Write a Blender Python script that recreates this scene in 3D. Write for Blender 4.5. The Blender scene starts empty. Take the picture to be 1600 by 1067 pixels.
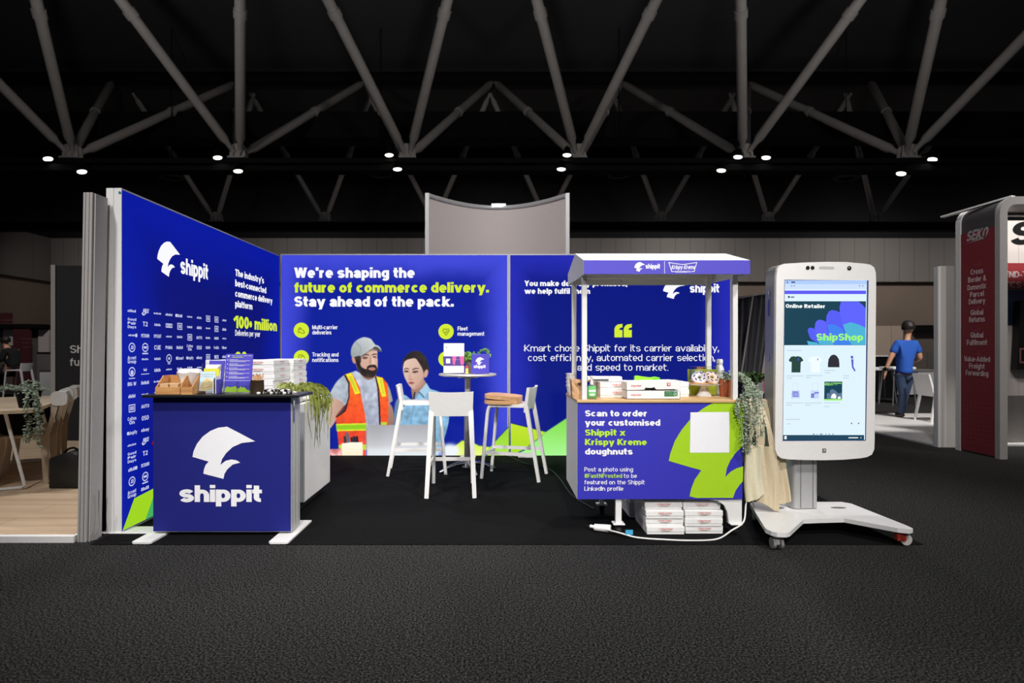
import bpy, bmesh, math, random
import numpy as np
from mathutils import Vector, Matrix, Euler
from mathutils.geometry import delaunay_2d_cdt

C = bpy.context.scene
COL = C.collection
R = math.radians
PI = math.pi

# ------------------------------------------------------------------ camera, world, lights, exposure
F, CX, CY, H = 933.0, 775.0, 544.0, 1.29          # focal length in pixels (1600x1067), vanishing point, eye height
cam_d = bpy.data.cameras.new('camera')
cam = bpy.data.objects.new('camera', cam_d)
COL.objects.link(cam)
cam.location = (0, 0, H)
cam.rotation_euler = (R(90), 0, 0)
cam_d.sensor_width = 36.0
cam_d.lens = F / 1600 * 36.0
cam_d.shift_x = (800 - CX) / 1600
cam_d.shift_y = (CY - 533.5) / 1600
cam_d.clip_end = 200
cam_d.dof.use_dof = True
cam_d.dof.focus_distance = 4.6
cam_d.dof.aperture_fstop = 2.4
C.camera = cam

w = bpy.data.worlds.new('hall_ambient')
C.world = w
w.use_nodes = True
bg = w.node_tree.nodes['Background']
bg.inputs[0].default_value = (0.9, 0.92, 1.0, 1)
bg.inputs[1].default_value = 0.07
C.view_settings.view_transform = 'Standard'
C.view_settings.look = 'None'
C.view_settings.gamma = 1
C.view_settings.exposure = 0.0
try:
    C.view_settings.use_curve_mapping = False
    C.cycles.use_denoising = True
except Exception:
    pass


def spot(loc, aim, power, angle, blend=0.9, rad=0.35, col=(1, 0.97, 0.94)):
    l = bpy.data.lights.new('hall_or_fill_spot', 'SPOT')
    l.energy = power
    l.spot_size = R(angle)
    l.spot_blend = blend
    l.shadow_soft_size = rad
    l.color = col
    o = bpy.data.objects.new('hall_or_fill_spot', l)
    o.location = loc
    d = Vector(aim) - Vector(loc)
    o.rotation_euler = d.to_track_quat('-Z', 'Y').to_euler()
    COL.objects.link(o)
    return o


# high hall floodlights of the truss rows above and behind the camera, aimed at the booth; the last spot is an added fill
spot((-4.0, -1.0, 8.3), (-1.6, 5.0, 0.4), 2000, 44)
spot((4.4, -1.0, 8.3), (1.2, 4.8, 0.4), 2400, 46)
spot((0.2, -8.0, 8.3), (0.0, 4.8, 0.8), 5500, 30)
spot((-3.0, 10.0, 8.3), (-0.9, 5.2, 0.5), 900, 50)
spot((3.2, 10.0, 8.3), (1.1, 5.2, 0.5), 900, 50)
spot((7.5, 1.0, 8.3), (-1.5, 5.0, 0.5), 2200, 24)  # added from the right to brighten the fridge door
# added spots that brighten the neighbouring stands, the banner and the hall behind
spot((-9.0, 4.0, 8.3), (-5.0, 6.0, 0), 1500, 60)
spot((5.5, 1.0, 8.3), (4.4, 7.0, 0), 1100, 44)
spot((7.5, 5.0, 8.3), (7.8, 10.2, 0.3), 4400, 50)
spot((6.0, 9.0, 8.3), (11.0, 16.5, 0.8), 2400, 60)
spot((-9.0, 11.0, 8.3), (-14.5, 18.5, 0.8), 1500, 60)
spot((2.5, 3.0, 8.3), (6.1, 7.4, 1.6), 1000, 34)
spot((0.2, 2.0, 8.2), (0.1, 11.6, 3.0), 3200, 34)  # added front light for the curved banner
for x_ in (-24, -12, 0, 12, 24, 36):
    spot((x_, 33.2, 8.2), (x_, 40.3, 3.0), 900 if x_ > -10 else 420, 150, 1.0)
# added uplights, standing in for bounced light on the near struts
for x_ in (-9.0, 0.0, 9.0):
    spot((x_, 10.5, 7.9), (x_ * 1.15, 19.5, 11.5), 470, 95)


# ------------------------------------------------------------------ materials
def lin(c):
    c = c / 255.0
    return c / 12.92 if c <= 0.04045 else ((c + 0.055) / 1.055) ** 2.4


def rgb(t):
    return (lin(t[0]), lin(t[1]), lin(t[2]), 1.0)


MATS = {}


def mat(name, col, rough=0.5, metal=0.0, var=0.06, scale=30.0, bump=0.0, trans=0.0, spec=0.5, emit=0.0, sheen=0.0):
    """procedural principled material: the colour varies slightly with a noise"""
    if name in MATS:
        return MATS[name]
    m = bpy.data.materials.new(name)
    m.use_nodes = True
    nt = m.node_tree
    p = nt.nodes['Principled BSDF']
    c = rgb(col)
    tc = nt.nodes.new('ShaderNodeTexCoord')
    nz = nt.nodes.new('ShaderNodeTexNoise')
    nz.inputs['Scale'].default_value = scale
    nz.inputs['Detail'].default_value = 3
    nt.links.new(tc.outputs['Object'], nz.inputs['Vector'])
    rp = nt.nodes.new('ShaderNodeValToRGB')
    rp.color_ramp.elements[0].position = 0.3
    rp.color_ramp.elements[1].position = 0.7
    rp.color_ramp.elements[0].color = tuple(x * (1 - var) for x in c[:3]) + (1,)
    rp.color_ramp.elements[1].color = tuple(min(1, x * (1 + var)) for x in c[:3]) + (1,)
    nt.links.new(nz.outputs['Fac'], rp.inputs['Fac'])
    nt.links.new(rp.outputs['Color'], p.inputs['Base Color'])
    p.inputs['Roughness'].default_value = rough
    p.inputs['Metallic'].default_value = metal
    p.inputs['Specular IOR Level'].default_value = spec
    p.inputs['Transmission Weight'].default_value = trans
    if bump:
        b = nt.nodes.new('ShaderNodeBump')
        b.inputs['Strength'].default_value = bump
        b.inputs['Distance'].default_value = 0.01
        nt.links.new(nz.outputs['Fac'], b.inputs['Height'])
        nt.links.new(b.outputs['Normal'], p.inputs['Normal'])
    if emit:
        nt.links.new(rp.outputs['Color'], p.inputs['Emission Color'])
        p.inputs['Emission Strength'].default_value = emit
    MATS[name] = m
    return m


def glow(name, col, strength=1.0):
    """something that gives off light: a backlit print, a screen, a lamp lens"""
    if name in MATS:
        return MATS[name]
    m = bpy.data.materials.new(name)
    m.use_nodes = True
    nt = m.node_tree
    p = nt.nodes['Principled BSDF']
    p.inputs['Base Color'].default_value = (0.01, 0.01, 0.01, 1)
    p.inputs['Roughness'].default_value = 0.8
    p.inputs['Specular IOR Level'].default_value = 0.1
    p.inputs['Emission Color'].default_value = rgb(col)
    p.inputs['Emission Strength'].default_value = strength
    MATS[name] = m
    return m


def lightbox_mat(name, mid, edge, wide, hide_b, tall, reach, bottom=0.5):
    """backlit fabric: LED strips sit along the frame, so its own light is stronger near the rim"""
    m = bpy.data.materials.new(name)
    m.use_nodes = True
    nt = m.node_tree
    p = nt.nodes['Principled BSDF']
    p.inputs['Base Color'].default_value = (0.004, 0.006, 0.03, 1)
    p.inputs['Roughness'].default_value = 0.9
    p.inputs['Specular IOR Level'].default_value = 0.1
    tc = nt.nodes.new('ShaderNodeTexCoord')
    sx = nt.nodes.new('ShaderNodeSeparateXYZ')
    nt.links.new(tc.outputs['Generated'], sx.inputs[0])

    def mth(op, a, b=None):
        n = nt.nodes.new('ShaderNodeMath')
        n.operation = op
        for i, v in enumerate((a, b)):
            if v is None:
                continue
            if isinstance(v, (int, float)):
                n.inputs[i].default_value = v
            else:
                nt.links.new(v, n.inputs[i])
        return n.outputs[0]
    u = sx.outputs[wide]
    v = sx.outputs[2]
    du = mth('MULTIPLY', mth('MINIMUM', u, mth('SUBTRACT', 1.0, u)), hide_b)
    dv = mth('MULTIPLY', mth('SUBTRACT', 1.0, v), tall)
    db = mth('ADD', mth('MULTIPLY', v, tall), bottom)
    d = mth('MINIMUM', mth('MINIMUM', du, dv), db)
    nz = nt.nodes.new('ShaderNodeTexNoise')
    nz.inputs['Scale'].default_value = 2.5
    nt.links.new(tc.outputs['Object'], nz.inputs['Vector'])
    d = mth('ADD', d, mth('MULTIPLY', mth('SUBTRACT', nz.outputs['Fac'], 0.5), reach * 0.4))
    mr = nt.nodes.new('ShaderNodeMapRange')
    mr.interpolation_type = 'SMOOTHSTEP'
    mr.inputs['From Min'].default_value = 0.0
    mr.inputs['From Max'].default_value = reach
    nt.links.new(d, mr.inputs['Value'])
    mx = nt.nodes.new('ShaderNodeMix')
    mx.data_type = 'RGBA'
    mx.inputs['A'].default_value = rgb(edge)
    mx.inputs['B'].default_value = rgb(mid)
    nt.links.new(mr.outputs[0], mx.inputs['Factor'])
    nt.links.new(mx.outputs['Result'], p.inputs['Emission Color'])
    p.inputs['Emission Strength'].default_value = 1.0
    return m


def wood_mat(name, c1, c2, axis=0, scale=6.0, rough=0.5, plank=0.0):
    if name in MATS:
        return MATS[name]
    m = bpy.data.materials.new(name)
    m.use_nodes = True
    nt = m.node_tree
    p = nt.nodes['Principled BSDF']
    p.inputs['Roughness'].default_value = rough
    tc = nt.nodes.new('ShaderNodeTexCoord')
    mp = nt.nodes.new('ShaderNodeMapping')
    s = [scale * 6] * 3
    s[axis] = scale * 0.5
    mp.inputs['Scale'].default_value = s
    nt.links.new(tc.outputs['Object'], mp.inputs['Vector'])
    nz = nt.nodes.new('ShaderNodeTexNoise')
    nz.inputs['Scale'].default_value = 1.0
    nz.inputs['Detail'].default_value = 4
    nt.links.new(mp.outputs[0], nz.inputs['Vector'])
    rp = nt.nodes.new('ShaderNodeValToRGB')
    rp.color_ramp.elements[0].position = 0.35
    rp.color_ramp.elements[1].position = 0.68
    rp.color_ramp.elements[0].color = rgb(c1)
    rp.color_ramp.elements[1].color = rgb(c2)
    nt.links.new(nz.outputs['Fac'], rp.inputs['Fac'])
    last = rp.outputs['Color']
    if plank:
        bt = nt.nodes.new('ShaderNodeTexBrick')
        bt.inputs['Scale'].default_value = 1.0
        bt.inputs['Brick Width'].default_value = 1.4
        bt.inputs['Row Height'].default_value = plank
        bt.inputs['Mortar Size'].default_value = 0.003
        bt.inputs['Color1'].default_value = (1, 1, 1, 1)
        bt.inputs['Color2'].default_value = (0.88, 0.86, 0.84, 1)
        bt.inputs['Mortar'].default_value = (0.45, 0.42, 0.4, 1)
        nt.links.new(tc.outputs['Object'], bt.inputs['Vector'])
        mx = nt.nodes.new('ShaderNodeMix')
        mx.data_type = 'RGBA'
        mx.blend_type = 'MULTIPLY'
        mx.inputs['Factor'].default_value = 1
        nt.links.new(last, mx.inputs['A'])
        nt.links.new(bt.outputs['Color'], mx.inputs['B'])
        last = mx.outputs['Result']
    nt.links.new(last, p.inputs['Base Color'])
    MATS[name] = m
    return m


def carpet_mat(name, lo, hi, scale, bump=0.6):
    m = bpy.data.materials.new(name)
    m.use_nodes = True
    nt = m.node_tree
    p = nt.nodes['Principled BSDF']
    p.inputs['Roughness'].default_value = 0.95
    p.inputs['Specular IOR Level'].default_value = 0.08
    tc = nt.nodes.new('ShaderNodeTexCoord')
    n1 = nt.nodes.new('ShaderNodeTexNoise')
    n1.inputs['Scale'].default_value = scale
    n1.inputs['Detail'].default_value = 4
    n1.inputs['Roughness'].default_value = 0.7
    nt.links.new(tc.outputs['Object'], n1.inputs['Vector'])
    rp = nt.nodes.new('ShaderNodeValToRGB')
    rp.color_ramp.elements[0].position = 0.45
    rp.color_ramp.elements[1].position = 0.68
    rp.color_ramp.elements[0].color = rgb(lo)
    rp.color_ramp.elements[1].color = rgb(hi)
    nt.links.new(n1.outputs['Fac'], rp.inputs['Fac'])
    n2 = nt.nodes.new('ShaderNodeTexNoise')
    n2.inputs['Scale'].default_value = 0.9
    n2.inputs['Detail'].default_value = 3
    nt.links.new(tc.outputs['Object'], n2.inputs['Vector'])
    r2 = nt.nodes.new('ShaderNodeMapRange')
    r2.inputs['To Min'].default_value = 0.8
    r2.inputs['To Max'].default_value = 1.2
    nt.links.new(n2.outputs['Fac'], r2.inputs['Value'])
    mx = nt.nodes.new('ShaderNodeMix')
    mx.data_type = 'RGBA'
    mx.blend_type = 'MULTIPLY'
    mx.inputs['Factor'].default_value = 1
    nt.links.new(rp.outputs['Color'], mx.inputs['A'])
    nt.links.new(r2.outputs[0], mx.inputs['B'])
    nt.links.new(mx.outputs['Result'], p.inputs['Base Color'])
    b = nt.nodes.new('ShaderNodeBump')
    b.inputs['Strength'].default_value = bump
    b.inputs['Distance'].default_value = 0.006
    nt.links.new(n1.outputs['Fac'], b.inputs['Height'])
    nt.links.new(b.outputs['Normal'], p.inputs['Normal'])
    return m


def panel_wall_mat(name, col, width, gap=0.03, axis='X'):
    """wall panels with thin vertical joints"""
    m = bpy.data.materials.new(name)
    m.use_nodes = True
    nt = m.node_tree
    p = nt.nodes['Principled BSDF']
    p.inputs['Roughness'].default_value = 0.85
    tc = nt.nodes.new('ShaderNodeTexCoord')
    sx = nt.nodes.new('ShaderNodeSeparateXYZ')
    nt.links.new(tc.outputs['Object'], sx.inputs[0])
    dv = nt.nodes.new('ShaderNodeMath'); dv.operation = 'DIVIDE'; dv.inputs[1].default_value = width
    nt.links.new(sx.outputs[axis], dv.inputs[0])
    fr = nt.nodes.new('ShaderNodeMath'); fr.operation = 'FRACT'
    nt.links.new(dv.outputs[0], fr.inputs[0])
    lt = nt.nodes.new('ShaderNodeMath'); lt.operation = 'LESS_THAN'; lt.inputs[1].default_value = gap
    nt.links.new(fr.outputs[0], lt.inputs[0])
    mx = nt.nodes.new('ShaderNodeMix'); mx.data_type = 'RGBA'
    c = rgb(col)
    mx.inputs['A'].default_value = c
    mx.inputs['B'].default_value = (c[0] * .55, c[1] * .55, c[2] * .55, 1)
    nt.links.new(lt.outputs[0], mx.inputs['Factor'])
    nt.links.new(mx.outputs['Result'], p.inputs['Base Color'])
    return m


WHITE = mat('white_painted_metal', (226, 225, 224), 0.4, var=0.015)
WHITE_PL = mat('white_plastic', (232, 230, 228), 0.45, var=0.015)
WHITE_CARD = mat('white_card', (232, 231, 230), 0.7, var=0.03, scale=60)
WHITE_MATT = mat('white_laminate', (225, 224, 223), 0.55, var=0.02)
ALU = mat('brushed_aluminium', (176, 176, 178), 0.35, metal=0.85, var=0.04)
ALU_MATT = mat('satin_aluminium', (190, 190, 190), 0.5, metal=0.35, var=0.03)
CHROME = mat('chrome', (205, 205, 208), 0.12, metal=1.0, var=0.02)
BLACK = mat('black_plastic', (18, 18, 19), 0.45, var=0.1)
BLACK_MATT = mat('black_matt', (14, 14, 15), 0.9, var=0.1, spec=0.15)
RUBBER = mat('black_rubber', (20, 20, 20), 0.7)
STEEL_GREY = mat('grey_painted_steel', (196, 190, 184), 0.55, var=0.05, scale=3)
DARK_STEEL = mat('dark_roof_steel', (30, 30, 31), 0.8, spec=0.1)
NAVY = mat('navy_printed_fabric', (27, 32, 116), 0.8, var=0.05, scale=80, spec=0.2)
PURPLE = mat('purple_print', (74, 66, 186), 0.6, var=0.02)
INDIGO = mat('indigo_print', (44, 42, 172), 0.6, var=0.02)
LIME_PRINT = mat('lime_print', (160, 205, 20), 0.6, var=0.02)
WHITE_INK = mat('white_ink', (236, 236, 240), 0.6, var=0.01)
LIME_INK = mat('lime_ink', (178, 222, 50), 0.6, var=0.01)
RED_INK = mat('red_ink', (196, 70, 66), 0.6, var=0.05)
GREEN_INK = mat('green_ink', (50, 92, 66), 0.6, var=0.05)
GREY_INK = mat('grey_ink', (150, 150, 150), 0.6)
G_WHITE = glow('backlit_white_ink', (250, 250, 255), 1.0)
G_LIME = glow('backlit_lime_ink', (214, 236, 46), 1.0)
G_LIMEDARK = glow('backlit_olive_line', (110, 130, 30), 1.0)
BIRCH = wood_mat('birch_plywood', (196, 158, 108), (214, 178, 128), 0, 5)
BAMBOO = wood_mat('bamboo', (182, 128, 78), (208, 156, 100), 0, 8)
PALEWOOD = wood_mat('pale_plywood', (176, 156, 132), (196, 178, 154), 2, 5)


def acrylic(name):
    """thin clear sheet: mostly lets light straight through, with a faint glossy reflection"""
    m = bpy.data.materials.new(name)
    m.use_nodes = True
    nt = m.node_tree
    nt.nodes.clear()
    o = nt.nodes.new('ShaderNodeOutputMaterial')
    mx = nt.nodes.new('ShaderNodeMixShader')
    tr = nt.nodes.new('ShaderNodeBsdfTransparent')
    gl = nt.nodes.new('ShaderNodeBsdfGlossy')
    lw = nt.nodes.new('ShaderNodeLayerWeight')
    mr = nt.nodes.new('ShaderNodeMapRange')
    tr.inputs[0].default_value = (.95, .96, .98, 1)
    gl.inputs['Roughness'].default_value = .06
    lw.inputs['Blend'].default_value = .4
    mr.inputs['To Min'].default_value = .04
    mr.inputs['To Max'].default_value = .5
    nt.links.new(lw.outputs['Fresnel'], mr.inputs['Value'])
    nt.links.new(mr.outputs[0], mx.inputs[0])
    nt.links.new(tr.outputs[0], mx.inputs[1])
    nt.links.new(gl.outputs[0], mx.inputs[2])
    nt.links.new(mx.outputs[0], o.inputs[0])
    return m


GLASSY = acrylic('clear_acrylic')
CANVAS2 = mat('pale_canvas', (214, 206, 178), 0.9, var=0.05, scale=120, bump=0.15)
CANVAS = mat('natural_canvas', (204, 188, 158), 0.9, var=0.06, scale=120, bump=0.15)
TERRACOTTA = mat('terracotta', (178, 100, 66), 0.8, var=0.1)


# ------------------------------------------------------------------ object helpers
WLOC = {}
THINGS = []


def at(px, py, d):
    """the place that lies d metres deep behind pixel (px, py) of the photograph"""
    return Vector(((px - CX) * d / F, d, H - (py - CY) * d / F))


def fx(px, d):
    return (px - CX) * d / F


def fz(py, d):
    return H - (py - CY) * d / F


def tag(o, label=None, cat=None, group=None, kind=None):
    if label: o['label'] = label
    if cat: o['category'] = cat
    if group: o['group'] = group
    if kind: o['kind'] = kind
    return o


def thing(name, loc, label, cat, group=None, rz=0.0):
    o = bpy.data.objects.new(name, None)
    o.empty_display_size = 0.1
    o.location = loc
    o.rotation_euler = (0, 0, rz)
    COL.objects.link(o)
    WLOC[o.name] = Vector(loc)
    return tag(o, label, cat, group)


class MB:
    """collects shapes, then links them as ONE mesh object"""

    def __init__(self):
        self.bm = bmesh.new()

    def box(self, x0, x1, y0, y1, z0, z1, bev=0.0, seg=2, mtx=None):
        vs = [self.bm.verts.new((x, y, z)) for x in (x0, x1) for y in (y0, y1) for z in (z0, z1)]
        fs = [self.bm.faces.new([vs[i] for i in q]) for q in
              ((0, 1, 3, 2), (4, 6, 7, 5), (0, 4, 5, 1), (2, 3, 7, 6), (0, 2, 6, 4), (1, 5, 7, 3))]
        new = list(vs)
        if bev > 0:
            es = list({e for f in fs for e in f.edges})
            r = bmesh.ops.bevel(self.bm, geom=es, offset=bev, segments=seg, profile=0.5, affect='EDGES')
            new = list({v for f in r['faces'] for v in f.verts} | {v for v in vs if v.is_valid})
        if mtx is not None:
            for v in new:
                v.co = mtx @ v.co
        return self

    def tube(self, pts, r, n=10, cap=True, closed=False):
        """a tube along a path; r a number or one number per point"""
        pts = [Vector(p) for p in pts]
        k = len(pts)
        rs = r if isinstance(r, (list, tuple)) else [r] * k
        rings = []
        up = None
        for i, p in enumerate(pts):
            if closed:
                t = pts[(i + 1) % k] - pts[i - 1]
            else:
                t = (pts[min(i + 1, k - 1)] - pts[max(i - 1, 0)])
            t.normalize()
            if up is None:
                a = Vector((0, 0, 1)) if abs(t.z) < 0.9 else Vector((1, 0, 0))
                up = (a - t * a.dot(t)).normalized()
            else:
                up = (up - t * up.dot(t)).normalized()
            s = t.cross(up)
            rings.append([self.bm.verts.new(p + (up * math.cos(2 * PI * j / n) + s * math.sin(2 * PI * j / n)) * rs[i]) for j in range(n)])
        m = k if closed else k - 1
        for i in range(m):
            a, b = rings[i], rings[(i + 1) % k]
            for j in range(n):
                self.bm.faces.new((a[j], a[(j + 1) % n], b[(j + 1) % n], b[j]))
        if cap and not closed:
            self.bm.faces.new(rings[0][::-1])
            self.bm.faces.new(rings[-1])
        return self

    def bar(self, p0, p1, wx, wy, side=None, taper=1.0):
        """a straight rectangular bar between two points"""
        p0, p1 = Vector(p0), Vector(p1)
        t = (p1 - p0).normalized()
        a = Vector(side) if side else (Vector((0, 1, 0)) if abs(t.y) < 0.9 else Vector((1, 0, 0)))
        u = (a - t * a.dot(t)).normalized()
        s = t.cross(u)
        q = []
        for p, f in ((p0, 1.0), (p1, taper)):
            q.append([self.bm.verts.new(p + s * (sx * wx / 2 * f) + u * (sy * wy / 2 * f)) for sx, sy in ((-1, -1), (1, -1), (1, 1), (-1, 1))])
        for j in range(4):
            self.bm.faces.new((q[0][j], q[0][(j + 1) % 4], q[1][(j + 1) % 4], q[1][j]))
        self.bm.faces.new(q[0][::-1])
        self.bm.faces.new(q[1])
        return self

    def lathe(self, prof, c=(0, 0, 0), n=32, mtx=None):
        """turn a profile [(r, z), ...] round the z axis"""
        c = Vector(c)
        rings = []
        for r, z in prof:
            if r <= 1e-6:
                rings.append([self.bm.verts.new(c + Vector((0, 0, z)))])
            else:
                rings.append([self.bm.verts.new(c + Vector((r * math.cos(2 * PI * j / n), r * math.sin(2 * PI * j / n), z))) for j in range(n)])
        for a, b in zip(rings, rings[1:]):
            for j in range(n):
                k = (j + 1) % n
                if len(a) == 1 and len(b) == 1:
                    continue
                if len(a) == 1:
                    self.bm.faces.new((a[0], b[k], b[j]))
                elif len(b) == 1:
                    self.bm.faces.new((a[j], a[k], b[0]))
                else:
                    self.bm.faces.new((a[j], a[k], b[k], b[j]))
        if mtx is not None:
            for q in rings:
                for v in q:
                    v.co = mtx @ v.co
        return self

    def prism(self, poly, o, u, v, depth):
        """a 2D outline in the plane (o, u, v), thickened by the vector depth"""
        o, u, v, depth = Vector(o), Vector(u), Vector(v), Vector(depth)
        a = [self.bm.verts.new(o + u * x + v * y) for x, y in poly]
        if depth.length < 1e-9:
            self.bm.faces.new(a)
            return self
        b = [self.bm.verts.new(p.co + depth) for p in a]
        n = len(a)
        self.bm.faces.new(a[::-1])
        self.bm.faces.new(b)
        for i in range(n):
            self.bm.faces.new((a[i], a[(i + 1) % n], b[(i + 1) % n], b[i]))
        return self

    def quad(self, *p):
        self.bm.faces.new([self.bm.verts.new(Vector(q)) for q in p])
        return self

    def build(self, name, m, parent=None, smooth=False, label=None, shift=True, normals=True):
        bm = self.bm
        if normals:
            bmesh.ops.recalc_face_normals(bm, faces=bm.faces)
        me = bpy.data.meshes.new(name)
        loc = Vector((0, 0, 0))
        if parent is None and shift and bm.verts:
            lo = Vector([min(v.co[i] for v in bm.verts) for i in range(3)])
            hi = Vector([max(v.co[i] for v in bm.verts) for i in range(3)])
            loc = Vector(((lo.x + hi.x) / 2, (lo.y + hi.y) / 2, lo.z))
            for v in bm.verts:
                v.co -= loc
        bm.to_mesh(me)
        bm.free()
        if smooth:
            me.shade_smooth()
            try:
                me.set_sharp_from_angle(angle=R(40))
            except Exception:
                pass
        me.materials.append(m)
        o = bpy.data.objects.new(name, me)
        COL.objects.link(o)
        if parent is not None:
            o.parent = parent
            o.location = -WLOC[parent.name]
            WLOC[o.name] = Vector((0, 0, 0))
        else:
            o.location = loc
            WLOC[o.name] = loc
        if label:
            o['label'] = label
        return o


def copy_tree(o, parent=None):
    c = o.copy()
    COL.objects.link(c)
    c.parent = parent
    for ch in list(o.children):
        copy_tree(ch, c)
    return c


def place(root, loc, rz, label=None, group=None):
    root.location = loc
    root.rotation_euler = (0, 0, rz)
    if label: root['label'] = label
    if group: root['group'] = group
    return root


def arc(cx, cy, rx, ry, a0, a1, n=14):
    return [(cx + rx * math.cos(R(a0 + (a1 - a0) * i / n)), cy + ry * math.sin(R(a0 + (a1 - a0) * i / n))) for i in range(n + 1)]


def rrect(x0, x1, y0, y1, r, n=6):
    p = []
    for cx, cy, a in ((x1 - r, y0 + r, -90), (x1 - r, y1 - r, 0), (x0 + r, y1 - r, 90), (x0 + r, y0 + r, 180)):
        p += arc(cx, cy, r, r, a, a + 90, n)
    return p


def smooth_path(pts, n=6, closed=False):
    """Catmull-Rom through the points"""
    P = [np.array(p, float) for p in pts]
    k = len(P)
    out = []
    for i in range(k if closed else k - 1):
        p0 = P[(i - 1) % k] if closed or i > 0 else P[0]
        p1 = P[i]
        p2 = P[(i + 1) % k]
        p3 = P[(i + 2) % k] if closed or i + 2 < k else P[-1]
        for j in range(n):
            t = j / n
            out.append(tuple(0.5 * (2 * p1 + (p2 - p0) * t + (2 * p0 - 5 * p1 + 4 * p2 - p3) * t * t + (3 * p1 - p0 - 3 * p2 + p3) * t ** 3)))
    if not closed:
        out.append(tuple(P[-1]))
    return out


# ------------------------------------------------------------------ lettering: a drawn grotesque, any weight
XH = 0.74


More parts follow.
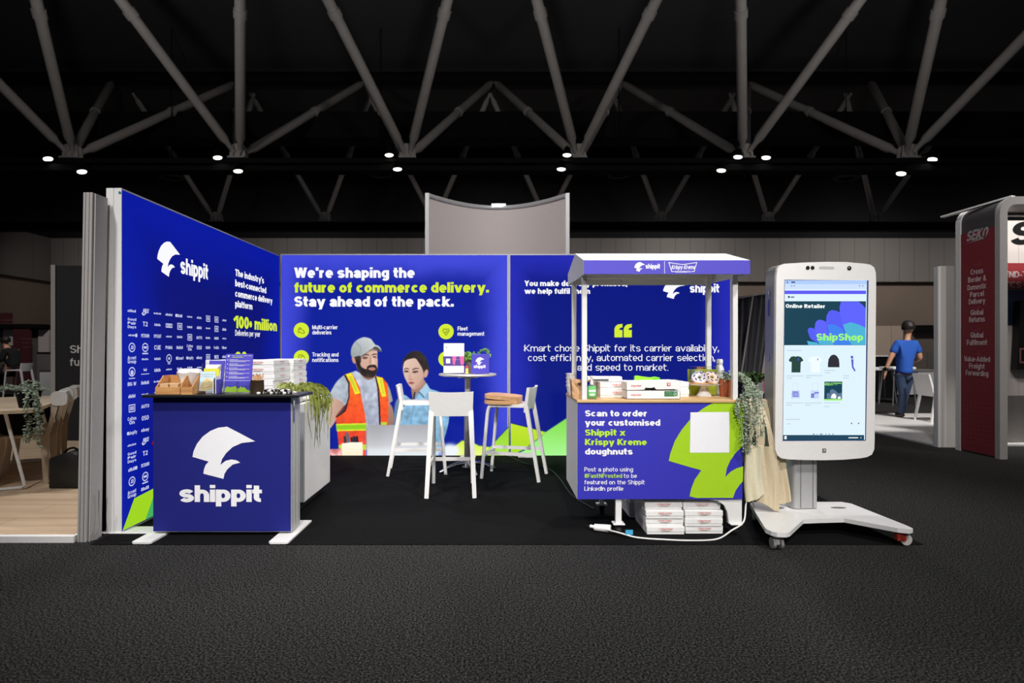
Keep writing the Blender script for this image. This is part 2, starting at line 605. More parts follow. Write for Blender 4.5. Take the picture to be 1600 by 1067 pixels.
def glyph(c, w, h):
    """(advance, [(points, closed, clip)]) of one character, capital height 1"""
    l = w / 2
    t = h / 2
    i = 0.42 - 0.7 * w
    W = 2 * w + i
    r = W - l
    S = []

    def st(*p, closed=False, clip=None):
        S.append((list(p), closed, clip))

    def ring(x0, x1, y0, y1, a0=0, a1=360, tt=t):
        cx, cy, rx, ry = (x0 + x1) / 2, (y0 + y1) / 2, (x1 - x0) / 2 - l, (y1 - y0) / 2 - tt
        if a1 - a0 == 360:
            S.append((arc(cx, cy, rx, ry, 0, 360, 28)[:-1], True, None))
        else:
            S.append((arc(cx, cy, rx, ry, a0, a1, 22), False, None))

    def dg(p, q, lo, hi):
        p, q = np.array(p, float), np.array(q, float)
        d = (q - p) / np.hypot(*(q - p)) * 0.25
        S.append(([tuple(p - d), tuple(q + d)], False, (lo, hi)))

    def ess(x0, x1, y0, y1):
        tt = min(t, (y1 - y0) * 0.12)
        cx, rx = (x0 + x1) / 2, (x1 - x0) / 2 - l
        top, mid, bot = y1 - tt, (y0 + y1) / 2, y0 + tt
        p = arc(cx, (top + mid) / 2, rx, (top - mid) / 2, 18, 270, 14)
        p += arc(cx, (mid + bot) / 2, rx, (mid - bot) / 2, 90, -162, 14)[1:]
        S.append((p, False, None))
    X = XH
    if c == ' ':
        return 0.34, S
    if c in 'oO0':
        if c == 'o': ring(0, W, 0, X)
        else:
            W = W + (0.14 if c == 'O' else 0.02); ring(0, W, 0, 1)
    elif c in 'bpdqg':
        ring(0, W, 0, X)
        if c == 'b': st((l, 0), (l, 1))
        if c == 'p': st((l, -0.27), (l, X))
        if c == 'd': st((r, 0), (r, 1))
        if c == 'q': st((r, -0.27), (r, X))
        if c == 'g':
            st((r, X), (r, -0.04), *arc(W / 2, -0.04, W / 2 - l, 0.23 - t * 0.8, 0, -155, 12)[1:])
    elif c == 'c': ring(0, W, 0, X, 42, 318)
    elif c == 'e':
        tt = min(t, 0.09)
        ring(0, W, 0, X, 0, 316, tt)
        st((l, X / 2 - .01), (r + l * .9, X / 2 - .01))
    elif c == 'a':
        tt = min(t, 0.09)
        W2 = W * 0.97
        r2 = W2 - l
        st(*arc(W2 / 2, X * .6, W2 / 2 - l, X * .4 - tt, 172, 0, 12), (r2, 0))
        ring(0, W2 - .02, 0, X * .58, tt=tt)
        W = W2
    elif c in 'nhmu':
        yc = X * .5
        if c == 'm':
            i2 = i * .9
            W = 3 * w + 2 * i2
            for k in (0, 1):
                x0 = l + k * (w + i2)
                x1 = x0 + w + i2
                st(*arc((x0 + x1) / 2, yc, (x1 - x0) / 2, X - t - yc, 178, 0, 12), (x1, 0))
            st((l, 0), (l, X))
        elif c == 'u':
            st((l, X), *arc(W / 2, X - yc, W / 2 - l, X - yc - t, 180, 358, 12))
            st((r, X), (r, 0))
        else:
            st((l, 0), (l, 1 if c == 'h' else X))
            st(*arc(W / 2, yc, W / 2 - l, X - t - yc, 178, 0, 12), (r, 0))
    elif c in 'il1|':
        W = w
        if c == 'i': st((l, 0), (l, X)); st((l, .83), (l, 1.02))
        elif c == '1':
            W = w + .2; st((W - l, 0), (W - l, 1)); dg((0, .74), (W - l, .98), .5, 1)
        else: st((l, 0), (l, 1))
    elif c == 'j':
        W = w + .1; st((W - l, X), (W - l, -.1), (W - l - .12, -.24)); st((W - l, .83), (W - l, 1.02))
    elif c == 'f':
        xs = l + .08
        st((xs, 0), *arc(xs + .2, .72, .2, .28 - t, 180, 82, 8)); st((0, X - t), (xs + .28, X - t)); W = xs + .3
    elif c == 't':
        xs = l + .08
        st((xs, .98), *arc(xs + .2, .26, .2, .26 - t, 180, 282, 8)); st((0, X - t), (xs + .3, X - t)); W = xs + .32
    elif c == 'r':
        W = w + .3
        st((l, 0), (l, X)); st(*arc(l + .3, X * .45, .3, X * .55 - t, 180, 82, 8))
    elif c in 'sS': ess(0, W if c == 's' else W + .06, 0, X if c == 's' else 1); W = W if c == 's' else W + .06
    elif c in 'kK':
        hh = X if c == 'k' else 1
        W += .02 if c == 'k' else .12
        st((l, 0), (l, 1)); dg((l + .02, hh * .36), (W - l, hh), 0, hh); dg((l + w * .6, hh * .52), (W - l * .8, 0), 0, hh)
    elif c in 'vV':
        hh = X if c == 'v' else 1
        W += .08
        dg((l * .9, hh), (W / 2, 0.0), 0, hh); dg((W - l * .9, hh), (W / 2, 0.0), 0, hh)
    elif c in 'wW':
        hh = X if c == 'w' else 1
        W = W * 1.55 + .1
        a, b, d = W * .3, W * .5, W * .7
        dg((l * .9, hh), (a, 0), 0, hh); dg((b, hh), (a, 0), 0, hh); dg((b, hh), (d, 0), 0, hh); dg((W - l * .9, hh), (d, 0), 0, hh)
    elif c in 'xX':
        hh = X if c == 'x' else 1
        W += .06
        dg((l * .9, hh), (W - l * .9, 0), 0, hh); dg((W - l * .9, hh), (l * .9, 0), 0, hh)
    elif c == 'y':
        W += .08
        dg((l * .9, X), (W / 2, 0.02), 0, X); dg((W - l * .9, X), (W * .5 - .1, -.27), -.27, X)
    elif c == 'Y':
        W += .14
        dg((l * .9, 1), (W / 2, .42), .38, 1); dg((W - l * .9, 1), (W / 2, .42), .38, 1); st((W / 2, 0), (W / 2, .48))
    elif c in 'zZ':
        hh = X if c == 'z' else 1
        st((0, hh - t), (W, hh - t)); st((0, t), (W, t)); dg((l, 0.02), (W - l, hh - .02), t, hh - t)
    elif c in 'CG':
        W += .12
        ring(0, W, 0, 1, 40, 320)
        if c == 'G': st((W * .55, .46), (W, .46)); st((W - l, .46), (W - l, .1))
    elif c in 'DPRB':
        W += .06 if c != 'D' else .1
        st((l, 0), (l, 1))
        k = {'D': 0.0, 'P': .4, 'R': .42, 'B': .48}[c]
        y0, y1 = k + t, 1 - t
        q = W * .45
        st((l, y1), (q, y1), *arc(q, (y0 + y1) / 2, W - l - q, (y1 - y0) / 2, 90, -90, 14), (l, y0))
        if c == 'R': dg((W * .45, .44), (W - l * .8, 0), 0, .5)
        if c == 'B': st((q, .5), *arc(q, .25 + t * .5, W - l - q, .25 - t * .5, 90, -90, 14), (l, t))
    elif c in 'EFL':
        W += -.02
        st((l, 0), (l, 1))
        if c in 'EL': st((l, t), (W, t))
        if c in 'EF': st((l, 1 - t), (W, 1 - t)); st((l, .5), (W * .92, .5))
    elif c == 'T':
        W += .06; st((0, 1 - t), (W, 1 - t)); st((W / 2, 0), (W / 2, 1))
    elif c == 'I': W = w; st((l, 0), (l, 1))
    elif c == 'J': st((r, 1), (r, .3), *arc(W / 2, .3, W / 2 - l, .3 - t, 0, -165, 10)[1:])
    elif c in 'HN':
        W += .08; r = W - l
        st((l, 0), (l, 1)); st((r, 0), (r, 1))
        if c == 'H': st((l, .5), (r, .5))
        else: dg((l, 1), (r, 0), 0, 1)
    elif c == 'M':
        W += .28; r = W - l
        st((l, 0), (l, 1)); st((r, 0), (r, 1)); dg((l, 1), (W / 2, .12), .05, 1); dg((r, 1), (W / 2, .12), .05, 1)
    elif c == 'U':
        W += .06; st((l, 1), *arc(W / 2, .35, W / 2 - l, .35 - t, 180, 360, 12), (W - l, 1))
    elif c == 'A':
        W += .16
        dg((l * .9, 0), (W / 2, 1), 0, 1); dg((W - l * .9, 0), (W / 2, 1), 0, 1); st((W * .25, .3), (W * .75, .3))
    elif c == '2':
        st(*arc(W / 2, .68, W / 2 - l, .32 - t, 165, -30, 12), (l, t)); st((0, t), (W, t))
    elif c == '+': W = .5; st((0, .42), (W, .42)); st((W / 2, .17), (W / 2, .67))
    elif c == '-': W = .36; st((0, .36), (W, .36))
    elif c == '.': W = w; st((l, 0), (l, min(w, .26)))
    elif c == ',': W = w; st((l, .22), (l, 0), (l - .05, -.14))
    elif c == "'": W = w; st((l, 1.02), (l - .02, .7))
    elif c == '#':
        W = .7; st((.18, 0), (.28, 1)); st((.46, 0), (.56, 1)); st((0, .34), (W, .34)); st((0, .68), (W, .68))
    elif c == '&':
        W = .78
        ring(.1, .58, .5, 1); ring(0, .66, 0, .58); dg((.3, .55), (W, 0), 0, .55)
    else:
        st((0, XH / 2), (W, XH / 2))
    return W, S


def clip_poly(poly, lo, hi):
    for lim, sgn in ((lo, 1), (hi, -1)):
        out = []
        for k in range(len(poly)):
            a, b = poly[k - 1], poly[k]
            ia, ib = sgn * (a[1] - lim) >= -1e-9, sgn * (b[1] - lim) >= -1e-9
            if ia != ib:
                s = (lim - a[1]) / (b[1] - a[1])
                out.append((a[0] + (b[0] - a[0]) * s, lim))
            if ib:
                out.append(b)
        poly = out
        if len(poly) < 3:
            return []
    return poly


def strokes_to_polys(S, w, h):
    polys = []
    for pts, closed, clip in S:
        P = np.array(pts, float)
        k = len(P)
        if k < 2:
            continue
        seg = [(P[(j + 1) % k] - P[j]) for j in range(k if closed else k - 1)]
        nr = []
        for s in seg:
            n = math.hypot(*s) or 1.0
            nr.append(np.array((-s[1] / n, s[0] / n)))
        off = []
        for j in range(k):
            if closed: a, b = nr[j - 1], nr[j]
            else: a, b = nr[max(j - 1, 0)], nr[min(j, k - 2)]
            m = a + b
            ln = math.hypot(*m)
            m = a if ln < 1e-6 else m / ln
            m = m / max(float(m @ a), .5)
            off.append(np.array((m[0] * w / 2, m[1] * h / 2)))
        for j in range(k if closed else k - 1):
            q = (j + 1) % k
            poly = [tuple(P[j] + off[j]), tuple(P[q] + off[q]), tuple(P[q] - off[q]), tuple(P[j] - off[j])]
            if clip:
                poly = clip_poly(poly, *clip)
            if len(poly) >= 3:
                polys.append(poly)
    return polys


GLYPHS = {}


def union(polys):
    """overlapping outlines merged into triangles that do not overlap"""
    V, Fc = [], []
    for p in polys:
        ar = sum(p[i - 1][0] * p[i][1] - p[i][0] * p[i - 1][1] for i in range(len(p)))
        if abs(ar) < 1e-9:
            continue
        q = p if ar > 0 else p[::-1]
        Fc.append(list(range(len(V), len(V) + len(q))))
        V += [Vector((x, y)) for x, y in q]
    if not Fc:
        return []
    r = delaunay_2d_cdt(V, [], Fc, 1, 1e-5)
    v = r[0]
    return [[(v[i].x, v[i].y) for i in t] for t, src in zip(r[2], r[5]) if src]


def text_polys(s, w=0.3, h=0.2, gap=0.07):
    x = 0.0
    out = []
    for c in s:
        k = (c, w, h)
        if k not in GLYPHS:
            a, S = glyph(c, w, h)
            GLYPHS[k] = (a, union(strokes_to_polys(S, w, h)))
        a, T = GLYPHS[k]
        out += [[(p[0] + x, p[1]) for p in t] for t in T]
        x += a + gap
    return out, x - gap


class Plane:
    """a flat surface that carries printed graphics: origin o, directions u and v, normal n"""

    def __init__(self, o, u, v, n):
        self.o, self.u, self.v, self.n = Vector(o), Vector(u), Vector(v), Vector(n)

    def P(self, x, y, lift=0.0):
        return self.o + self.u * x + self.v * y + self.n * lift


class Print:
    """flat ink on a Plane"""

    def __init__(self, plane, lift=0.002):
        self.pl, self.lift, self.bm = plane, lift, bmesh.new()

    def poly(self, pts, lift=None):
        if len(pts) > 4:
            for t in union([list(pts)]):
                self.poly(t, lift)
            return self
        try:
            self.bm.faces.new([self.bm.verts.new(self.pl.P(x, y, self.lift if lift is None else lift)) for x, y in pts])
        except ValueError:
            pass
        return self

    def text(self, s, x0, x1, yb, cap, w=0.3, h=0.2, slant=0.0, gap=0.07):
        polys, wd = text_polys(s, w, h, gap)
        k = (x1 - x0) / wd
        for p in polys:
            self.poly([(x0 + q[0] * k + q[1] * slant * cap, yb + q[1] * cap) for q in p])
        return self

    def disc(self, x, y, r, n=28):
        return self.poly(arc(x, y, r, r, 0, 360, n)[:-1])

    def line(self, pts, wd):
        for p in union(strokes_to_polys([(list(pts), False, None)], wd, wd)):
            self.poly(p)
        return self

    def rect(self, x0, x1, y0, y1):
        return self.poly([(x0, y0), (x1, y0), (x1, y1), (x0, y1)])

    def build(self, name, m, parent, label=None):
        bm = self.bm
        n = self.pl.n
        for f in bm.faces:
            f.normal_update()
            if f.normal.dot(n) < 0:
                f.normal_flip()
        mb = MB()
        mb.bm.free()
        mb.bm = bm
        return mb.build(name, m, parent, normals=False, label=label)


# the sail emblem, in a 0..1 box
_E = [(822, 240), (715, 183), (608, 127), (540, 135), (480, 160), (420, 205), (378, 260), (353, 315), (345, 358), (468, 395), (445, 420), (432, 455),
      (427, 487), (580, 527), (588, 490), (608, 455), (650, 418), (708, 402), (680, 385), (640, 378), (598, 388), (557, 420), (570, 375), (600, 330),
      (650, 283), (720, 252)]
EMBLEM = [((x - 345) / 477.0, 1 - (y - 127) / 400.0) for x, y in _E]


def emblem(pr, x0, x1, y0, y1):
    # three convex-ish pieces so that the concave outline fills cleanly
    pr.poly([(x0 + (x1 - x0) * x, y0 + (y1 - y0) * y) for x, y in EMBLEM])
    return pr


def depth_plane(d):
    """a plane that faces the camera squarely at depth d: x is world X, y is world Z"""
    return Plane((0, d, 0), (1, 0, 0), (0, 0, 1), (0, -1, 0))


def tpx(pr, d, s, x0, x1, yb, cap, w=0.3, h=0.2, slant=0.0, gap=0.07):
    """text measured in photo pixels on a plane at depth d"""
    return pr.text(s, fx(x0, d), fx(x1, d), fz(yb, d), cap * d / F, w, h, slant, gap)


def ppx(pr, d, pts):
    return pr.poly([(fx(x, d), fz(y, d)) for x, y in pts])


# ------------------------------------------------------------------ printed pictures: coloured point by point on a fine flat mesh
def inside(poly, X, Y):
    m = np.zeros(X.shape, bool)
    n = len(poly)
    for k in range(n):
        x0, y0 = poly[k - 1]
        x1, y1 = poly[k]
        if y0 == y1:
            continue
        c = ((Y >= min(y0, y1)) & (Y < max(y0, y1)))
        xi = x0 + (Y - y0) * (x1 - x0) / (y1 - y0)
        m ^= c & (X < xi)
    return m


def blur(a, s):
    if s <= 0:
        return a
    r = int(max(1, round(s * 2.5)))
    k = np.exp(-0.5 * (np.arange(-r, r + 1) / s) ** 2)
    k /= k.sum()
    for ax in (0, 1):
        p = np.pad(a, [(r, r) if q == ax else (0, 0) for q in range(2)], mode='edge')
        a = sum(k[q] * (p[q:q + a.shape[0], :] if ax == 0 else p[:, q:q + a.shape[1]]) for q in range(2 * r + 1))
    return a


class Picture:
    """a printed photograph, painted shape over shape (photo-pixel units)"""

    def __init__(self, x0, x1, y0, y1, res=2.0):
        self.x = np.arange(x0, x1 + 1e-6, 1 / res)
        self.y = np.arange(y0, y1 + 1e-6, 1 / res)
        self.X, self.Y = np.meshgrid(self.x, self.y)
        self.res = res
        self.rgb = np.zeros(self.X.shape + (3,))
        self.a = np.zeros(self.X.shape)

    def shape(self, pts, col, col2=None, dirn=(0, 1), soft=0.45, smooth=True, alpha=1.0, var=0.0, seed=0, only=None):
        if smooth:
            pts = smooth_path(pts, 6, True)
        m = blur(inside(pts, self.X, self.Y).astype(float), soft * self.res) * alpha
        if only is not None:
            m = m * only
        c = np.array(col, float)[None, None, :] * np.ones(self.X.shape + (1,))
        if col2 is not None:
            P = np.array(pts)
            pr = self.X * dirn[0] + self.Y * dirn[1]
            pp = P @ np.array(dirn)
            t = np.clip((pr - pp.min()) / (pp.max() - pp.min()), 0, 1)[..., None]
            c = c * (1 - t) + np.array(col2, float) * t
        if var:
            rs = np.random.RandomState(seed)
            n = blur(rs.randn(*self.X.shape), 2.2 * self.res)
            n = n / (n.std() + 1e-9)
            c = c * (1 + var * n[..., None])
        self.rgb = self.rgb * (1 - m[..., None]) + np.clip(c, 0, 255) * m[..., None]
        self.a = np.maximum(self.a, m)
        return m

    def ell(self, cx, cy, rx, ry, col, rot=0, **k):
        p = []
        for i in range(20):
            a = 2 * PI * i / 20
            x, y = rx * math.cos(a), ry * math.sin(a)
            p.append((cx + x * math.cos(R(rot)) - y * math.sin(R(rot)), cy + x * math.sin(R(rot)) + y * math.cos(R(rot))))
        return self.shape(p, col, smooth=False, **k)

    def build(self, name, d, lift, back, parent, label, m):
        ny, nx = self.X.shape
        back = np.array(back, float)
        colr = np.where(self.a[..., None] > 1e-3, self.rgb / np.maximum(self.a[..., None], 1e-3), back) if False else self.rgb + (1 - self.a[..., None]) * back
        me = bpy.data.meshes.new(name)
        vx = (self.X - CX) * d / F
        vz = H - (self.Y - CY) * d / F
        co = np.stack([vx, np.full_like(vx, d - lift), vz], -1).reshape(-1, 3)
        idx = np.arange(nx * ny).reshape(ny, nx)
        q = np.stack([idx[:-1, :-1], idx[1:, :-1], idx[1:, 1:], idx[:-1, 1:]], -1).reshape(-1, 4)
        af = self.a.reshape(-1)
        q = q[af[q].max(1) > 0.03]
        used = np.unique(q)
        remap = np.full(nx * ny, -1)
        remap[used] = np.arange(len(used))
        q = remap[q]
        co = co[used]
        cc = colr.reshape(-1, 3)[used] / 255.0
        cc = np.where(cc <= 0.04045, cc / 12.92, ((cc + 0.055) / 1.055) ** 2.4)
        me.from_pydata(co.tolist(), [], q.tolist())
        at_ = me.color_attributes.new('ink', 'FLOAT_COLOR', 'POINT')
        at_.data.foreach_set('color', np.concatenate([cc, np.ones((len(cc), 1))], 1).astype(np.float32).ravel())
        me.materials.append(m)
        o = bpy.data.objects.new(name, me)
        COL.objects.link(o)
        o.parent = parent
        o.location = -WLOC[parent.name]
        if label:
            o['label'] = label
        return o


def ink_mat(name, strength, diffuse=False):
    m = bpy.data.materials.new(name)
    m.use_nodes = True
    nt = m.node_tree
    p = nt.nodes['Principled BSDF']
    at_ = nt.nodes.new('ShaderNodeAttribute')
    at_.attribute_name = 'ink'
    p.inputs['Roughness'].default_value = 0.8
    p.inputs['Specular IOR Level'].default_value = 0.1
    if diffuse:
        nt.links.new(at_.outputs['Color'], p.inputs['Base Color'])
    else:
        p.inputs['Base Color'].default_value = (0.01, 0.01, 0.01, 1)
        nt.links.new(at_.outputs['Color'], p.inputs['Emission Color'])
        p.inputs['Emission Strength'].default_value = strength
    return m


INK = ink_mat('backlit_picture_ink', 1.0)

# ================================================================== THE HALL
carpet = carpet_mat('grey_fleck_carpet', (3, 3, 3), (90, 89, 88), 105, .8)
black_carpet = carpet_mat('black_felt_carpet', (13, 13, 14), (20, 20, 21), 60, 0.2)
tag(MB().box(-31, 46, -9, 42, -0.2, 0.0).build('floor', carpet, shift=False), kind='structure')
tag(MB().box(-31, 46, -9, 42, 14.7, 14.9).build('ceiling', mat('black_roof_deck', (96, 96, 98), 0.95, spec=0.05), shift=False), kind='structure')
wall_up = panel_wall_mat('hall_wall_panels_upper', (150, 143, 138), 1.0, 0.035)
wall_lo = mat('hall_wall_lower', (150, 132, 118), 0.85, var=0.05, scale=0.4)
wall_black = mat('black_upper_wall', (46, 46, 47), 0.95, spec=0.05)
tag(MB().box(-30, 46, 40.6, 41.2, 0, 5.75).build('wall_back', wall_lo, shift=False), kind='structure')
tag(MB().box(-30, 46, 40.0, 41.2, 5.75, 8.66).build('trim_1', wall_up, shift=False), kind='structure')
tag(MB().box(-30, 46, 40.3, 41.2, 8.66, 14.7).build('trim_2', wall_black, shift=False), kind='structure')
tag(MB().box(-30.6, -30.2, -9, 41.2, 0, 5.75).build('wall_left', wall_lo, shift=False), kind='structure')
tag(MB().box(-30.6, -29.8, -9, 41.2, 5.75, 8.66).build('trim_3', panel_wall_mat('hall_side_panels', (128, 122, 116), 2.4, .012, 'Y'), shift=False), kind='structure')
tag(MB().box(-30.6, -29.95, -9, 41.2, 8.66, 14.7).build('trim_4', wall_black, shift=False), kind='structure')

# roof: nodes on a lattice, four struts rise from each one
SP, ZB, ZT, DY = 6.1, 8.29, 14.1, 7.0
ordn = ['first', 'second', 'third', 'fourth', 'fifth', 'sixth', 'seventh', 'eighth', 'ninth']
near_x = [-15.4, -9.35, -3.21, 2.98, 9.02, 14.95]
far_x = [-15.2, -9.3, -3.35, 2.75, 8.95, 14.8, 20.6]


def roof_node(x, y, label, group, rad, dy, sides):
    t = thing('roof_strut_cluster', (x, y, ZB), label, 'roof strut', group)
    b = MB()
    b.box(x - .3, x + .3, y - .3, y + .3, ZB - .16, ZB - .1, .01)
    for s in (-.13, .13):
        b.prism([(-.3, -.12), (.3, -.12), (.24, .32), (.1, .4), (-.1, .4), (-.24, .32)], (x + s, y, ZB), (0, 1, 0), (0, 0, 1), (.04, 0, 0))
        b.prism([(-.3, -.12), (.3, -.12), (.24, .32), (.1, .4), (-.1, .4), (-.24, .32)], (x, y + s, ZB), (1, 0, 0), (0, 0, 1), (0, .04, 0))
    b.build('node_plate', STEEL_GREY, t)
    for sx in (-1, 1):
        for sy in sides:
            top = Vector((x + sx * SP / 2, y + sy * dy, ZT))
            a = Vector((x + sx * .12, y + sy * .15, ZB + .1))
            dv = (top - a)
            m = MB()
            m.tube([a, a + dv * .04, a + dv * .06, top - dv * .06, top - dv * .04, top], [rad * .55, rad * .6, rad, rad, rad * .6, rad * .55], 14)
            st = m.build('strut', STEEL_GREY, t, True)
            k = a + dv * .52
            MB().tube([k - dv.normalized() * .12, k + dv.normalized() * .12], rad * 1.22, 14).build('collar', STEEL_GREY, st, True)
    return t


for i, x in enumerate(near_x):
    roof_node(x, 21.7, f'grey steel struts meeting at the {ordn[i]} node from the left in the near row', 'roof struts of the near row', .165, 7.0, (-1, 1))
for i, x in enumerate(far_x):
    roof_node(x, 32.5, f'thin grey steel struts at the {ordn[i]} node from the left in the far row', 'roof struts of the far row', .13, 2.5, (-1,))
for nm, y in (('near', 21.7), ('far', 32.5)):
    tag(MB().box(-30, 46, y - .3, y + .3, ZB - .62, ZB - .18).box(-30, 46, y - .6, y - .5, ZB - .45, ZB - .38).box(-30, 46, y + .5, y + .6, ZB - .45, ZB - .38)
        .build('ceiling_beam', DARK_STEEL, shift=False), kind='structure')
for i, y in enumerate((14.7, 28.7, 39.5)):
    tag(MB().tube([(-30, y, 14.25), (46, y, 14.25)], .3, 12).build('ceiling_beam', DARK_STEEL, shift=False), kind='structure')

tag(MB().box(-30, 46, 25.4, 26.6, 10.25, 11.4, .1, 2).build('ceiling_beam', DARK_STEEL, shift=False), kind='structure')

# round floodlights under the near row of the roof
LENS = glow('floodlight_lens', (255, 250, 240), 3.0)
lamp_px = [(75, 248, 'above the end of the wooden lounge, upper one'), (128, 268, 'above the grey frame, lower one'), (340, 246, 'above the client logo wall, upper one'),
           (372, 267, 'above the client logo wall, lower one'), (608, 242, 'over the slogan wall, upper one'), (621, 264, 'over the slogan wall, lower one'),
           (886, 242, 'over the doughnut cart, upper one'), (877, 264, 'over the doughnut cart, lower one'), (1127, 266, 'over the cart canopy end, lower one'),
           (1153, 245, 'beside the fifth node, upper one before the struts'), (1197, 246, 'beside the fifth node, upper one past the struts'),
           (1408, 271, 'under the sixth node, lower one'), (1457, 249, 'beside the sixth node, upper one')]
for px, py, where in lamp_px:
    d = 21.2 if py < 255 else 20.6
    p = at(px, py, d)
    t = thing('ceiling_floodlight', p, f'round lit floodlight hanging {where}', 'ceiling light', 'round floodlights under the roof')
    aim = Euler((R(-8), R(14 if px > 775 else -14) * (abs(px - 775) / 500), 0)).to_matrix().to_4x4()
    M = Matrix.Translation(p) @ aim
    MB().lathe([(0, .26), (.1, .26), (.13, .1), (.17, .03), (.185, -.02), (.172, -.03), (.16, -.005), (.145, 0)], n=24, mtx=M).build('housing', BLACK_MATT, t, True)
    MB().lathe([(0, -.012), (.145, -.012), (.145, -.002), (0, -.002)], n=24, mtx=M).build('lens', LENS, t)
    MB().box(p.x - .03, p.x + .03, p.y - .03, p.y + .5, p.z + .26, p.z + .32).build('bracket', DARK_STEEL, t)

# dim round speakers under the roof
for px, py, lb in ((268, 277, 'dark round ceiling speaker above the client logo wall'), (595, 272, 'dark round ceiling speaker above the slogan wall'),
                   (967, 273, 'dark round ceiling speaker above the doughnut cart'), (1322, 278, 'dark round ceiling speaker above the phone shaped kiosk')):
    p = at(px, py, 25.0)
    t = thing('ceiling_speaker', p, lb, 'speaker', 'round speakers under the roof')
    MB().lathe([(.3, .02), (.34, .08), (.48, .08), (.5, 0), (.48, -.04), (.34, -.04), (.3, .02)], p, 28).build('ring', mat('speaker_rim', (52, 52, 54), .7), t, True)
    MB().lathe([(0, .02), (.18, .0), (.3, .03), (.3, .1), (0, .12)], p, 24).build('cone', BLACK_MATT, t, True)
    MB().tube([p + Vector((0, 0, .1)), (p.x, p.y, 14.7)], .02, 6).build('hanger', BLACK_MATT, t)

# ================================================================== THE BOOTH FLOOR AND BACK WALLS
XL = -2.593
YB = 7.158
tag(MB().box(-2.66, 2.80, 3.915, 7.15, 0.0, 0.006).build('booth_carpet', black_carpet), 'black felt carpet laid under the whole booth', 'carpet')


def lightbox(name, x0, x1, label, mid, edge, feet):
    """backlit fabric wall squarely facing the camera"""
    z0, z1 = 0.006, 2.42
    t = thing(name, ((x0 + x1) / 2, YB + .06, 0), label, 'display wall', 'backlit walls of the booth')
    fr = MB()
    e = .014
    fr.box(x0, x0 + e, YB - .002, YB + .12, z0, z1).box(x1 - e, x1, YB - .002, YB + .12, z0, z1)
    fr.box(x0 + e, x1 - e, YB - .002, YB + .12, z1 - e, z1).box(x0 + e, x1 - e, YB - .002, YB + .12, z0, z0 + e)
    fr.build('frame', ALU_MATT, t)
    fab = MB().box(x0 + e, x1 - e, YB, YB + .118, z0 + e, z1 - e)
    f = fab.build('fabric', lightbox_mat(name + '_fabric_' + str(len(bpy.data.materials)), mid, edge, 0, x1 - x0, z1, .42), t)
    for k in feet:
        MB().box(k - .09, k + .09, YB - .16, YB + .3, .006, .02, .004).build('foot', WHITE, t)
    return t


W1 = lightbox('lightbox_wall', XL + .01, 0.150, 'blue backlit wall with the slogan and a picture of two workers', (4, 26, 148), (66, 74, 218), (-.33, ))
W2 = lightbox('lightbox_wall', 0.156, 2.82, 'dark blue backlit wall with the white quote behind the cart', (0, 16, 122), (34, 40, 176), (.35, 2.6))
P1 = depth_plane(YB)


def pr_():
    return Print(P1, .003)


a = pr_()
tpx(a, YB, "We're shaping the", 460, 648, 434, 16.0, .33, .22)
tpx(a, YB, "Stay ahead of the pack.", 460, 709, 479, 16.0, .33, .22)
a.build('slogan_lettering', G_WHITE, W1, 'white slogan lines')
a = pr_()
tpx(a, YB, "future of commerce delivery.", 460, 764, 457, 16.0, .33, .22)
a.build('slogan_lettering', G_LIME, W1, 'yellow green slogan line')
a = pr_()
for s, x0, x1, y in (('Multi-carrier', 488, 528, 514.5), ('deliveries', 488, 518, 522.5), ('Tracking and', 488, 529, 557), ('notifications', 488, 529, 565.5),
                     ('Fleet', 715, 731, 516.5), ('management', 715, 757, 524.5)):
    tpx(a, YB, s, x0, x1, y, 6.4, .2, .15)
a.build('feature_lettering', G_WHITE, W1)
for cx, cy, ic in ((471, 516, 'van'), (471, 559, 'bell'), (697, 518, 'heart'), (697, 561, 'bell')):
    a = pr_()
    a.disc(fx(cx, YB), fz(cy, YB), 12 * YB / F)
    bd = a.build('round_badge', G_LIME, W1)
    b = Print(P1, .005)
    g = lambda pts: b.line([(fx(cx + x, YB), fz(cy + y, YB)) for x, y in pts], 1.1 * YB / F)
    if ic == 'van':
        g([(-4, -3), (-1, -4), (1, -1), (4, 1), (5, 4), (3, 5), (-2, 3), (-4, 4), (-5, 2), (-4, 0)])
        g([(x / 2 - 3, y / 2 - 2) for x, y in arc(0, 0, 3, 3, 0, 360, 10)])
    elif ic == 'bell':
        g([(-4, 4), (-4, -4), (1, -5), (3, -3)]); g([(-4, 4), (-1, 4)])
        g([(x + 2, y) for x, y in arc(0, 0, 3, 3, 0, 360, 12)]); g([(2, 3), (2, 6)])
    else:
        g([(0, 6), (-5, -1), (-4, -4), (-1, -4), (0, -2), (1, -4), (4, -4), (5, -1), (0, 6)])
        g([(-2, 0), (0, 2), (3, -2)])
    b.build('badge_pictogram_print', G_LIMEDARK, bd)

a = pr_()
tpx(a, YB, "You make delivery promises,", 819.5, 980, 447, 8.6, .31, .21)
tpx(a, YB, "we help fulfil them", 819.5, 922, 459, 8.6, .31, .21)
a.build('headline_lettering', G_WHITE, W2)
a = pr_()
tpx(a, YB, "Kmart chose Shippit for its carrier availability,", 819.5, 1123, 549, 10.5, .105, .095)
tpx(a, YB, "cost efficiency, automated carrier selection,", 825, 1117, 564, 10.5, .105, .095)
tpx(a, YB, "and speed to market.", 902, 1044, 579, 10.5, .105, .095)
a.build('quote_lettering', G_WHITE, W2)
a = pr_()
for x in (960, 974.5):
    ppx(a, YB, [(x, 527), (x, 514), (x + 1.5, 510), (x + 5, 507), (x + 12.5, 506), (x + 12.5, 511.5), (x + 9.5, 512), (x + 7.5, 514), (x + 7.5, 515.5), (x + 12.5, 515.5), (x + 12.5, 527)])
a.build('quote_mark_print', G_LIME, W2)
a = pr_()
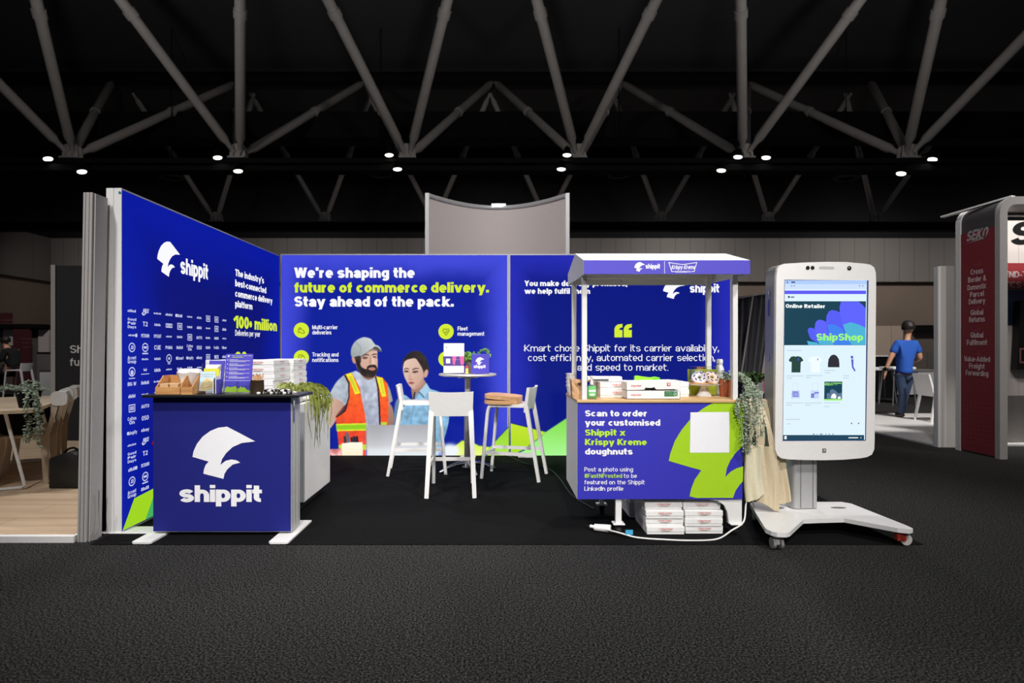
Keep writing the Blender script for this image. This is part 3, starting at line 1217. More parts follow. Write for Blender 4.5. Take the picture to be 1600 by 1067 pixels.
emblem(a, fx(1036, YB), fx(1070, YB), fz(467, YB), fz(438, YB))
tpx(a, YB, "shippit", 1077.5, 1124, 457, 13.5, .28, .2, 0, .05)
a.build('emblem_print', G_WHITE, W2)

# the backlit photograph of two people, and the lime shapes along the foot of the walls
pic = Picture(506, 795, 523, 713, 2.0)


def m1(p): return [(500 + x / 5.333, 515 + y / 5.333) for x, y in p]
def m2(p): return [(600 + x / 6.1, 540 + y / 6.1) for x, y in p]


pic.shape([(703, 713.5), (708, 699), (722, 688), (737, 690), (748, 696), (765, 698), (770, 713.5)], (214, 240, 60), (238, 252, 150), soft=.8, smooth=False)
pic.shape([(748, 713.5), (760, 704), (796, 666), (796, 713.5)], (150, 212, 40), (176, 236, 90), smooth=False)
pic.ell(703, 704, 15, 11, (240, 246, 255), soft=2.5)
# woman
pic.shape(m2([(400, 355), (440, 410), (510, 432), (565, 470), (600, 560), (620, 700), (570, 900), (505, 1052), (420, 1052), (300, 1052), (120, 900), (98, 740), (110, 560), (150, 492), (200, 470), (275, 520), (300, 450), (340, 430)]), (146, 190, 220), (120, 170, 205), var=.06, seed=3)
pic.shape(m2([(98, 740), (106, 560), (135, 510), (150, 640), (140, 760)]), (92, 120, 142), alpha=.8, soft=1)
pic.shape(m2([(470, 640), (500, 500), (560, 480), (530, 640), (500, 800), (470, 900)]), (164, 206, 232), alpha=.6, soft=1.2, var=.05)
pic.shape(m2([(268, 380), (380, 330), (392, 380), (335, 440), (290, 520), (275, 520)]), (186, 142, 122), (150, 112, 98))
pic.shape(m2([(283, 460), (300, 445), (292, 530), (280, 540)]), (40, 40, 52))
pic.shape(m2([(402, 358), (436, 412), (390, 492), (338, 432), (370, 400)]), (168, 208, 234), smooth=False)
pic.shape(m2([(338, 436), (390, 492), (380, 500), (330, 446)]), (64, 96, 128), smooth=False, alpha=.8)
pic.shape(m2([(300, 450), (318, 450), (262, 750), (240, 750)]), (118, 164, 198), alpha=.7, smooth=False)
pic.shape(m2([(178, 215), (186, 135), (230, 78), (290, 50), (352, 62), (402, 118), (424, 190), (432, 235), (405, 260), (380, 262), (330, 250), (210, 260), (190, 260)]), (34, 27, 27), (48, 38, 36), dirn=(1, 0), var=.12)
pic.ell(600 + 400 / 6.1, 540 + 266 / 6.1, 3.2, 6.6, (212, 164, 144), rot=15)
pic.shape(m2([(181, 225), (190, 165), (215, 138), (250, 126), (300, 122), (335, 165), (368, 225), (381, 290), (372, 350), (335, 398), (290, 416), (252, 395), (212, 335), (190, 280)]), (232, 200, 184), (206, 164, 146), dirn=(.9, .45))
pic.shape(m2([(290, 416), (335, 398), (374, 345), (380, 290), (345, 350), (310, 385)]), (178, 132, 114), alpha=.55, soft=1.2)
for p in ([(192, 222), (215, 212), (240, 220), (238, 226), (215, 220), (194, 230)], [(268, 226), (300, 212), (335, 216), (334, 222), (302, 221), (270, 234)]):
    pic.shape(m2(p), (58, 42, 38), smooth=False)
for p in ([(190, 243), (215, 235), (240, 247), (216, 256), (196, 252)], [(268, 250), (300, 238), (330, 246), (305, 259), (280, 258)]):
    pic.shape(m2(p), (70, 50, 46), alpha=.9)
pic.shape(m2([(250, 240), (236, 300), (246, 322), (262, 316), (256, 280)]), (196, 148, 130), alpha=.5, soft=.7)
pic.shape(m2([(236, 312), (255, 322), (276, 316), (270, 326), (246, 328)]), (160, 110, 98), alpha=.7)
pic.shape(m2([(232, 350), (262, 344), (292, 354), (270, 366), (246, 364)]), (172, 92, 90))
pic.shape(m2([(236, 355), (290, 355), (264, 358)]), (92, 44, 46), smooth=False, alpha=.8)
# man
pic.shape(m1([(20, 600), (75, 556), (130, 556), (190, 600), (206, 626), (160, 710), (112, 790), (60, 850), (20, 880)]), (222, 188, 170), (190, 148, 130), dirn=(1, .2))
pic.shape(m1([(568, 610), (600, 640), (618, 720), (612, 800), (555, 800), (560, 680)]), (176, 138, 118), (150, 112, 96))
pic.shape(m1([(558, 440), (585, 500), (607, 592), (572, 620), (560, 560)]), (168, 160, 152), smooth=False)
pic.shape(m1([(208, 376), (300, 342), (400, 400), (470, 384), (560, 450), (575, 620), (515, 800), (440, 1000), (385, 1000), (300, 700), (200, 626)]), (196, 204, 218), (160, 164, 190), var=.05, seed=5, smooth=False)
pic.shape(m1([(74, 562), (100, 498), (145, 428), (215, 374), (250, 420), (240, 560), (204, 628), (185, 602), (125, 572)]), (190, 200, 212), (164, 172, 186), dirn=(1, .3), var=.04)
pic.shape(m1([(360, 430), (380, 600), (420, 780), (405, 790), (365, 640)]), (142, 148, 172), alpha=.5, soft=1.0)
pic.shape(m1([(300, 285), (340, 372), (400, 418), (462, 388), (455, 330), (380, 330)]), (164, 116, 100), (140, 98, 84))
pic.shape(m1([(200, 378), (262, 358), (330, 480), (345, 560), (375, 700), (386, 790), (386, 1062), (168, 1062), (134, 762), (134, 725), (200, 682), (236, 600), (246, 450), (225, 396)]), (255, 108, 26), (236, 56, 42), smooth=False, var=.05, seed=8)
pic.shape(m1([(458, 384), (522, 400), (562, 450), (572, 600), (566, 795), (508, 795), (492, 600), (480, 450)]), (255, 106, 28), (246, 74, 34), smooth=False, var=.05, seed=9)
pic.shape(m1([(214, 372), (262, 360), (336, 530), (292, 540), (252, 430)]), (246, 238, 40), smooth=False)
pic.shape(m1([(240, 390), (262, 384), (316, 515), (300, 520)]), (206, 206, 44), smooth=False)
pic.shape(m1([(468, 390), (522, 402), (552, 555), (516, 560)]), (246, 238, 44), smooth=False)
pic.shape(m1([(495, 412), (515, 415), (538, 535), (524, 538)]), (214, 214, 60), smooth=False)
pic.shape(m1([(134, 785), (386, 778), (386, 840), (140, 846)]), (222, 238, 40), smooth=False)
pic.shape(m1([(137, 796), (386, 790), (386, 828), (140, 834)]), (146, 206, 26), smooth=False)
pic.shape(m1([(155, 960), (386, 955), (386, 1000), (160, 1006)]), (196, 224, 40), smooth=False)
pic.shape(m1([(508, 770), (560, 770), (556, 796), (508, 796)]), (196, 214, 50), smooth=False)
pic.shape(m1([(196, 640), (230, 612), (212, 676), (140, 728), (136, 716)]), (112, 44, 28), alpha=.8)
pic.shape(m1([(200, 376), (214, 376), (246, 444), (248, 560), (214, 680), (140, 732), (136, 722), (204, 672), (238, 560), (236, 450)]), (26, 20, 24), smooth=False)
pic.shape(m1([(458, 388), (468, 388), (490, 480), (502, 640), (506, 792), (494, 792), (488, 640), (478, 480)]), (26, 20, 24), smooth=False)
pic.ell(500 + 284 / 5.333, 515 + 246 / 5.333, 3.4, 7.2, (200, 146, 126), rot=-10)
pic.shape(m1([(276, 230), (300, 206), (340, 214), (420, 152), (472, 150), (479, 230), (482, 300), (472, 352), (440, 392), (392, 396), (345, 366), (310, 305), (292, 262)]), (228, 192, 174), (206, 160, 140), dirn=(-.4, .9))
pic.shape(m1([(284, 214), (334, 214), (342, 262), (322, 300), (300, 262)]), (58, 42, 36), soft=.6)
pic.shape(m1([(298, 250), (326, 262), (346, 310), (388, 330), (396, 306), (440, 288), (470, 304), (478, 345), (455, 388), (418, 400), (372, 392), (335, 360), (308, 305)]), (34, 25, 24), (46, 34, 31), var=.15, seed=2)
pic.shape(m1([(404, 322), (436, 312), (462, 322), (458, 334), (436, 340), (410, 334)]), (202, 138, 126))
pic.shape(m1([(412, 324), (460, 324), (436, 328)]), (110, 60, 56), smooth=False, alpha=.8)
pic.shape(m1([(426, 214), (440, 214), (460, 282), (444, 292), (424, 286)]), (238, 204, 188), alpha=.7)
pic.shape(m1([(420, 215), (428, 215), (428, 280), (416, 288), (412, 270)]), (158, 108, 92), alpha=.6, soft=.8)
pic.shape(m1([(352, 232), (378, 224), (402, 234), (380, 245), (360, 243)]), (96, 70, 62), alpha=.9)
pic.shape(m1([(438, 226), (456, 220), (474, 228), (456, 236)]), (96, 70, 62), alpha=.9)
pic.shape(m1([(346, 214), (380, 202), (410, 208), (408, 215), (380, 212), (350, 224)]), (52, 38, 34), smooth=False)
pic.shape(m1([(432, 208), (456, 198), (476, 204), (475, 210), (456, 207), (434, 216)]), (52, 38, 34), smooth=False)
pic.shape(m1([(330, 215), (420, 152), (478, 148), (478, 172), (420, 178), (350, 224)]), (70, 50, 46), alpha=.55, soft=1.2)
pic.shape(m1([(258, 205), (263, 150), (298, 95), (358, 64), (418, 74), (448, 108), (466, 138), (420, 152), (370, 186), (330, 214), (276, 230), (264, 222)]), (206, 212, 212), (150, 158, 162), dirn=(-.5, .8))
pic.shape(m1([(326, 214), (370, 178), (420, 144), (470, 128), (502, 150), (514, 180), (492, 180), (440, 156), (392, 188), (352, 216)]), (214, 220, 218), (160, 166, 166))
pic.shape(m1([(440, 152), (474, 142), (514, 180), (490, 182)]), (60, 62, 66), alpha=.85)
pic.shape(m1([(300, 100), (345, 150), (330, 212), (322, 214), (332, 152), (292, 106)]), (150, 156, 160), alpha=.6, soft=.6)
# laptop, cup of pens, red box
pic.shape([(574, 664.5), (677, 663), (676, 713.5), (574, 713.5)], (172, 172, 178), (226, 228, 232), smooth=False)
pic.shape([(574, 664.5), (600, 664.3), (600, 713.5), (574, 713.5)], (150, 150, 156), (210, 210, 214), alpha=.45, soft=6, smooth=False)
pic.shape([(574, 700), (690, 698), (690, 713.5), (574, 713.5)], (232, 240, 244), alpha=.7, soft=3, smooth=False)
pic.shape(m1([(66, 996), (182, 990), (182, 1062), (66, 1062)]), (214, 120, 122), (236, 176, 172), smooth=False, var=.12)
for x0, y0, x1, y1, c in ((205, 890, 212, 950, (38, 48, 60)), (225, 860, 238, 950, (66, 112, 138)), (262, 900, 270, 950, (26, 26, 40)), (282, 890, 292, 950, (20, 24, 52)), (305, 890, 312, 950, (16, 18, 30))):
    pic.shape(m1([(x0 - 8, y0), (x0 + 10, y0 - 6), (x1 + 12, y1), (x1 - 10, y1)]), c, smooth=False)
pic.shape(m1([(180, 948), (268, 936), (356, 938), (359, 1062), (182, 1062)]), (255, 252, 232), (255, 240, 205), smooth=False)
pic.build('picture_print', YB, .004, (5, 28, 150), W1, 'photo print of a man in an orange vest and a woman in a denim shirt', INK)

pic = Picture(798, 1142, 640, 713, 1.0)
pic.shape([(797, 661), (853, 675), (822, 700), (800, 712), (797, 713.5)], (198, 228, 40), (168, 220, 40), smooth=False)
pic.shape([(853, 675), (905, 640), (1000, 640), (1143, 713.5), (800, 713.5), (822, 702)], (124, 216, 60), (170, 250, 150), smooth=False)
pic.build('lime_shape_print', YB, .003, (2, 18, 126), W2, 'lime and green shapes', INK)

# left wall: two lightboxes back to back, we see their white end profiles and the printed side
WL = thing('lightbox_wall', (XL - .03, 5.65, 0), 'tall blue backlit wall covered with rows of small white client logos', 'display wall', 'backlit walls of the booth')
Y0, Y1, Z1 = 4.136, 7.15, 2.40
MB().box(XL - .053, XL - .001, Y0, Y0 + .02, .006, Z1).box(XL - .053, XL - .001, Y1 - .02, Y1, .006, Z1).box(XL - .053, XL - .001, Y0 + .02, Y1 - .02, Z1 - .012, Z1).box(XL - .053, XL - .001, Y0 + .02, Y1 - .02, .006, .02).build('frame', WHITE, WL)
MB().box(XL - .05, XL, Y0 + .004, Y1 - .004, .02, Z1 - .012).build('fabric', lightbox_mat('logo_wall_fabric', (4, 12, 112), (6, 24, 158), 1, 3.0, 2.4, .75, .6), WL)
MB().lathe([(0, 0), (.008, 0), (.009, -.004), (0, -.006)], n=14, mtx=Matrix.Translation((XL - .012, Y0, 2.368)) @ Matrix.Rotation(R(90), 4, 'X') @ Matrix.Rotation(PI, 4, 'X')).build('lock_dot', mat('blue_plastic', (30, 120, 150), .4), WL)
WL2 = thing('lightbox_wall', (XL - .09, 5.65, 0), 'white end profile of the second display wall standing behind the client logo wall', 'display wall', 'backlit walls of the booth')
MB().box(XL - .108, XL - .056, Y0, Y1, .006, Z1, .003).build('frame', WHITE, WL2)
MB().box(XL - .111, XL - .108, Y0 + .02, Y1 - .02, .02, Z1 - .02).build('fabric', BLACK_MATT, WL2)
for k in (4.2, 6.9):
    MB().box(XL - .2, XL + .3, k - .075, k + .075, .006, .016, .004).build('foot', WHITE, WL)
PL = Plane((XL, 0, 0), (0, 1, 0), (0, 0, 1), (1, 0, 0))
yl = lambda px: XL * F / (px - CX)
zl = lambda px, py: H - (py - CY) * yl(px) / F
a = Print(PL, .003)
emblem(a, 4.565, 4.895, 1.855, 2.135)
a.text('shippit', 4.90, 5.375, 1.905, .135, .28, .2, 0, .05)
a.build('emblem_print', G_WHITE, WL)
a = Print(PL, .003)
for i, s in enumerate(('The industry\'s', 'best-connected', 'commerce delivery', 'platform')):
    z = 2.01 - .1035 * i
    wds = (.735, .80, .985, .42)[i]
    a.text(s, 5.93, 5.93 + wds, z, .068, .31, .21)
a.text('Deliveries per year', 5.93, 6.56, 1.415, .058, .16, .13)
a.build('claim_lettering', G_WHITE, WL)
a = Print(PL, .003)
a.text('100+ million', 5.93, 7.06, 1.49, .125, .33, .22)
a.text('20+', 5.93, 6.3, 1.13, .125, .33, .22)
a.build('claim_lettering', G_LIME, WL)
cols = [4.249 + .1605 * i for i in range(10)]
rows = [1.5555 - .0866 * j for j in range(15)]
words_ = {(0, 0): '-----', (1, 0): 'swoosh', (2, 0): '-----', (3, 0): '-----', (4, 0): 'o---', (5, 0): '---', (6, 0): '---', (7, 0): 'box', (8, 0): 'box2', (9, 0): '---',
          (0, 1): 'Good|Pair|Days', (1, 1): 'T2', (3, 1): 'pill', (4, 1): 'box2', (8, 1): 'shield', (0, 2): '---o', (1, 2): 'PETBARN', (2, 2): 'SPOTLIGHT', (5, 2): 'box2', (6, 2): 'AUTO',
          (0, 3): 'JD', (1, 3): 'badge', (2, 3): 'CUE', (3, 3): 'PUMA', (5, 3): 'Cotton|On', (6, 3): 'OSO', (7, 3): '---', (8, 3): 'FedEx', (9, 3): 'Uber',
          (0, 4): 'Accent|Group', (3, 4): 'target', (4, 4): 'o Kmart', (5, 4): 'o shopify', (6, 4): 'ebay', (7, 4): 'sq', (8, 4): 'WIX', (0, 5): 'apple', (1, 5): 'leaf', (0, 6): 'BIG W', (1, 6): '-----',
          (0, 8): 'box2', (1, 8): 'AUTO', (0, 9): 'Cotton|On', (1, 9): 'OSO', (0, 10): 'o shopify', (1, 10): 'ebay', (0, 11): '-----', (1, 11): 'swoosh', (0, 12): 'Good|Pair|Days', (1, 12): 'T2',
          (0, 13): '---o', (1, 13): 'PETBARN', (0, 14): 'JD', (1, 14): 'badge', (0, 15): 'Accent|Group'}
rows.append(rows[-1] - .0866)
a = Print(PL, .003)
for j, z in enumerate(rows):
    for i, y in enumerate(cols):
        if j > 6 and i > 2:
            continue
        s = words_.get((i, j), ('-----', '----', '---')[(i * 3 + j) % 3])
        k = .046
        if s == 'swoosh':
            a.poly([(y - .045, z - .012), (y - .03, z - .026), (y - .008, z - .022), (y + .05, z + .016), (y - .012, z - .012), (y - .024, z - .012), (y - .028, z + .004)])
            a.text('NIKE', y - .03, y + .042, z - .004, .03, .26, .2, .25)
        elif s in ('JD', 'target', 'badge', 'apple'):
            a.line([(y + .035 * math.cos(q * PI / 8), z + .03 * math.sin(q * PI / 8)) for q in range(17)], .008)
            if s == 'JD': a.text('JD', y - .02, y + .02, z - .013, .026, .25, .2)
            elif s == 'target': a.disc(y, z, .012, 14); a.rect(y - .02, y + .02, z - .045, z - .039)
            elif s == 'badge': a.rect(y - .022, y + .022, z - .008, z + .008); a.rect(y - .036, y + .036, z - .05, z - .04)
            else: a.disc(y, z - .006, .018, 14); a.rect(y - .036, y + .036, z - .05, z - .044)
        elif s in ('box', 'box2', 'sq', 'pill', 'shield'):
            q = .034 if s != 'pill' else .044
            hgt = .024 if s != 'pill' else .013
            a.line([(y - q, z - hgt), (y + q, z - hgt), (y + q, z + hgt), (y - q, z + hgt), (y - q, z - hgt)], .007)
            for e in (-.012, 0, .012):
                a.rect(y - q * .7, y + q * .7, z + e * .8 - .003, z + e * .8 + .003)
        elif s == 'leaf':
            for q in (-1, 0, 1): a.poly([(y + q * .012 - .008, z), (y + q * .02, z + .022), (y + q * .012 + .008, z)])
            a.text('--------', y - .05, y + .05, z - .03, .02, .2, .3)
        elif set(s) <= set('-o'):
            wd = .05 if len(s) > 4 else .042
            hgt = (.018, .024, .013)[(i + j) % 3]
            n = 5 + (i + j) % 4
            for q in range(n):           # letters too small to read: a row of short marks
                x0 = y - wd + q * 2 * wd / n
                a.rect(x0, x0 + 1.45 * wd / n, z - hgt / 2, z - hgt / 2 + hgt * (1.0 if (q * 7 + i) % 3 else .7))
            if 'o' in s: a.disc(y + (.05 if s[-1] == 'o' else -.055), z, .014, 12)
        else:
            ls = s.split('|')
            for q, part in enumerate(ls):
                o_ = part.startswith('o ')
                part = part[2:] if o_ else part
                wd = min(.05, .0135 * len(part) + .004)
                cp = .034 if len(ls) == 1 and len(part) < 4 else (.026 if len(ls) < 3 else .02)
                a.text(part, y - wd + (.01 if o_ else 0), y + wd + (.01 if o_ else 0), z - cp / 2 + ((len(ls) - 1) / 2 - q) * .027, cp, .24, .18)
                if o_: a.disc(y - .046, z, .013, 12)
a.build('client_logo_print', mat('dummy', (0, 0, 0)) if False else glow('backlit_grey_white_ink', (196, 200, 236), 1.0), WL, 'rows of small white logos')
a = Print(PL, .003)
a.poly([(4.142, .024), (4.275, .215), (4.60, .235), (5.1, .33), (5.6, .28), (6.1, .024)])
a.build('lime_shape_print', glow('backlit_lime_panel', (160, 214, 32), 1.0), WL)
a = Print(PL, .004)
a.poly([(4.41, .024), (4.50, .15), (4.60, .235), (4.95, .20), (5.0, .024)])
a.build('green_shape_print', glow('backlit_green_panel', (70, 176, 96), 1.0), WL)
MB().lathe([(0, -.02), (.02, -.012), (.024, 0), (.02, .012), (0, .02)], (XL + .03, yl(236), zl(236, 692)), 14).build('red_tag', mat('red_plastic', (190, 30, 50), .4), WL, True)

# ================================================================== RECEPTION COUNTER
CF = 0.006                       # carpet surface
X0, X1, D0, D1 = -2.352, -1.403, 4.09, 4.275
t = thing('reception_counter', ((X0 + X1) / 2, 4.2, CF), 'navy counter with a large white sail emblem on its front and a black top', 'counter')
fr = MB()
for x in (X0, X1 - .03):
    fr.box(x, x + .03, D0 + .006, D1, .03, .955, .002)
fr.box(X0 + .03, X1 - .03, D0 + .006, D1, .03, .05).box(X0 + .03, X1 - .03, D0 + .006, D1, .935, .955)
fr.box(X1, X1 + .002, D0 + .055, D0 + .062, .03, .955).box(X1, X1 + .002, D0 + .12, D0 + .127, .03, .955)
fr.build('frame', ALU_MATT, t)
MB().box(X0 + .004, X1 - .004, D0, D0 + .01, .036, .952).build('front_panel', NAVY, t)
MB().box(X0 + .03, X1 - .03, D1 - .03, D1 - .012, .05, .935).build('back_panel', NAVY, t)
MB().box(X0 - .035, X1 + .075, 4.022, 4.335, .956, .976, .004).build('countertop', mat('black_laminate', (22, 22, 24), .35), t)
for x in (-2.33, -1.43):
    MB().prism([(-.065, 3.93), (-.05, 3.915), (.05, 3.915), (.065, 3.93), (.065, 4.42), (-.065, 4.42)], (x, 0, CF), (1, 0, 0), (0, 1, 0), (0, 0, .012)).build('foot', WHITE, t)
MB().box(X1, X1 + .006, D0 + .03, D0 + .05, .78, .93).build('latch', CHROME, t)
PC = depth_plane(D0)
a = Print(PC, .002)
emblem(a, fx(301, D0), fx(399, D0), fz(748, D0), fz(666.5, D0))
tpx(a, D0, 'shippit', 280.5, 410, 784, 26, .30, .22, 0, .03)
a.build('emblem_print', WHITE_INK, t)

# drinks fridge behind the counter
t = thing('bar_fridge', (-1.8, 5.0, CF), 'low white cabinet fridge standing behind the navy counter', 'fridge')
MB().box(-2.15, -1.548, 4.63, 5.38, .06, .87, .01).build('body', WHITE_MATT, t)
MB().box(-1.54, -1.495, 4.66, 5.385, .085, .862, .008).build('door', WHITE_PL, t)
MB().box(-1.549, -1.539, 4.65, 5.375, .08, .866).build('door_seal', BLACK, t)
MB().box(-1.535, -1.49, 4.64, 4.658, .09, .86, .004).build('door_edge', ALU_MATT, t)
MB().box(-2.12, -1.53, 4.66, 5.36, .03, .06).build('plinth', BLACK, t)
for x in (-2.05, -1.6):
    for y in (4.72, 5.3):
        MB().tube([(x, y, CF), (x, y, .035)], .02, 10).build('foot', RUBBER, t)

# ------------------------------------------------------------------ doughnut boxes: one carton, copied
BW, BL, BH = .262, .35, .0525


def make_carton(h=BH, wdt=BW, ln=BL):
    t = thing('doughnut_box', (0, 0, 0), 'white card doughnut box', 'box')
    MB().box(-wdt / 2 + .003, wdt / 2 - .003, .003, ln - .003, 0, h * .97).build('tray', WHITE_CARD, t)
    MB().box(-wdt / 2, wdt / 2, 0, ln, h * .30, h, .0025, 1).build('lid', WHITE_CARD, t)
    p = Print(Plane((0, 0, 0), (1, 0, 0), (0, 0, 1), (0, -1, 0)), .0012)
    p.text('Krispy Kreme', -.036, .042, h * .62, h * .2, .2, .15, .25)
    p.line([(-.046, h * .8), (-.038, h * .52), (.042, h * .52), (.05, h * .8)], .0018)
    p.build('logo_print', RED_INK, t)
    p = Print(Plane((0, 0, 0), (1, 0, 0), (0, 0, 1), (0, -1, 0)), .0012)
    p.text('DOUGHNUTS', -.028, .032, h * .36, h * .1, .2, .16)
    p.build('caption_print', GREEN_INK, t)
    for sx in (-1, 1):
        p = Print(Plane((sx * wdt / 2, 0, 0), (0, -sx if False else sx, 0), (0, 0, 1), (sx, 0, 0)), .0012)
        yc = sx * ln * .52
        p.text('Krispy Kreme', yc - .04, yc + .04, h * .66, h * .16, .2, .15, .25)
        p.line([(yc - .05, h * .84), (yc - .04, h * .5), (yc + .04, h * .5), (yc + .05, h * .84)], .0018)
        p.build('side_logo_print', RED_INK, t)
    return t


carton = make_carton()
used = []


def put_carton(x, y, z, label, group, rz=0.0):
    o = carton if not used else copy_tree(carton)
    used.append(o)
    return place(o, (x, y, z), rz, label, group)


rnd = random.Random(4)
lv = ['lowest', 'second', 'third', 'fourth', 'fifth', 'topmost']
for s, (y0, nm) in enumerate(((4.66, 'stack over the near edge of the fridge'), (5.02, 'stack at the wall end of the fridge'))):
    for k in range(6):
        put_carton(-1.735 - BW / 2 + rnd.uniform(-.006, .006) + (.03 if s else 0) - .0, y0 + rnd.uniform(-.003, .003), .871 + k * .0545,
                   f'{lv[k]} white doughnut box of the {nm}', 'doughnut boxes on the fridge')
        # boxes on the fridge are wider towards the logo wall: a second column beside them
for k in range(6):
    put_carton(-1.735 - BW * 1.5 - .012, 4.665, .871 + k * .0545, f'{lv[k]} plain white box behind the purple sign on the fridge', 'doughnut boxes on the fridge')
for s, px in enumerate((1037, 1098)):
    x = fx(px, 4.15)
    for k in range(4):
        put_carton(x + rnd.uniform(-.007, .007), 4.13 + rnd.uniform(-.012, .01) + (.03 if k == 3 else 0), CF + k * (BH + .002),
                   f'{("lowest", "second", "third", "topmost")[k]} doughnut box in the {("stack beside the plug", "stack beside the wide cart leg")[s]} under the cart', 'doughnut boxes under the cart')
    for k in range(3):
        put_carton(x - .03 + rnd.uniform(-.01, .01), 4.52 + rnd.uniform(-.01, .01), CF + k * (BH + .002),
                   f'{("lowest", "middle", "topmost")[k]} doughnut box of the rear row behind the {("stack beside the plug", "stack beside the wide cart leg")[s]}', 'doughnut boxes under the cart')

# ------------------------------------------------------------------ things on the counter
ZC = .976
t = thing('wooden_tray', (-2.17, 4.13, ZC), 'bamboo box with two compartments and a slanted side on the counter', 'desk organiser')
d = 4.06
x0, x1 = fx(243, d), fx(282, d)
b = MB()
b.box(x0, x1, 4.055, 4.064, ZC, ZC + .05, .002).box(x0, x1, 4.225, 4.234, ZC, ZC + .125, .002).box(x0, x1, 4.064, 4.225, ZC, ZC + .008)
for x in (x0, x1 - .008):
    b.prism([(4.064, 0), (4.225, 0), (4.225, .125), (4.15, .125), (4.064, .05)], (x, 0, ZC), (0, 1, 0), (0, 0, 1), (.008, 0, 0))
b.build('box', BAMBOO, t)
b = MB()
b.prism([(4.055, .0), (4.235, .0), (4.235, .125), (4.055, .05)], (x1, 0, ZC), (0, 1, 0), (0, 0, 1), (.004, 0, 0))
b.prism([(4.055, .0), (4.235, .0), (4.235, .125), (4.15, .125), (4.055, .05)], (x1 + .075, 0, ZC), (0, 1, 0), (0, 0, 1), (.008, 0, 0))
b.box(x1, x1 + .075, 4.055, 4.063, ZC, ZC + .05).box(x1, x1 + .08, 4.227, 4.235, ZC, ZC + .125).box(x1, x1 + .08, 4.06, 4.23, ZC, ZC + .006)
b.build('slanted_side', BAMBOO, t)
for k in range(2):
    xx = x0 + .018 + k * .068
    MB().box(xx, xx + .058, 4.075, 4.215, ZC + .008, ZC + .072, .003).build('card_box', wood_mat('kraft', (206, 168, 124), (222, 186, 142), 0, 4), t)
b = MB()
b.lathe([(.0, .0), (.05, .0), (.062, .03), (.082, .085), (.074, .10), (.05, .105), (.0, .1)], (fx(295, 4.22), 4.23, ZC + .06), 18)
for v in b.bm.verts:
    v.co += Vector((rnd.uniform(-.006, .006), rnd.uniform(-.005, .005), rnd.uniform(-.006, .006)))
b.lathe([(0, 0), (.02, 0), (.03, .03), (.04, .065), (0, .06)], (fx(298, 4.22), 4.255, ZC), 14)
tag(b.build('paper_pouch', WHITE_CARD, None, True), 'rounded white paper pouch behind the bamboo box', 'pouch')


def holder(name, x0, x1, y, h, lean, label, cat):
    """clear acrylic stand: leaning back sheet, foot, low front lip; returns (thing, plane of its sheet)"""
    t = thing(name, ((x0 + x1) / 2, y, ZC), label, cat)
    u = Vector((1, 0, 0))
    v = Vector((0, math.sin(lean), math.cos(lean)))
    n = Vector((0, -math.cos(lean), math.sin(lean)))
    b = MB()
    b.prism([(0, 0), (x1 - x0, 0), (x1 - x0, h), (0, h)], (x0, y, ZC + .002), u, v, -n * .003)
    b.box(x0, x1, y - .04, y + .07, ZC, ZC + .003)
    b.build('stand', GLASSY, t)
    return t, Plane(Vector((x0, y, ZC + .004)), u, v, n)


d = 4.1
t, pl = holder('brochure_stand', fx(304, d), fx(345, d), 4.17, .21, .2, 'clear acrylic stand holding folded brochures on the counter', 'brochure stand')
wd = fx(345, d) - fx(304, d)
b = MB()
b.prism([(.0, 0), (wd, 0), (wd, .075), (0, .075)], pl.P(0, 0, .052), pl.u, pl.v, pl.n * .003).box(pl.o.x, pl.o.x + wd, 4.10, 4.17, ZC + .003, ZC + .006)
b.build('pocket', GLASSY, t)


def leaflet(name, pl, x0, x1, y0, y1, lift, m, label, cat, prints=()):
    t = thing(name, pl.P((x0 + x1) / 2, y0, lift), label, cat, 'brochures on the counter')
    MB().prism([(x0, y0), (x1, y0), (x1, y1), (x0, y1)], pl.P(0, 0, lift), pl.u, pl.v, pl.n * .004).build('sheet', m, t)
    for nm, mm, fn in prints:
        p = Print(pl, lift + .0052)
        fn(p)
        p.build(nm, mm, t)
    return t


PALE_BLUE = mat('pale_blue_print', (196, 218, 226), .6)
CREAM = mat('cream_print', (226, 206, 150), .6)
YEL = mat('yellow_print', (214, 210, 60), .6)


def fish(p):
    p.poly([(.025, .04), (.05, .03), (.09, .035), (.12, .05), (.125, .085), (.1, .11), (.075, .105), (.06, .12), (.045, .09), (.03, .075)])


leaflet('leaflet', pl, .055, .165, .03, .225, .012, PURPLE, 'dark purple leaflet at the back of the acrylic stand', 'leaflet')
leaflet('leaflet', pl, .035, .145, .02, .195, .02, WHITE_CARD, 'white leaflet with a grey corner in the acrylic stand', 'leaflet',
        (('corner_print', GREY_INK, lambda p: p.poly([(.1, .15), (.145, .195), (.145, .15)])),))
leaflet('leaflet', pl, .03, .138, .012, .165, .028, YEL, 'yellow leaflet in the acrylic stand', 'leaflet')
leaflet('leaflet', pl, .012, .118, .006, .142, .036, PALE_BLUE, 'pale blue leaflet with a cream drawing at the front of the acrylic stand', 'leaflet',
        (('drawing_print', CREAM, lambda p: p.poly([(x * .85 + .004, y) for x, y in ((.014, .012), (.06, .006), (.12, .02), (.122, .06), (.1, .092), (.06, .098), (.03, .06))])),
         ('outline_print', mat('brown_ink', (170, 120, 70), .6), lambda p: p.line([(x, y) for x, y in smooth_path([(.03, .03), (.045, .06), (.06, .085), (.08, .07), (.1, .06), (.085, .035), (.05, .028)], 4, True)], .003)),
         ('title_print', mat('grey_blue_ink', (140, 170, 180), .6), lambda p: p.text('-------', .02, .11, .118, .014, .2, .2).text('------', .03, .1, .104, .012, .2, .2))))
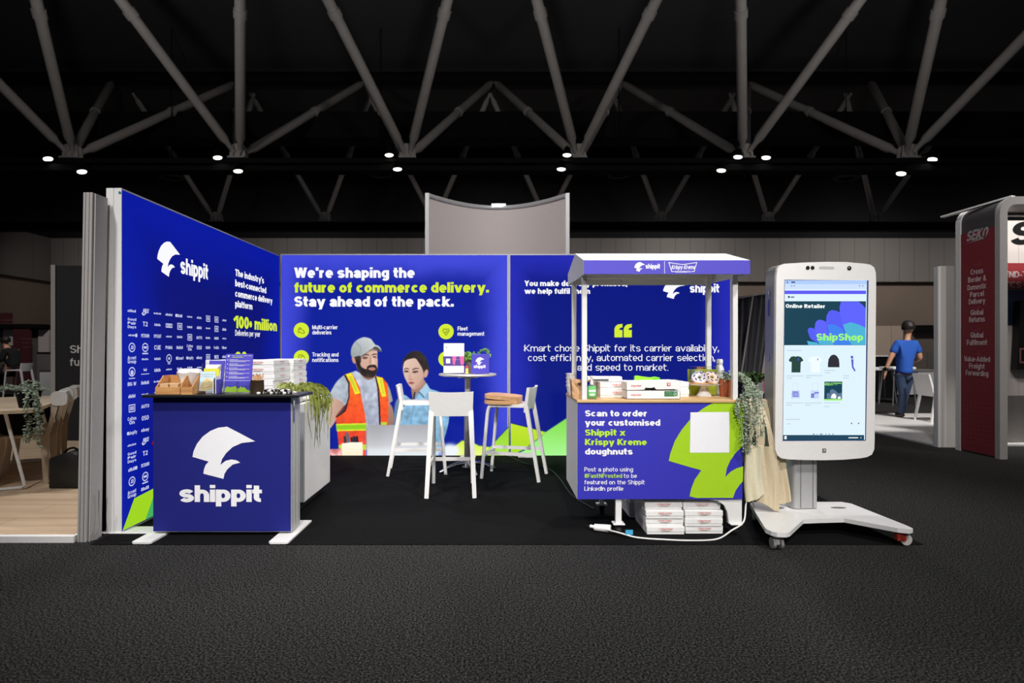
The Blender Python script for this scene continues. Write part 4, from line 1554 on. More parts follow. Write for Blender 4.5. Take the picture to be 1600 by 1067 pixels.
for k in range(4):
    tag(MB().box(-2.02 + .004 + k * .006, -2.02 + .0075 + k * .006, 4.13, 4.21, ZC + .004, ZC + .12 + .01 * (k % 2)).build('flyer', (WHITE_CARD, BLACK, PURPLE, WHITE_CARD)[k]) if False else
        MB().box(fx(339, 4.14) + k * .008, fx(339, 4.14) + .004 + k * .008, 4.08, 4.155, ZC + .0035, ZC + .10 + .012 * (k % 3)).build('flyer', (WHITE_CARD, BLACK, WHITE_CARD, PURPLE)[k]),
        f'{("white", "black", "second white", "purple")[k]} flyer standing on edge between the two acrylic stands', 'leaflet', 'brochures on the counter')

t, pl = holder('sign_holder', fx(347, d), fx(390, d), 4.13, .275, .13, 'clear acrylic sign holder with a tall purple instruction sheet', 'sign holder')
wd = fx(390, d) - fx(347, d)
sh = thing('instruction_sheet', pl.P(wd / 2, 0, .003), 'purple sheet with white numbered instructions in the acrylic holder', 'sheet')
MB().prism([(0, .004), (wd, .004), (wd, .272), (0, .272)], pl.P(0, 0, .002), pl.u, pl.v, pl.n * .001).build('sheet', PURPLE, sh)
p = Print(pl, .0045)
emblem(p, .012, .03, .248, .264)
p.text('Bring the real deal, power the team,'.replace('Bring the real deal, power the team', '---- --- ---- ----- ----'), .042, wd - .008, .256, .008, .3, .3)
for i in range(5):
    y = .228 - i * .029
    p.rect(.012, .017, y - .002, y + .005)
    p.rect(.026, .026 + .06, y + .003, y + .005).rect(.026, wd - .02, y - .005, y - .003).rect(.026, wd - .05 - .01 * (i % 2), y - .011, y - .009)
p.rect(.004, wd - .004, .085, .0865)
p.build('instruction_lettering', WHITE_INK, sh)
p = Print(pl, .0045)
p.rect(.042, .12, .247, .2505)
p.build('subtitle_lettering', LIME_INK, sh)
p = Print(pl, .005)
p.poly([(.004, .006), (wd - .004, .006), (wd - .006, .016), (wd - .03, .022), (wd - .05, .042), (wd - .06, .036), (.115, .046), (.1, .03), (.08, .048), (.045, .04), (.018, .046), (.006, .03)])
p.build('lime_print', LIME_INK, sh)
b = MB()
b.prism([(0, 0), (wd, 0), (wd, .08), (0, .08)], pl.P(0, 0, .03), pl.u, pl.v, pl.n * .003)
for e in (.0, wd * .5, wd - .003):
    b.prism([(e, 0), (e + .003, 0), (e + .003, .08), (e, .08)], pl.P(0, 0, .006), pl.u, pl.v, pl.n * .024)
b.build('front_pocket', GLASSY, t)

# pencil cup with pencils, cluster of wrapped sweets
cx, cy = fx(402, 4.12), 4.12
t = thing('pencil_cup', (cx, cy, ZC), 'dark wire mesh pencil cup on the counter', 'pencil cup')
MESHM = mat('dark_bronze_mesh', (66, 52, 36), .5, metal=.3, var=.4, scale=300)
MB().lathe([(0, 0), (.045, 0), (.046, .005), (.044, .09), (.047, .094), (.043, .094), (.041, .01), (0, .008)], (cx, cy, ZC), 24).build('cup', MESHM, t, True)
for k in range(11):
    an, rr = k * 2.4, .008 + .0024 * k
    p0 = Vector((cx + rr * .5 * math.cos(an), cy + rr * .5 * math.sin(an), ZC + .012))
    p1 = Vector((cx + rr * 1.35 * math.cos(an), cy + rr * 1.2 * math.sin(an), ZC + .118 + .006 * (k % 3)))
    t = thing('pencil', p0, ('natural wood pencil standing in the mesh cup'), 'pencil', 'wooden pencils in the mesh cup')
    MB().tube([p0, p1], .0042, 7).build('shaft', wood_mat('pencil_wood', (214, 160, 104), (232, 186, 132), 2, 20), t)
    dv = (p1 - p0).normalized()
    MB().tube([p1, p1 + dv * .012], [.004, .001], 7).build('tip', mat('pencil_lead', (120, 84, 52), .6), t)
GOLD = mat('gold_foil', (196, 160, 96), .3, metal=.7, var=.2)
FOIL = mat('black_white_foil', (16, 16, 22), .25, var=.4)
for k in range(54):
    layer = k // 33
    q = k - 33 * layer
    row, col_ = q % 3, q // 3
    yy = 4.075 + row * .04 + .018 * layer
    x = fx((404 if layer == 0 else 416) + col_ * 5.1 + row * 1.8, yy) + rnd.uniform(-.004, .004)
    z = ZC + .008 + .016 * layer
    t = thing('wrapped_sweet', (x, yy, z), 'small black and gold wrapped sweet in the heap beside the pencil cup', 'sweet', 'wrapped sweets on the counter')
    M = Matrix.Translation((x, yy, z)) @ Matrix.Rotation(rnd.uniform(-.6, .6), 4, 'Z')
    MB().box(-.010, .010, -.008, .008, -.0075, .0075, .003, 2, M).build('wrapper', FOIL if k % 4 else WHITE_CARD, t, True)
    MB().box(-.018, -.0105, -.006, .006, -.002, .003, 0, 1, M).box(.0105, .018, -.006, .006, -.002, .003, 0, 1, M).build('twist', GOLD if k % 2 else WHITE_CARD, t)


# ------------------------------------------------------------------ plants
def leaf_blade(mb, path, wdt, up=(0, 0, 1)):
    """ribbon leaf along a path"""
    P = [Vector(p) for p in path]
    L, Rr = [], []
    n = len(P)
    for i, p in enumerate(P):
        tdir = (P[min(i + 1, n - 1)] - P[max(i - 1, 0)]).normalized()
        s = tdir.cross(Vector(up))
        if s.length < 1e-3:
            s = Vector((1, 0, 0))
        s.normalize()
        k = wdt * math.sin(PI * min(1, (i + .6) / n)) ** .6 / 2 if i < n - 1 else 0.0005
        L.append(mb.bm.verts.new(p + s * k))
        Rr.append(mb.bm.verts.new(p - s * k))
    for i in range(n - 1):
        mb.bm.faces.new((L[i], L[i + 1], Rr[i + 1], Rr[i]))


def small_leaf(mb, p, dirn, nrm, ln, wdt):
    p, dirn, nrm = Vector(p), Vector(dirn).normalized(), Vector(nrm)
    s = dirn.cross(nrm)
    if s.length < 1e-3:
        s = Vector((1, 0, 0))
    s.normalize()
    up = s.cross(dirn)
    q = [p, p + dirn * ln * .35 + s * wdt / 2 + up * ln * .06, p + dirn * ln * .75 + s * wdt * .38, p + dirn * ln - up * ln * .08, p + dirn * ln * .75 - s * wdt * .38, p + dirn * ln * .35 - s * wdt / 2 + up * ln * .06]
    mb.bm.faces.new([mb.bm.verts.new(v) for v in q])


def leaf_mat(name, a, b):
    return mat(name, tuple((x + y) / 2 for x, y in zip(a, b)), .55, var=.45, scale=25)


# spider plant hanging over the fridge
t = thing('spider_plant', (fx(480, 4.95), 4.95, .871), 'long bladed yellow green plant spilling over the fridge edge', 'plant')
bx, by = -1.60, 4.78
MB().lathe([(0, 0), (.04, 0), (.055, .06), (.05, .06), (.04, .05), (0, .05)], (bx, by, .871), 18).build('pot', WHITE_PL, t, True)
fol = MB()
rp = random.Random(11)
for k in range(95):
    if k < 52:      # over the edge and down
        ex = -1.47 + rp.uniform(-.015, .09)
        ey = by + rp.uniform(-.12, .22)
        drop = rp.choice((.06, .09, .12, .16, .2, .36)) * rp.uniform(.8, 1.15)
        s0 = Vector((bx + rp.uniform(-.05, .04), by + rp.uniform(-.05, .05), .92))
        path = [s0, s0.lerp(Vector((ex, ey, .93)), .5) + Vector((0, 0, rp.uniform(.03, .09))), (ex - .02, ey, .93 + rp.uniform(-.01, .05)),
                (ex + rp.uniform(.0, .03), ey + rp.uniform(-.03, .03), .87 - drop * .35), (ex + rp.uniform(-.02, .03), ey * .8 + (by + .06) * .2, .87 - drop)]
    else:
        an = rp.uniform(0, 2 * PI)
        ln = rp.uniform(.12, .24)
        s0 = Vector((bx + rp.uniform(-.04, .03), by + rp.uniform(-.04, .04), .92))
        dx, dy = math.cos(an) * ln, math.sin(an) * ln * .7
        path = [s0, s0 + Vector((dx * .4, dy * .4, rp.uniform(.05, .10))), s0 + Vector((dx * .8, dy * .8, rp.uniform(.02, .08))), s0 + Vector((dx, dy, rp.uniform(-.02, .03)))]
    leaf_blade(fol, smooth_path([tuple(Vector(q)) for q in path], 4), rp.uniform(.008, .014), (0.3, 1, .2))
fol.build('foliage', leaf_mat('spider_leaf', (104, 120, 44), (176, 176, 92)), t)


def trailing(name, pot_c, pot_r, pot_h, pot_m, label, strands, lm, seed, ln=.022, crown=70, cr=.08):
    """potted plant with small leaves on trailing stems; strands: list of paths"""
    t = thing(name, pot_c, label, 'plant')
    c = Vector(pot_c)
    MB().lathe([(0, 0), (pot_r * .72, 0), (pot_r, pot_h), (pot_r * 1.05, pot_h), (pot_r * 1.05, pot_h * .84), (pot_r * .98, pot_h * .84)][:3] +
               [(pot_r * 1.02, pot_h), (pot_r * .9, pot_h), (pot_r * .85, pot_h * .85), (0, pot_h * .85)], c, 24).build('pot', pot_m, t, True)
    rq = random.Random(seed)
    f = MB()
    stems = MB()
    for path in strands:
        P = [Vector(p) for p in smooth_path(path, 10)]
        stems.tube(P, .0016, 5)
        for i in range(0, len(P)):
            for _ in range(3):
                d_ = Vector((rq.uniform(-1, 1), rq.uniform(-1, 1), rq.uniform(-.7, .6)))
                small_leaf(f, P[i] + d_ * .004, d_, (rq.uniform(-.5, .5), -1, rq.uniform(0, 1)), ln * rq.uniform(.7, 1.3), ln * .45)
    for k in range(crown):
        an, el = rq.uniform(0, 2 * PI), rq.uniform(.1, 1.4)
        r = cr * rq.uniform(.4, 1)
        p = c + Vector((math.cos(an) * math.cos(el) * r, math.sin(an) * math.cos(el) * r, pot_h * .9 + math.sin(el) * r * .8))
        stems.tube([c + Vector((0, 0, pot_h * .8)), p], .0012, 4)
        for _ in range(3):
            d_ = Vector((rq.uniform(-1, 1), rq.uniform(-1, 1), rq.uniform(-.4, 1)))
            small_leaf(f, p, d_, (rq.uniform(-.5, .5), -1, rq.uniform(0, 1)), ln * rq.uniform(.7, 1.3), ln * .5)
    stems.build('stem', mat('plant_stem', (96, 104, 70), .7), t)
    f.build('foliage', lm, t)
    return t

# ================================================================== DOUGHNUT CART
CX0, CX1, CD0, CD1 = .558, 1.692, 4.10, 4.73
cart = thing('serving_cart', (1.125, 4.4, CF), 'white wheeled serving cart with a canopy and a blue and lime front panel', 'cart')
b = MB()
b.box(CX0, CX0 + .02, CD0, CD1, .253, .916).box(CX1 - .02, CX1, CD0, CD1, .253, .916).box(CX0 + .02, CX1 - .02, CD1 - .02, CD1, .253, .916).box(CX0 + .02, CX1 - .02, CD0, CD1 - .02, .253, .275)
b.box(CX0 + .02, CX1 - .02, CD0 + .001, CD0 + .02, .275, .916)
b.build('cabinet_body', WHITE_MATT, cart)
fp = MB().box(CX0 + .001, CX1 - .001, CD0 - .003, CD0, .254, .915).build('front_panel', INDIGO, cart)
MB().box(CX0 - .004, CX1 + .004, CD0 - .012, CD1 + .01, .916, .936, .003).build('worktop', BIRCH, cart)
DF = CD0 - .003
PF = depth_plane(DF)
c5 = lambda pts: [(1020 + x / 6.275, 620 + y / 6.275) for x, y in pts]
a = Print(PF, .0015)
ppx(a, DF, c5([(612, 52), (560, 75), (520, 95), (440, 150), (360, 228), (280, 325), (215, 432), (172, 550), (155, 628), (475, 720), (410, 810), (375, 900), (360, 975), (425, 990),
               (785, 990), (810, 920), (850, 862), (882, 830), (885, 680), (820, 700), (760, 735), (710, 785), (725, 700), (760, 620), (820, 540), (888, 478), (890, 52)]))
a.build('leaf_print', LIME_PRINT, fp)
a = Print(PF, .002)
tpx(a, DF, 'Scan to order', 914, 1011.5, 650.5, 9.6, .31, .2)
tpx(a, DF, 'your customised', 914, 1031.5, 665, 9.6, .31, .2)
tpx(a, DF, 'doughnuts', 914, 988.5, 710, 9.6, .31, .2)
tpx(a, DF, 'Post a photo using', 913, 989, 736.5, 6.6, .14, .12)
tpx(a, DF, 'to be', 974.5, 995, 746.5, 6.6, .14, .12)
tpx(a, DF, 'featured on the Shippit', 913, 1007.5, 756.5, 6.6, .14, .12)
tpx(a, DF, 'LinkedIn profile', 913, 974, 766.5, 6.6, .14, .12)
a.build('white_lettering', WHITE_INK, fp)
a = Print(PF, .002)
tpx(a, DF, 'Shippit x', 914, 977, 680.4, 9.6, .31, .2)
tpx(a, DF, 'Krispy Kreme', 914, 1010.5, 695.3, 9.6, .31, .2)
tpx(a, DF, '#FastNFrosted', 913, 972, 746.5, 6.6, .17, .14)
a.build('lime_lettering', LIME_INK, fp)
a = Print(PF, .0025)
ppx(a, DF, [(1078.6, 644), (1139.5, 643.6), (1139.2, 707), (1077.8, 707)])
a.build('white_label', WHITE_INK, fp)
for x, y in ((.609, 4.125), (1.647, 4.125), (.609, 4.66), (1.647, 4.63)):
    MB().box(x - .0175, x + .0175, y - .0175, y + .0175, .936, 1.885, .002, 1).build('post', WHITE, cart)
# canopy: gabled, fascias front and back
A0, A1, AF, AR, AB = .587, 1.702, 4.0, 4.43, 4.88
can = MB()
side = [(AF, 1.785), (AF, 1.88), (AR, 1.992), (AB, 1.893), (AB, 1.805)]
for x in (A0, A1 - .012):
    can.prism(side, (x, 0, 0), (0, 1, 0), (0, 0, 1), (.012, 0, 0))
inn = (A1 - A0 - .024, 0, 0)
can.prism([(AF, 1.785), (AF, 1.88), (AF + .012, 1.88), (AF + .012, 1.785)], (A0 + .012, 0, 0), (0, 1, 0), (0, 0, 1), inn)
can.prism([(AB, 1.805), (AB, 1.893), (AB - .012, 1.893), (AB - .012, 1.805)], (A0 + .012, 0, 0), (0, 1, 0), (0, 0, 1), inn)
can.prism([(AF + .012, 1.872), (AF + .012, 1.883), (AR, 1.992), (AR, 1.980)], (A0 + .012, 0, 0), (0, 1, 0), (0, 0, 1), inn)
can.prism([(AR, 1.980), (AR, 1.992), (AB - .012, 1.895), (AB - .012, 1.884)], (A0 + .012, 0, 0), (0, 1, 0), (0, 0, 1), inn)
cano = can.build('canopy', WHITE_MATT, cart)
MB().box(A0 + .001, A1 - .001, AF - .004, AF, 1.786, 1.879).build('fascia', PURPLE, cano)
for x in (.78, 1.03, 1.31, 1.5):
    MB().box(x - .011, x + .011, AB - .05, AB - .013, 1.83, 1.885).build('rib', WHITE_MATT, cano)
MB().box(A0 + .013, A1 - .013, 4.11, 4.145, 1.82, 1.86).box(A0 + .013, A1 - .013, 4.62, 4.655, 1.83, 1.87).build('rail', WHITE_MATT, cano)
DC = AF - .004
a = Print(depth_plane(DC), .0015)
emblem(a, fx(991, DC), fx(1008, DC), fz(424.6, DC), fz(409.4, DC))
tpx(a, DC, 'shippit', 1008.5, 1031.5, 419.6, 7.4, .28, .2, 0, .05)
a.rect(fx(1037.9, DC), fx(1038.6, DC), fz(427.6, DC), fz(408, DC))
L = lambda pts, wd: a.line([(fx(x, DC), fz(y, DC)) for x, y in pts], wd * DC / F)
L([(1054, 424.3), (1049.5, 424.3), (1045, 410.2), (1066.5, 413.4), (1088.6, 410.2), (1084.5, 424.3), (1080, 424.3)], 1.0)
tpx(a, DC, 'Krispy Kreme', 1049, 1086, 420.6, 6.6, .2, .15, .22)
tpx(a, DC, 'DOUGHNUTS', 1055, 1079, 426, 2.8, .2, .16)
a.build('canopy_lettering', WHITE_INK, cano)


def cart_leg(x0, x1, y, gusset):
    b = MB()
    if gusset:
        p = [(x0, .085), (x1, .085), (x1, .253), (x0 - .14, .253), (x0 - .135, .246), (x0 - .08, .24), (x0 - .03, .21), (x0 - .008, .16)]
    else:
        p = [(x0, .085), (x1, .085), (x1, .253), (x0, .253)]
    b.prism(p, (0, y, 0), (1, 0, 0), (0, 0, 1), (0, .03, 0))
    xm = (x0 + x1) / 2
    b.box(xm - .04, xm + .04, y - .025, y + .055, .078, .086, .002)
    l = b.build('leg', WHITE, cart)
    m = MB()
    m.tube([(xm - .014, y + .02, CF + .03), (xm + .014, y + .02, CF + .03)], .03, 18)
    m.prism([(-.02, .03), (.02, .03), (.03, .075), (-.03, .075)], (xm - .02, y + .02, CF - .003), (0, 1, 0), (0, 0, 1), (.004, 0, 0))
    m.prism([(-.02, .03), (.02, .03), (.03, .075), (-.03, .075)], (xm + .016, y + .02, CF - .003), (0, 1, 0), (0, 0, 1), (.004, 0, 0))
    m.build('caster', RUBBER, l, True)


cart_leg(.824, .864, 4.11, False)
cart_leg(1.602, 1.692, 4.11, True)
cart_leg(.802, .836, 4.62, False)
cart_leg(1.56, 1.65, 4.62, False)
h = MB()
h.prism([(CX1, .86), (CX1, .905), (2.0, .905), (2.012, .9), (2.016, .885), (2.0, .868), (1.96, .86)], (0, 4.33, 0), (1, 0, 0), (0, 0, 1), (0, .05, 0))
h.build('handle', WHITE, cart)

# white cord and plug strip under the cart
tag(MB().tube([(x, y, z) for x, y, z in smooth_path([(.72, 4.2, .03), (.84, 4.06, .035), (.95, 4.02, CF + .01), (1.12, 3.99, CF + .006), (1.3, 3.97, CF + .006), (1.48, 4.0, CF + .006), (1.6, 4.06, .05), (1.70, 4.1, .1), (1.76, 4.2, .2), (1.84, 4.3, .235), (1.9, 4.4, .12), (1.95, 4.5, .05)], 8)], .0055, 8)
    .build('power_cord', WHITE_PL, None, True), 'white power cord running along the carpet under the cart', 'cord')
t = thing('plug_adaptor', (.76, 4.17, CF), 'white plug adaptor lying beside the front cart caster', 'plug')
MB().tube([(.66, 4.2, .04), (.69, 4.19, .035)], .012, 10).tube([(.69, 4.19, .034), (.80, 4.155, .034)], [.024, .028], 12).build('body', WHITE_PL, t, True)
MB().tube([(.645, 4.205, .04), (.66, 4.2, .04)], .006, 8).build('pin', CHROME, t)
tag(MB().box(.875, .925, 4.033, 4.037, .03, .062).build('cable_tag', mat('sky_blue_tag', (70, 168, 214), .5)), 'sky blue tag hanging on the white cord under the cart', 'tag')

# ------------------------------------------------------------------ things on the cart
ZT_ = .936
for k in range(4):
    t = thing('paper_cup', (.596, 4.67, ZT_ + .001 + k * .03), f'{("lowest", "second", "third", "topmost")[k]} white paper cup of the nested stack at the rear cart post', 'cup', 'nested paper cups on the cart')
    base = Vector((.578, 4.60, ZT_ + .001 + k * .03))
    MB().lathe([(0, .0), (.026, .0), (.038, .062), (.041, .066), (.041, .07), (.037, .07), (.034, .062), (.024, .006), (0, .005)], base, 24).build('cup', WHITE_CARD, t, True)
KRAFT = mat('brown_paper', (184, 146, 110), .85, var=.12, scale=20, bump=.2)
t = thing('paper_bag', (.62, 4.33, ZT_), 'small brown paper bag with a dark twist behind the front cart post', 'bag')
b = MB()
b.prism([(fx(894, 4.3), 0), (fx(913, 4.3), 0), (fx(914, 4.3), .125), (fx(893, 4.3), .13)], (0, 4.29, ZT_), (1, 0, 0), (0, 0, 1), (0, .1, 0))
bmesh.ops.subdivide_edges(b.bm, edges=b.bm.edges[:], cuts=4, use_grid_fill=True)
for v in b.bm.verts:
    if v.co.z > ZT_ + .02:
        v.co += Vector((rnd.uniform(-.004, .004), rnd.uniform(-.005, .005), rnd.uniform(-.005, .003)))
b.build('bag', KRAFT, t)
MB().tube([(.585, 4.285, ZT_ + .1), (.62, 4.28, ZT_ + .105), (.66, 4.285, ZT_ + .115), (.70, 4.3, ZT_ + .13)], .006, 8).build('twist', mat('dark_brown_twine', (92, 66, 46), .9), t, True)
t = thing('hand_sanitiser_bottle', (.665, 4.16, ZT_), 'clear pump bottle with a green label at the front cart post', 'bottle')
bx0, bx1 = fx(916, 4.16), fx(932.5, 4.16)
xm = (bx0 + bx1) / 2
MB().box(bx0, bx1, 4.135, 4.185, ZT_, ZT_ + .1, .008, 3).build('bottle', GLASSY, t, True)
MB().box(bx0 + .006, bx1 - .006, 4.14, 4.18, ZT_ + .004, ZT_ + .085, .006, 2).build('gel', mat('green_gel', (120, 190, 110), .3), t, True)
p = Print(depth_plane(4.135), .001)
p.rect(bx0 + .012, bx1 - .01, ZT_ + .02, ZT_ + .094)
lb = p.build('label', mat('green_label', (110, 200, 110), .5), t)
p = Print(depth_plane(4.135), .002)
p.rect(bx0 + .014, bx1 - .012, ZT_ + .052, ZT_ + .066).rect(bx0 + .022, bx1 - .022, ZT_ + .026, ZT_ + .04)
p.build('label_print', WHITE_INK, lb)
MB().lathe([(0, .1), (.012, .1), (.013, .118), (.008, .12), (.006, .15), (.014, .152), (.014, .16), (0, .162)], (xm, 4.16, ZT_), 16).box(xm - .004, xm + .03, 4.156, 4.164, ZT_ + .152, ZT_ + .159).build('pump', WHITE_PL, t, True)
for nm, px, y0, n in (('beside the sanitiser bottle', 966, 4.3, 2), ('behind the open box', 1049, 4.36, 2)):
    for k in range(n):
        put_carton(fx(px, y0), y0 + (.006 if k else 0), ZT_ + k * .0545, f'{("lower", "upper")[k]} doughnut box of the pair {nm} on the cart', 'closed doughnut boxes on the cart')
zt2 = ZT_ + .108
t = thing('flat_gadget', (fx(944, 4.36), 4.4, zt2), 'flat white gadget with a dark grey slot on the upper box', 'gadget')
MB().box(fx(918, 4.36), fx(972, 4.36), 4.35, 4.45, zt2, zt2 + .04, .008, 3).build('casing', WHITE_PL, t, True)
MB().box(fx(928, 4.35), fx(951, 4.35), 4.347, 4.352, zt2 + .008, zt2 + .02).build('slot', mat('slate_plastic', (70, 74, 78), .5), t)
t = thing('handheld_gadget', (fx(1012, 4.4), 4.4, zt2), 'lime green handheld gadget lying on the upper boxes', 'tool')
b = MB()
b.prism([(0, .004), (.03, 0), (.08, .008), (.13, .0), (.178, .002), (.182, .03), (.15, .036), (.12, .03), (.07, .036), (.02, .044), (0, .04)], (fx(992, 4.4), 4.4, zt2), (1, 0, 0), (0, 0, 1), (0, .03, 0))
b.build('body', mat('lime_plastic', (140, 222, 40), .4), t)
MB().box(fx(1020, 4.4), fx(1031, 4.4), 4.395, 4.4, zt2 + .006, zt2 + .028).build('button', mat('green_plastic', (100, 190, 40), .4), t)
# open box
t = thing('open_doughnut_box', (1.085, 4.28, ZT_), 'half open doughnut box with cut out flap at the front edge of the cart', 'box')
ox0, ox1, oy0, oy1 = .905, 1.277, 4.14, 4.42
b = MB()
zz = ZT_ + .002
b.box(ox0, ox1, oy0, oy0 + .003, zz, zz + .058).box(ox0, ox1, oy1 - .003, oy1, zz, zz + .058).box(ox0, ox0 + .003, oy0, oy1, zz, zz + .058).box(ox1 - .003, ox1, oy0, oy1, zz, zz + .058).box(ox0, ox1, oy0, oy1, zz, zz + .003)
b.build('tray', WHITE_CARD, t)
lo_ = Matrix.Translation((ox0, oy1, zz + .059)) @ Matrix.Rotation(R(-.6), 4, 'X') @ Matrix.Rotation(R(-1.2), 4, 'Y')
b = MB()
Wd, Ln = ox1 - ox0 + .004, oy1 - oy0 + .004
b.box(0, Wd, -Ln, 0, .052, .055, 0, 1, lo_).box(0, .003, -Ln, 0, .0, .052, 0, 1, lo_).box(Wd - .003, Wd, -Ln, 0, .0, .052, 0, 1, lo_).box(0, Wd, -.003, 0, 0, .052, 0, 1, lo_)
fl = [(0, 0), (.12, 0), (.135, .018), (.15, .012), (.175, .012), (.19, .018), (.205, 0), (Wd, 0), (Wd, .052), (0, .052)]
q = [lo_ @ Vector((x, -Ln, z)) for x, z in fl]
q2 = [lo_ @ Vector((x, -Ln + .003, z)) for x, z in fl]
va = [b.bm.verts.new(v) for v in q]; vb = [b.bm.verts.new(v) for v in q2]
b.bm.faces.new(va); b.bm.faces.new(vb[::-1])
for i in range(len(va)):
    b.bm.faces.new((va[i], vb[i], vb[(i + 1) % len(va)], va[(i + 1) % len(va)]))
lid = b.build('lid', WHITE_CARD, t)
nrm = (lo_.to_3x3() @ Vector((0, -1, 0))).normalized()
pl = Plane(lo_ @ Vector((0, -Ln, 0)), lo_.to_3x3() @ Vector((1, 0, 0)), lo_.to_3x3() @ Vector((0, 0, 1)), nrm)
p = Print(pl, .0015)
p.text('Krispy Kreme', .03, .10, .022, .014, .2, .15, .25).rect(.28, .304, .022, .046)
p.build('lid_logo_print', RED_INK, lid)
p = Print(pl, .0025)
p.rect(.2915, .296, .026, .042).rect(.286, .29, .03, .042).rect(.2975, .3005, .03, .042)
for k in range(6):
    p.rect(.262 + k * .012, .268 + k * .012, .008, .011)
p.build('mark_print', WHITE_INK, lid)
p = Print(depth_plane(oy0), .0015)
p.text('Krispy Kreme', ox0 + .03, ox0 + .10, zz + .022, .014, .2, .15, .25)
p.build('logo_print', RED_INK, t)
p = Print(depth_plane(oy0), .0015)
p.rect(ox0 + .262, ox0 + .355, zz + .018, zz + .055)
gl = p.build('green_label', mat('green_card', (44, 112, 70), .6), t)
p = Print(depth_plane(oy0), .003)
p.text('------', ox0 + .27, ox0 + .31, zz + .042, .008, .2, .2).text('--------', ox0 + .27, ox0 + .32, zz + .03, .008, .2, .2)
p.line([(ox0 + .341 + .014 * math.cos(q * PI / 8), zz + .036 + .016 * math.sin(q * PI / 8)) for q in range(17)], .003)
p.disc(ox0 + .341, zz + .036, .006, 12)
p.build('label_print', mat('pale_green_ink', (190, 214, 196), .6), gl)

# cake stand with board, two doughnuts and a clear cover
cc = Vector((fx(1100, 4.4), 4.4, ZT_))
t = thing('cake_stand', cc, 'white pedestal cake stand carrying two doughnuts', 'cake stand')
MB().lathe([(0, 0), (.052, 0), (.054, .006), (.04, .03), (.026, .06), (.026, .07), (.05, .078), (.118, .086), (.124, .094), (.12, .094), (.1, .09), (0, .089)], cc, 40).build('stand', mat('white_porcelain', (232, 232, 234), .2), t, True)
zb = ZT_ + .094
tag(MB().lathe([(0, 0), (.095, 0), (.097, .003), (.095, .009), (0, .009)], (cc.x - .02, cc.y, zb), 36).build('serving_board', BAMBOO, None, True), 'round wooden board lying on the white cake stand', 'board')


def doughnut(c, tilt, label, icing, drop):
    t = thing('doughnut', c, label, 'doughnut', 'doughnuts on the cake stand')
    M = Matrix.Translation(c) @ Euler(tilt).to_matrix().to_4x4()
    MB().lathe([(.014, 0)] + [(.034 + .021 * math.cos(q), .018 * math.sin(q)) for q in np.linspace(PI, -PI, 21)], n=28, mtx=M).build('dough', mat('fried_dough', (196, 140, 88), .7, var=.15), t, True)
    m = MB()
    m.lathe([(.034 + .0225 * math.cos(q), .0195 * math.sin(q)) for q in np.linspace(PI * .95, .12, 12)], n=28, mtx=M)
    m.build('icing', icing, t, True)
    for k in range(7):
        an = k * .9
        q = M @ Vector((.036 * math.cos(an), .036 * math.sin(an), .019))
        d_ = M.to_3x3() @ Vector((math.cos(an + 1.2), math.sin(an + 1.2), 0))
        MB().tube([q - d_ * .012, q, q + d_ * .012], [.003, .0055, .003], 7).build('drizzle', drop, t, True)


PURP = mat('purple_icing', (70, 58, 130), .35)
doughnut(Vector((cc.x - .045, cc.y - .03, zb + .042)), (R(48), R(-12), 0), 'doughnut with white icing and a dark side on the cake stand', mat('white_icing', (228, 224, 224), .3), PURP)
doughnut(Vector((cc.x + .045, cc.y - .03, zb + .043)), (R(52), R(10), 0), 'doughnut with pinkish icing and purple drops on the cake stand', mat('cream_icing', (222, 196, 176), .35), PURP)
doughnut(Vector((cc.x - .01, cc.y + .045, zb + .045)), (R(48), R(0), 0), 'doughnut half hidden behind the two iced ones', mat('white_icing', (228, 224, 224), .3), PURP)
t = thing('clear_cover', (cc.x - .005, cc.y + .03, zb), 'clear acrylic cover open at the front over the doughnuts', 'cover')
b = MB()
q0, q1, r0, r1, s1 = cc.x - .085, cc.x + .085, cc.y - .045, cc.y + .075, zb + .125
b.box(q0, q1, r0, r1, s1 - .003, s1).box(q0, q0 + .003, r0, r1, zb + .01, s1 - .003).box(q1 - .003, q1, r0, r1, zb + .01, s1 - .003).box(q0 + .003, q1 - .003, r1 - .003, r1, zb + .01, s1 - .003)
b.build('cover', GLASSY, t)
# lime carrier behind, brown box, white flask, terracotta plant
yk = 4.56
t = thing('gift_bag', (fx(1100, yk), yk + .04, ZT_), 'lime paper carrier bag behind the cake stand', 'bag')
MB().box(fx(1080, yk), fx(1119, yk), yk, yk + .09, ZT_, fz(577.5, yk), .002, 1).build('bag', mat('lime_paper', (186, 200, 40), .7, var=.05), t)
MB().box(fx(1080, yk), fx(1119, yk), yk - .002, yk, fz(581, yk), fz(577.5, yk)).build('hem', mat('dark_lime_paper', (150, 168, 34), .7), t)
tag(MB().box(fx(1088, 4.68), fx(1105, 4.68), 4.66, 4.70, ZT_, fz(573, 4.68), .003).build('brown_box', mat('brown_card', (150, 92, 58), .7)), 'narrow brown box standing behind the lime carrier bag', 'box')
t = thing('drinking_flask', (fx(1124, 4.58), 4.62, ZT_), 'white insulated bottle with a rounded cap behind the terracotta pot', 'bottle')
fc = (fx(1124.5, 4.62), 4.62, ZT_)
MB().lathe([(0, 0), (.036, 0), (.037, .01), (.037, .16), (.03, .20), (.022, .225), (.0215, .232), (0, .232)], fc, 28).build('bottle', mat('white_enamel', (236, 236, 238), .3), t, True)
MB().lathe([(0, .234), (.0245, .234), (.025, .238), (.0245, .262), (.018, .27), (0, .27)], fc, 28).build('cap', WHITE_PL, t, True)
GREYLEAF = leaf_mat('grey_green_leaf', (92, 112, 88), (190, 200, 184))
st = []
rq = random.Random(5)
pc = Vector((fx(1134, 4.38), 4.38, ZT_))
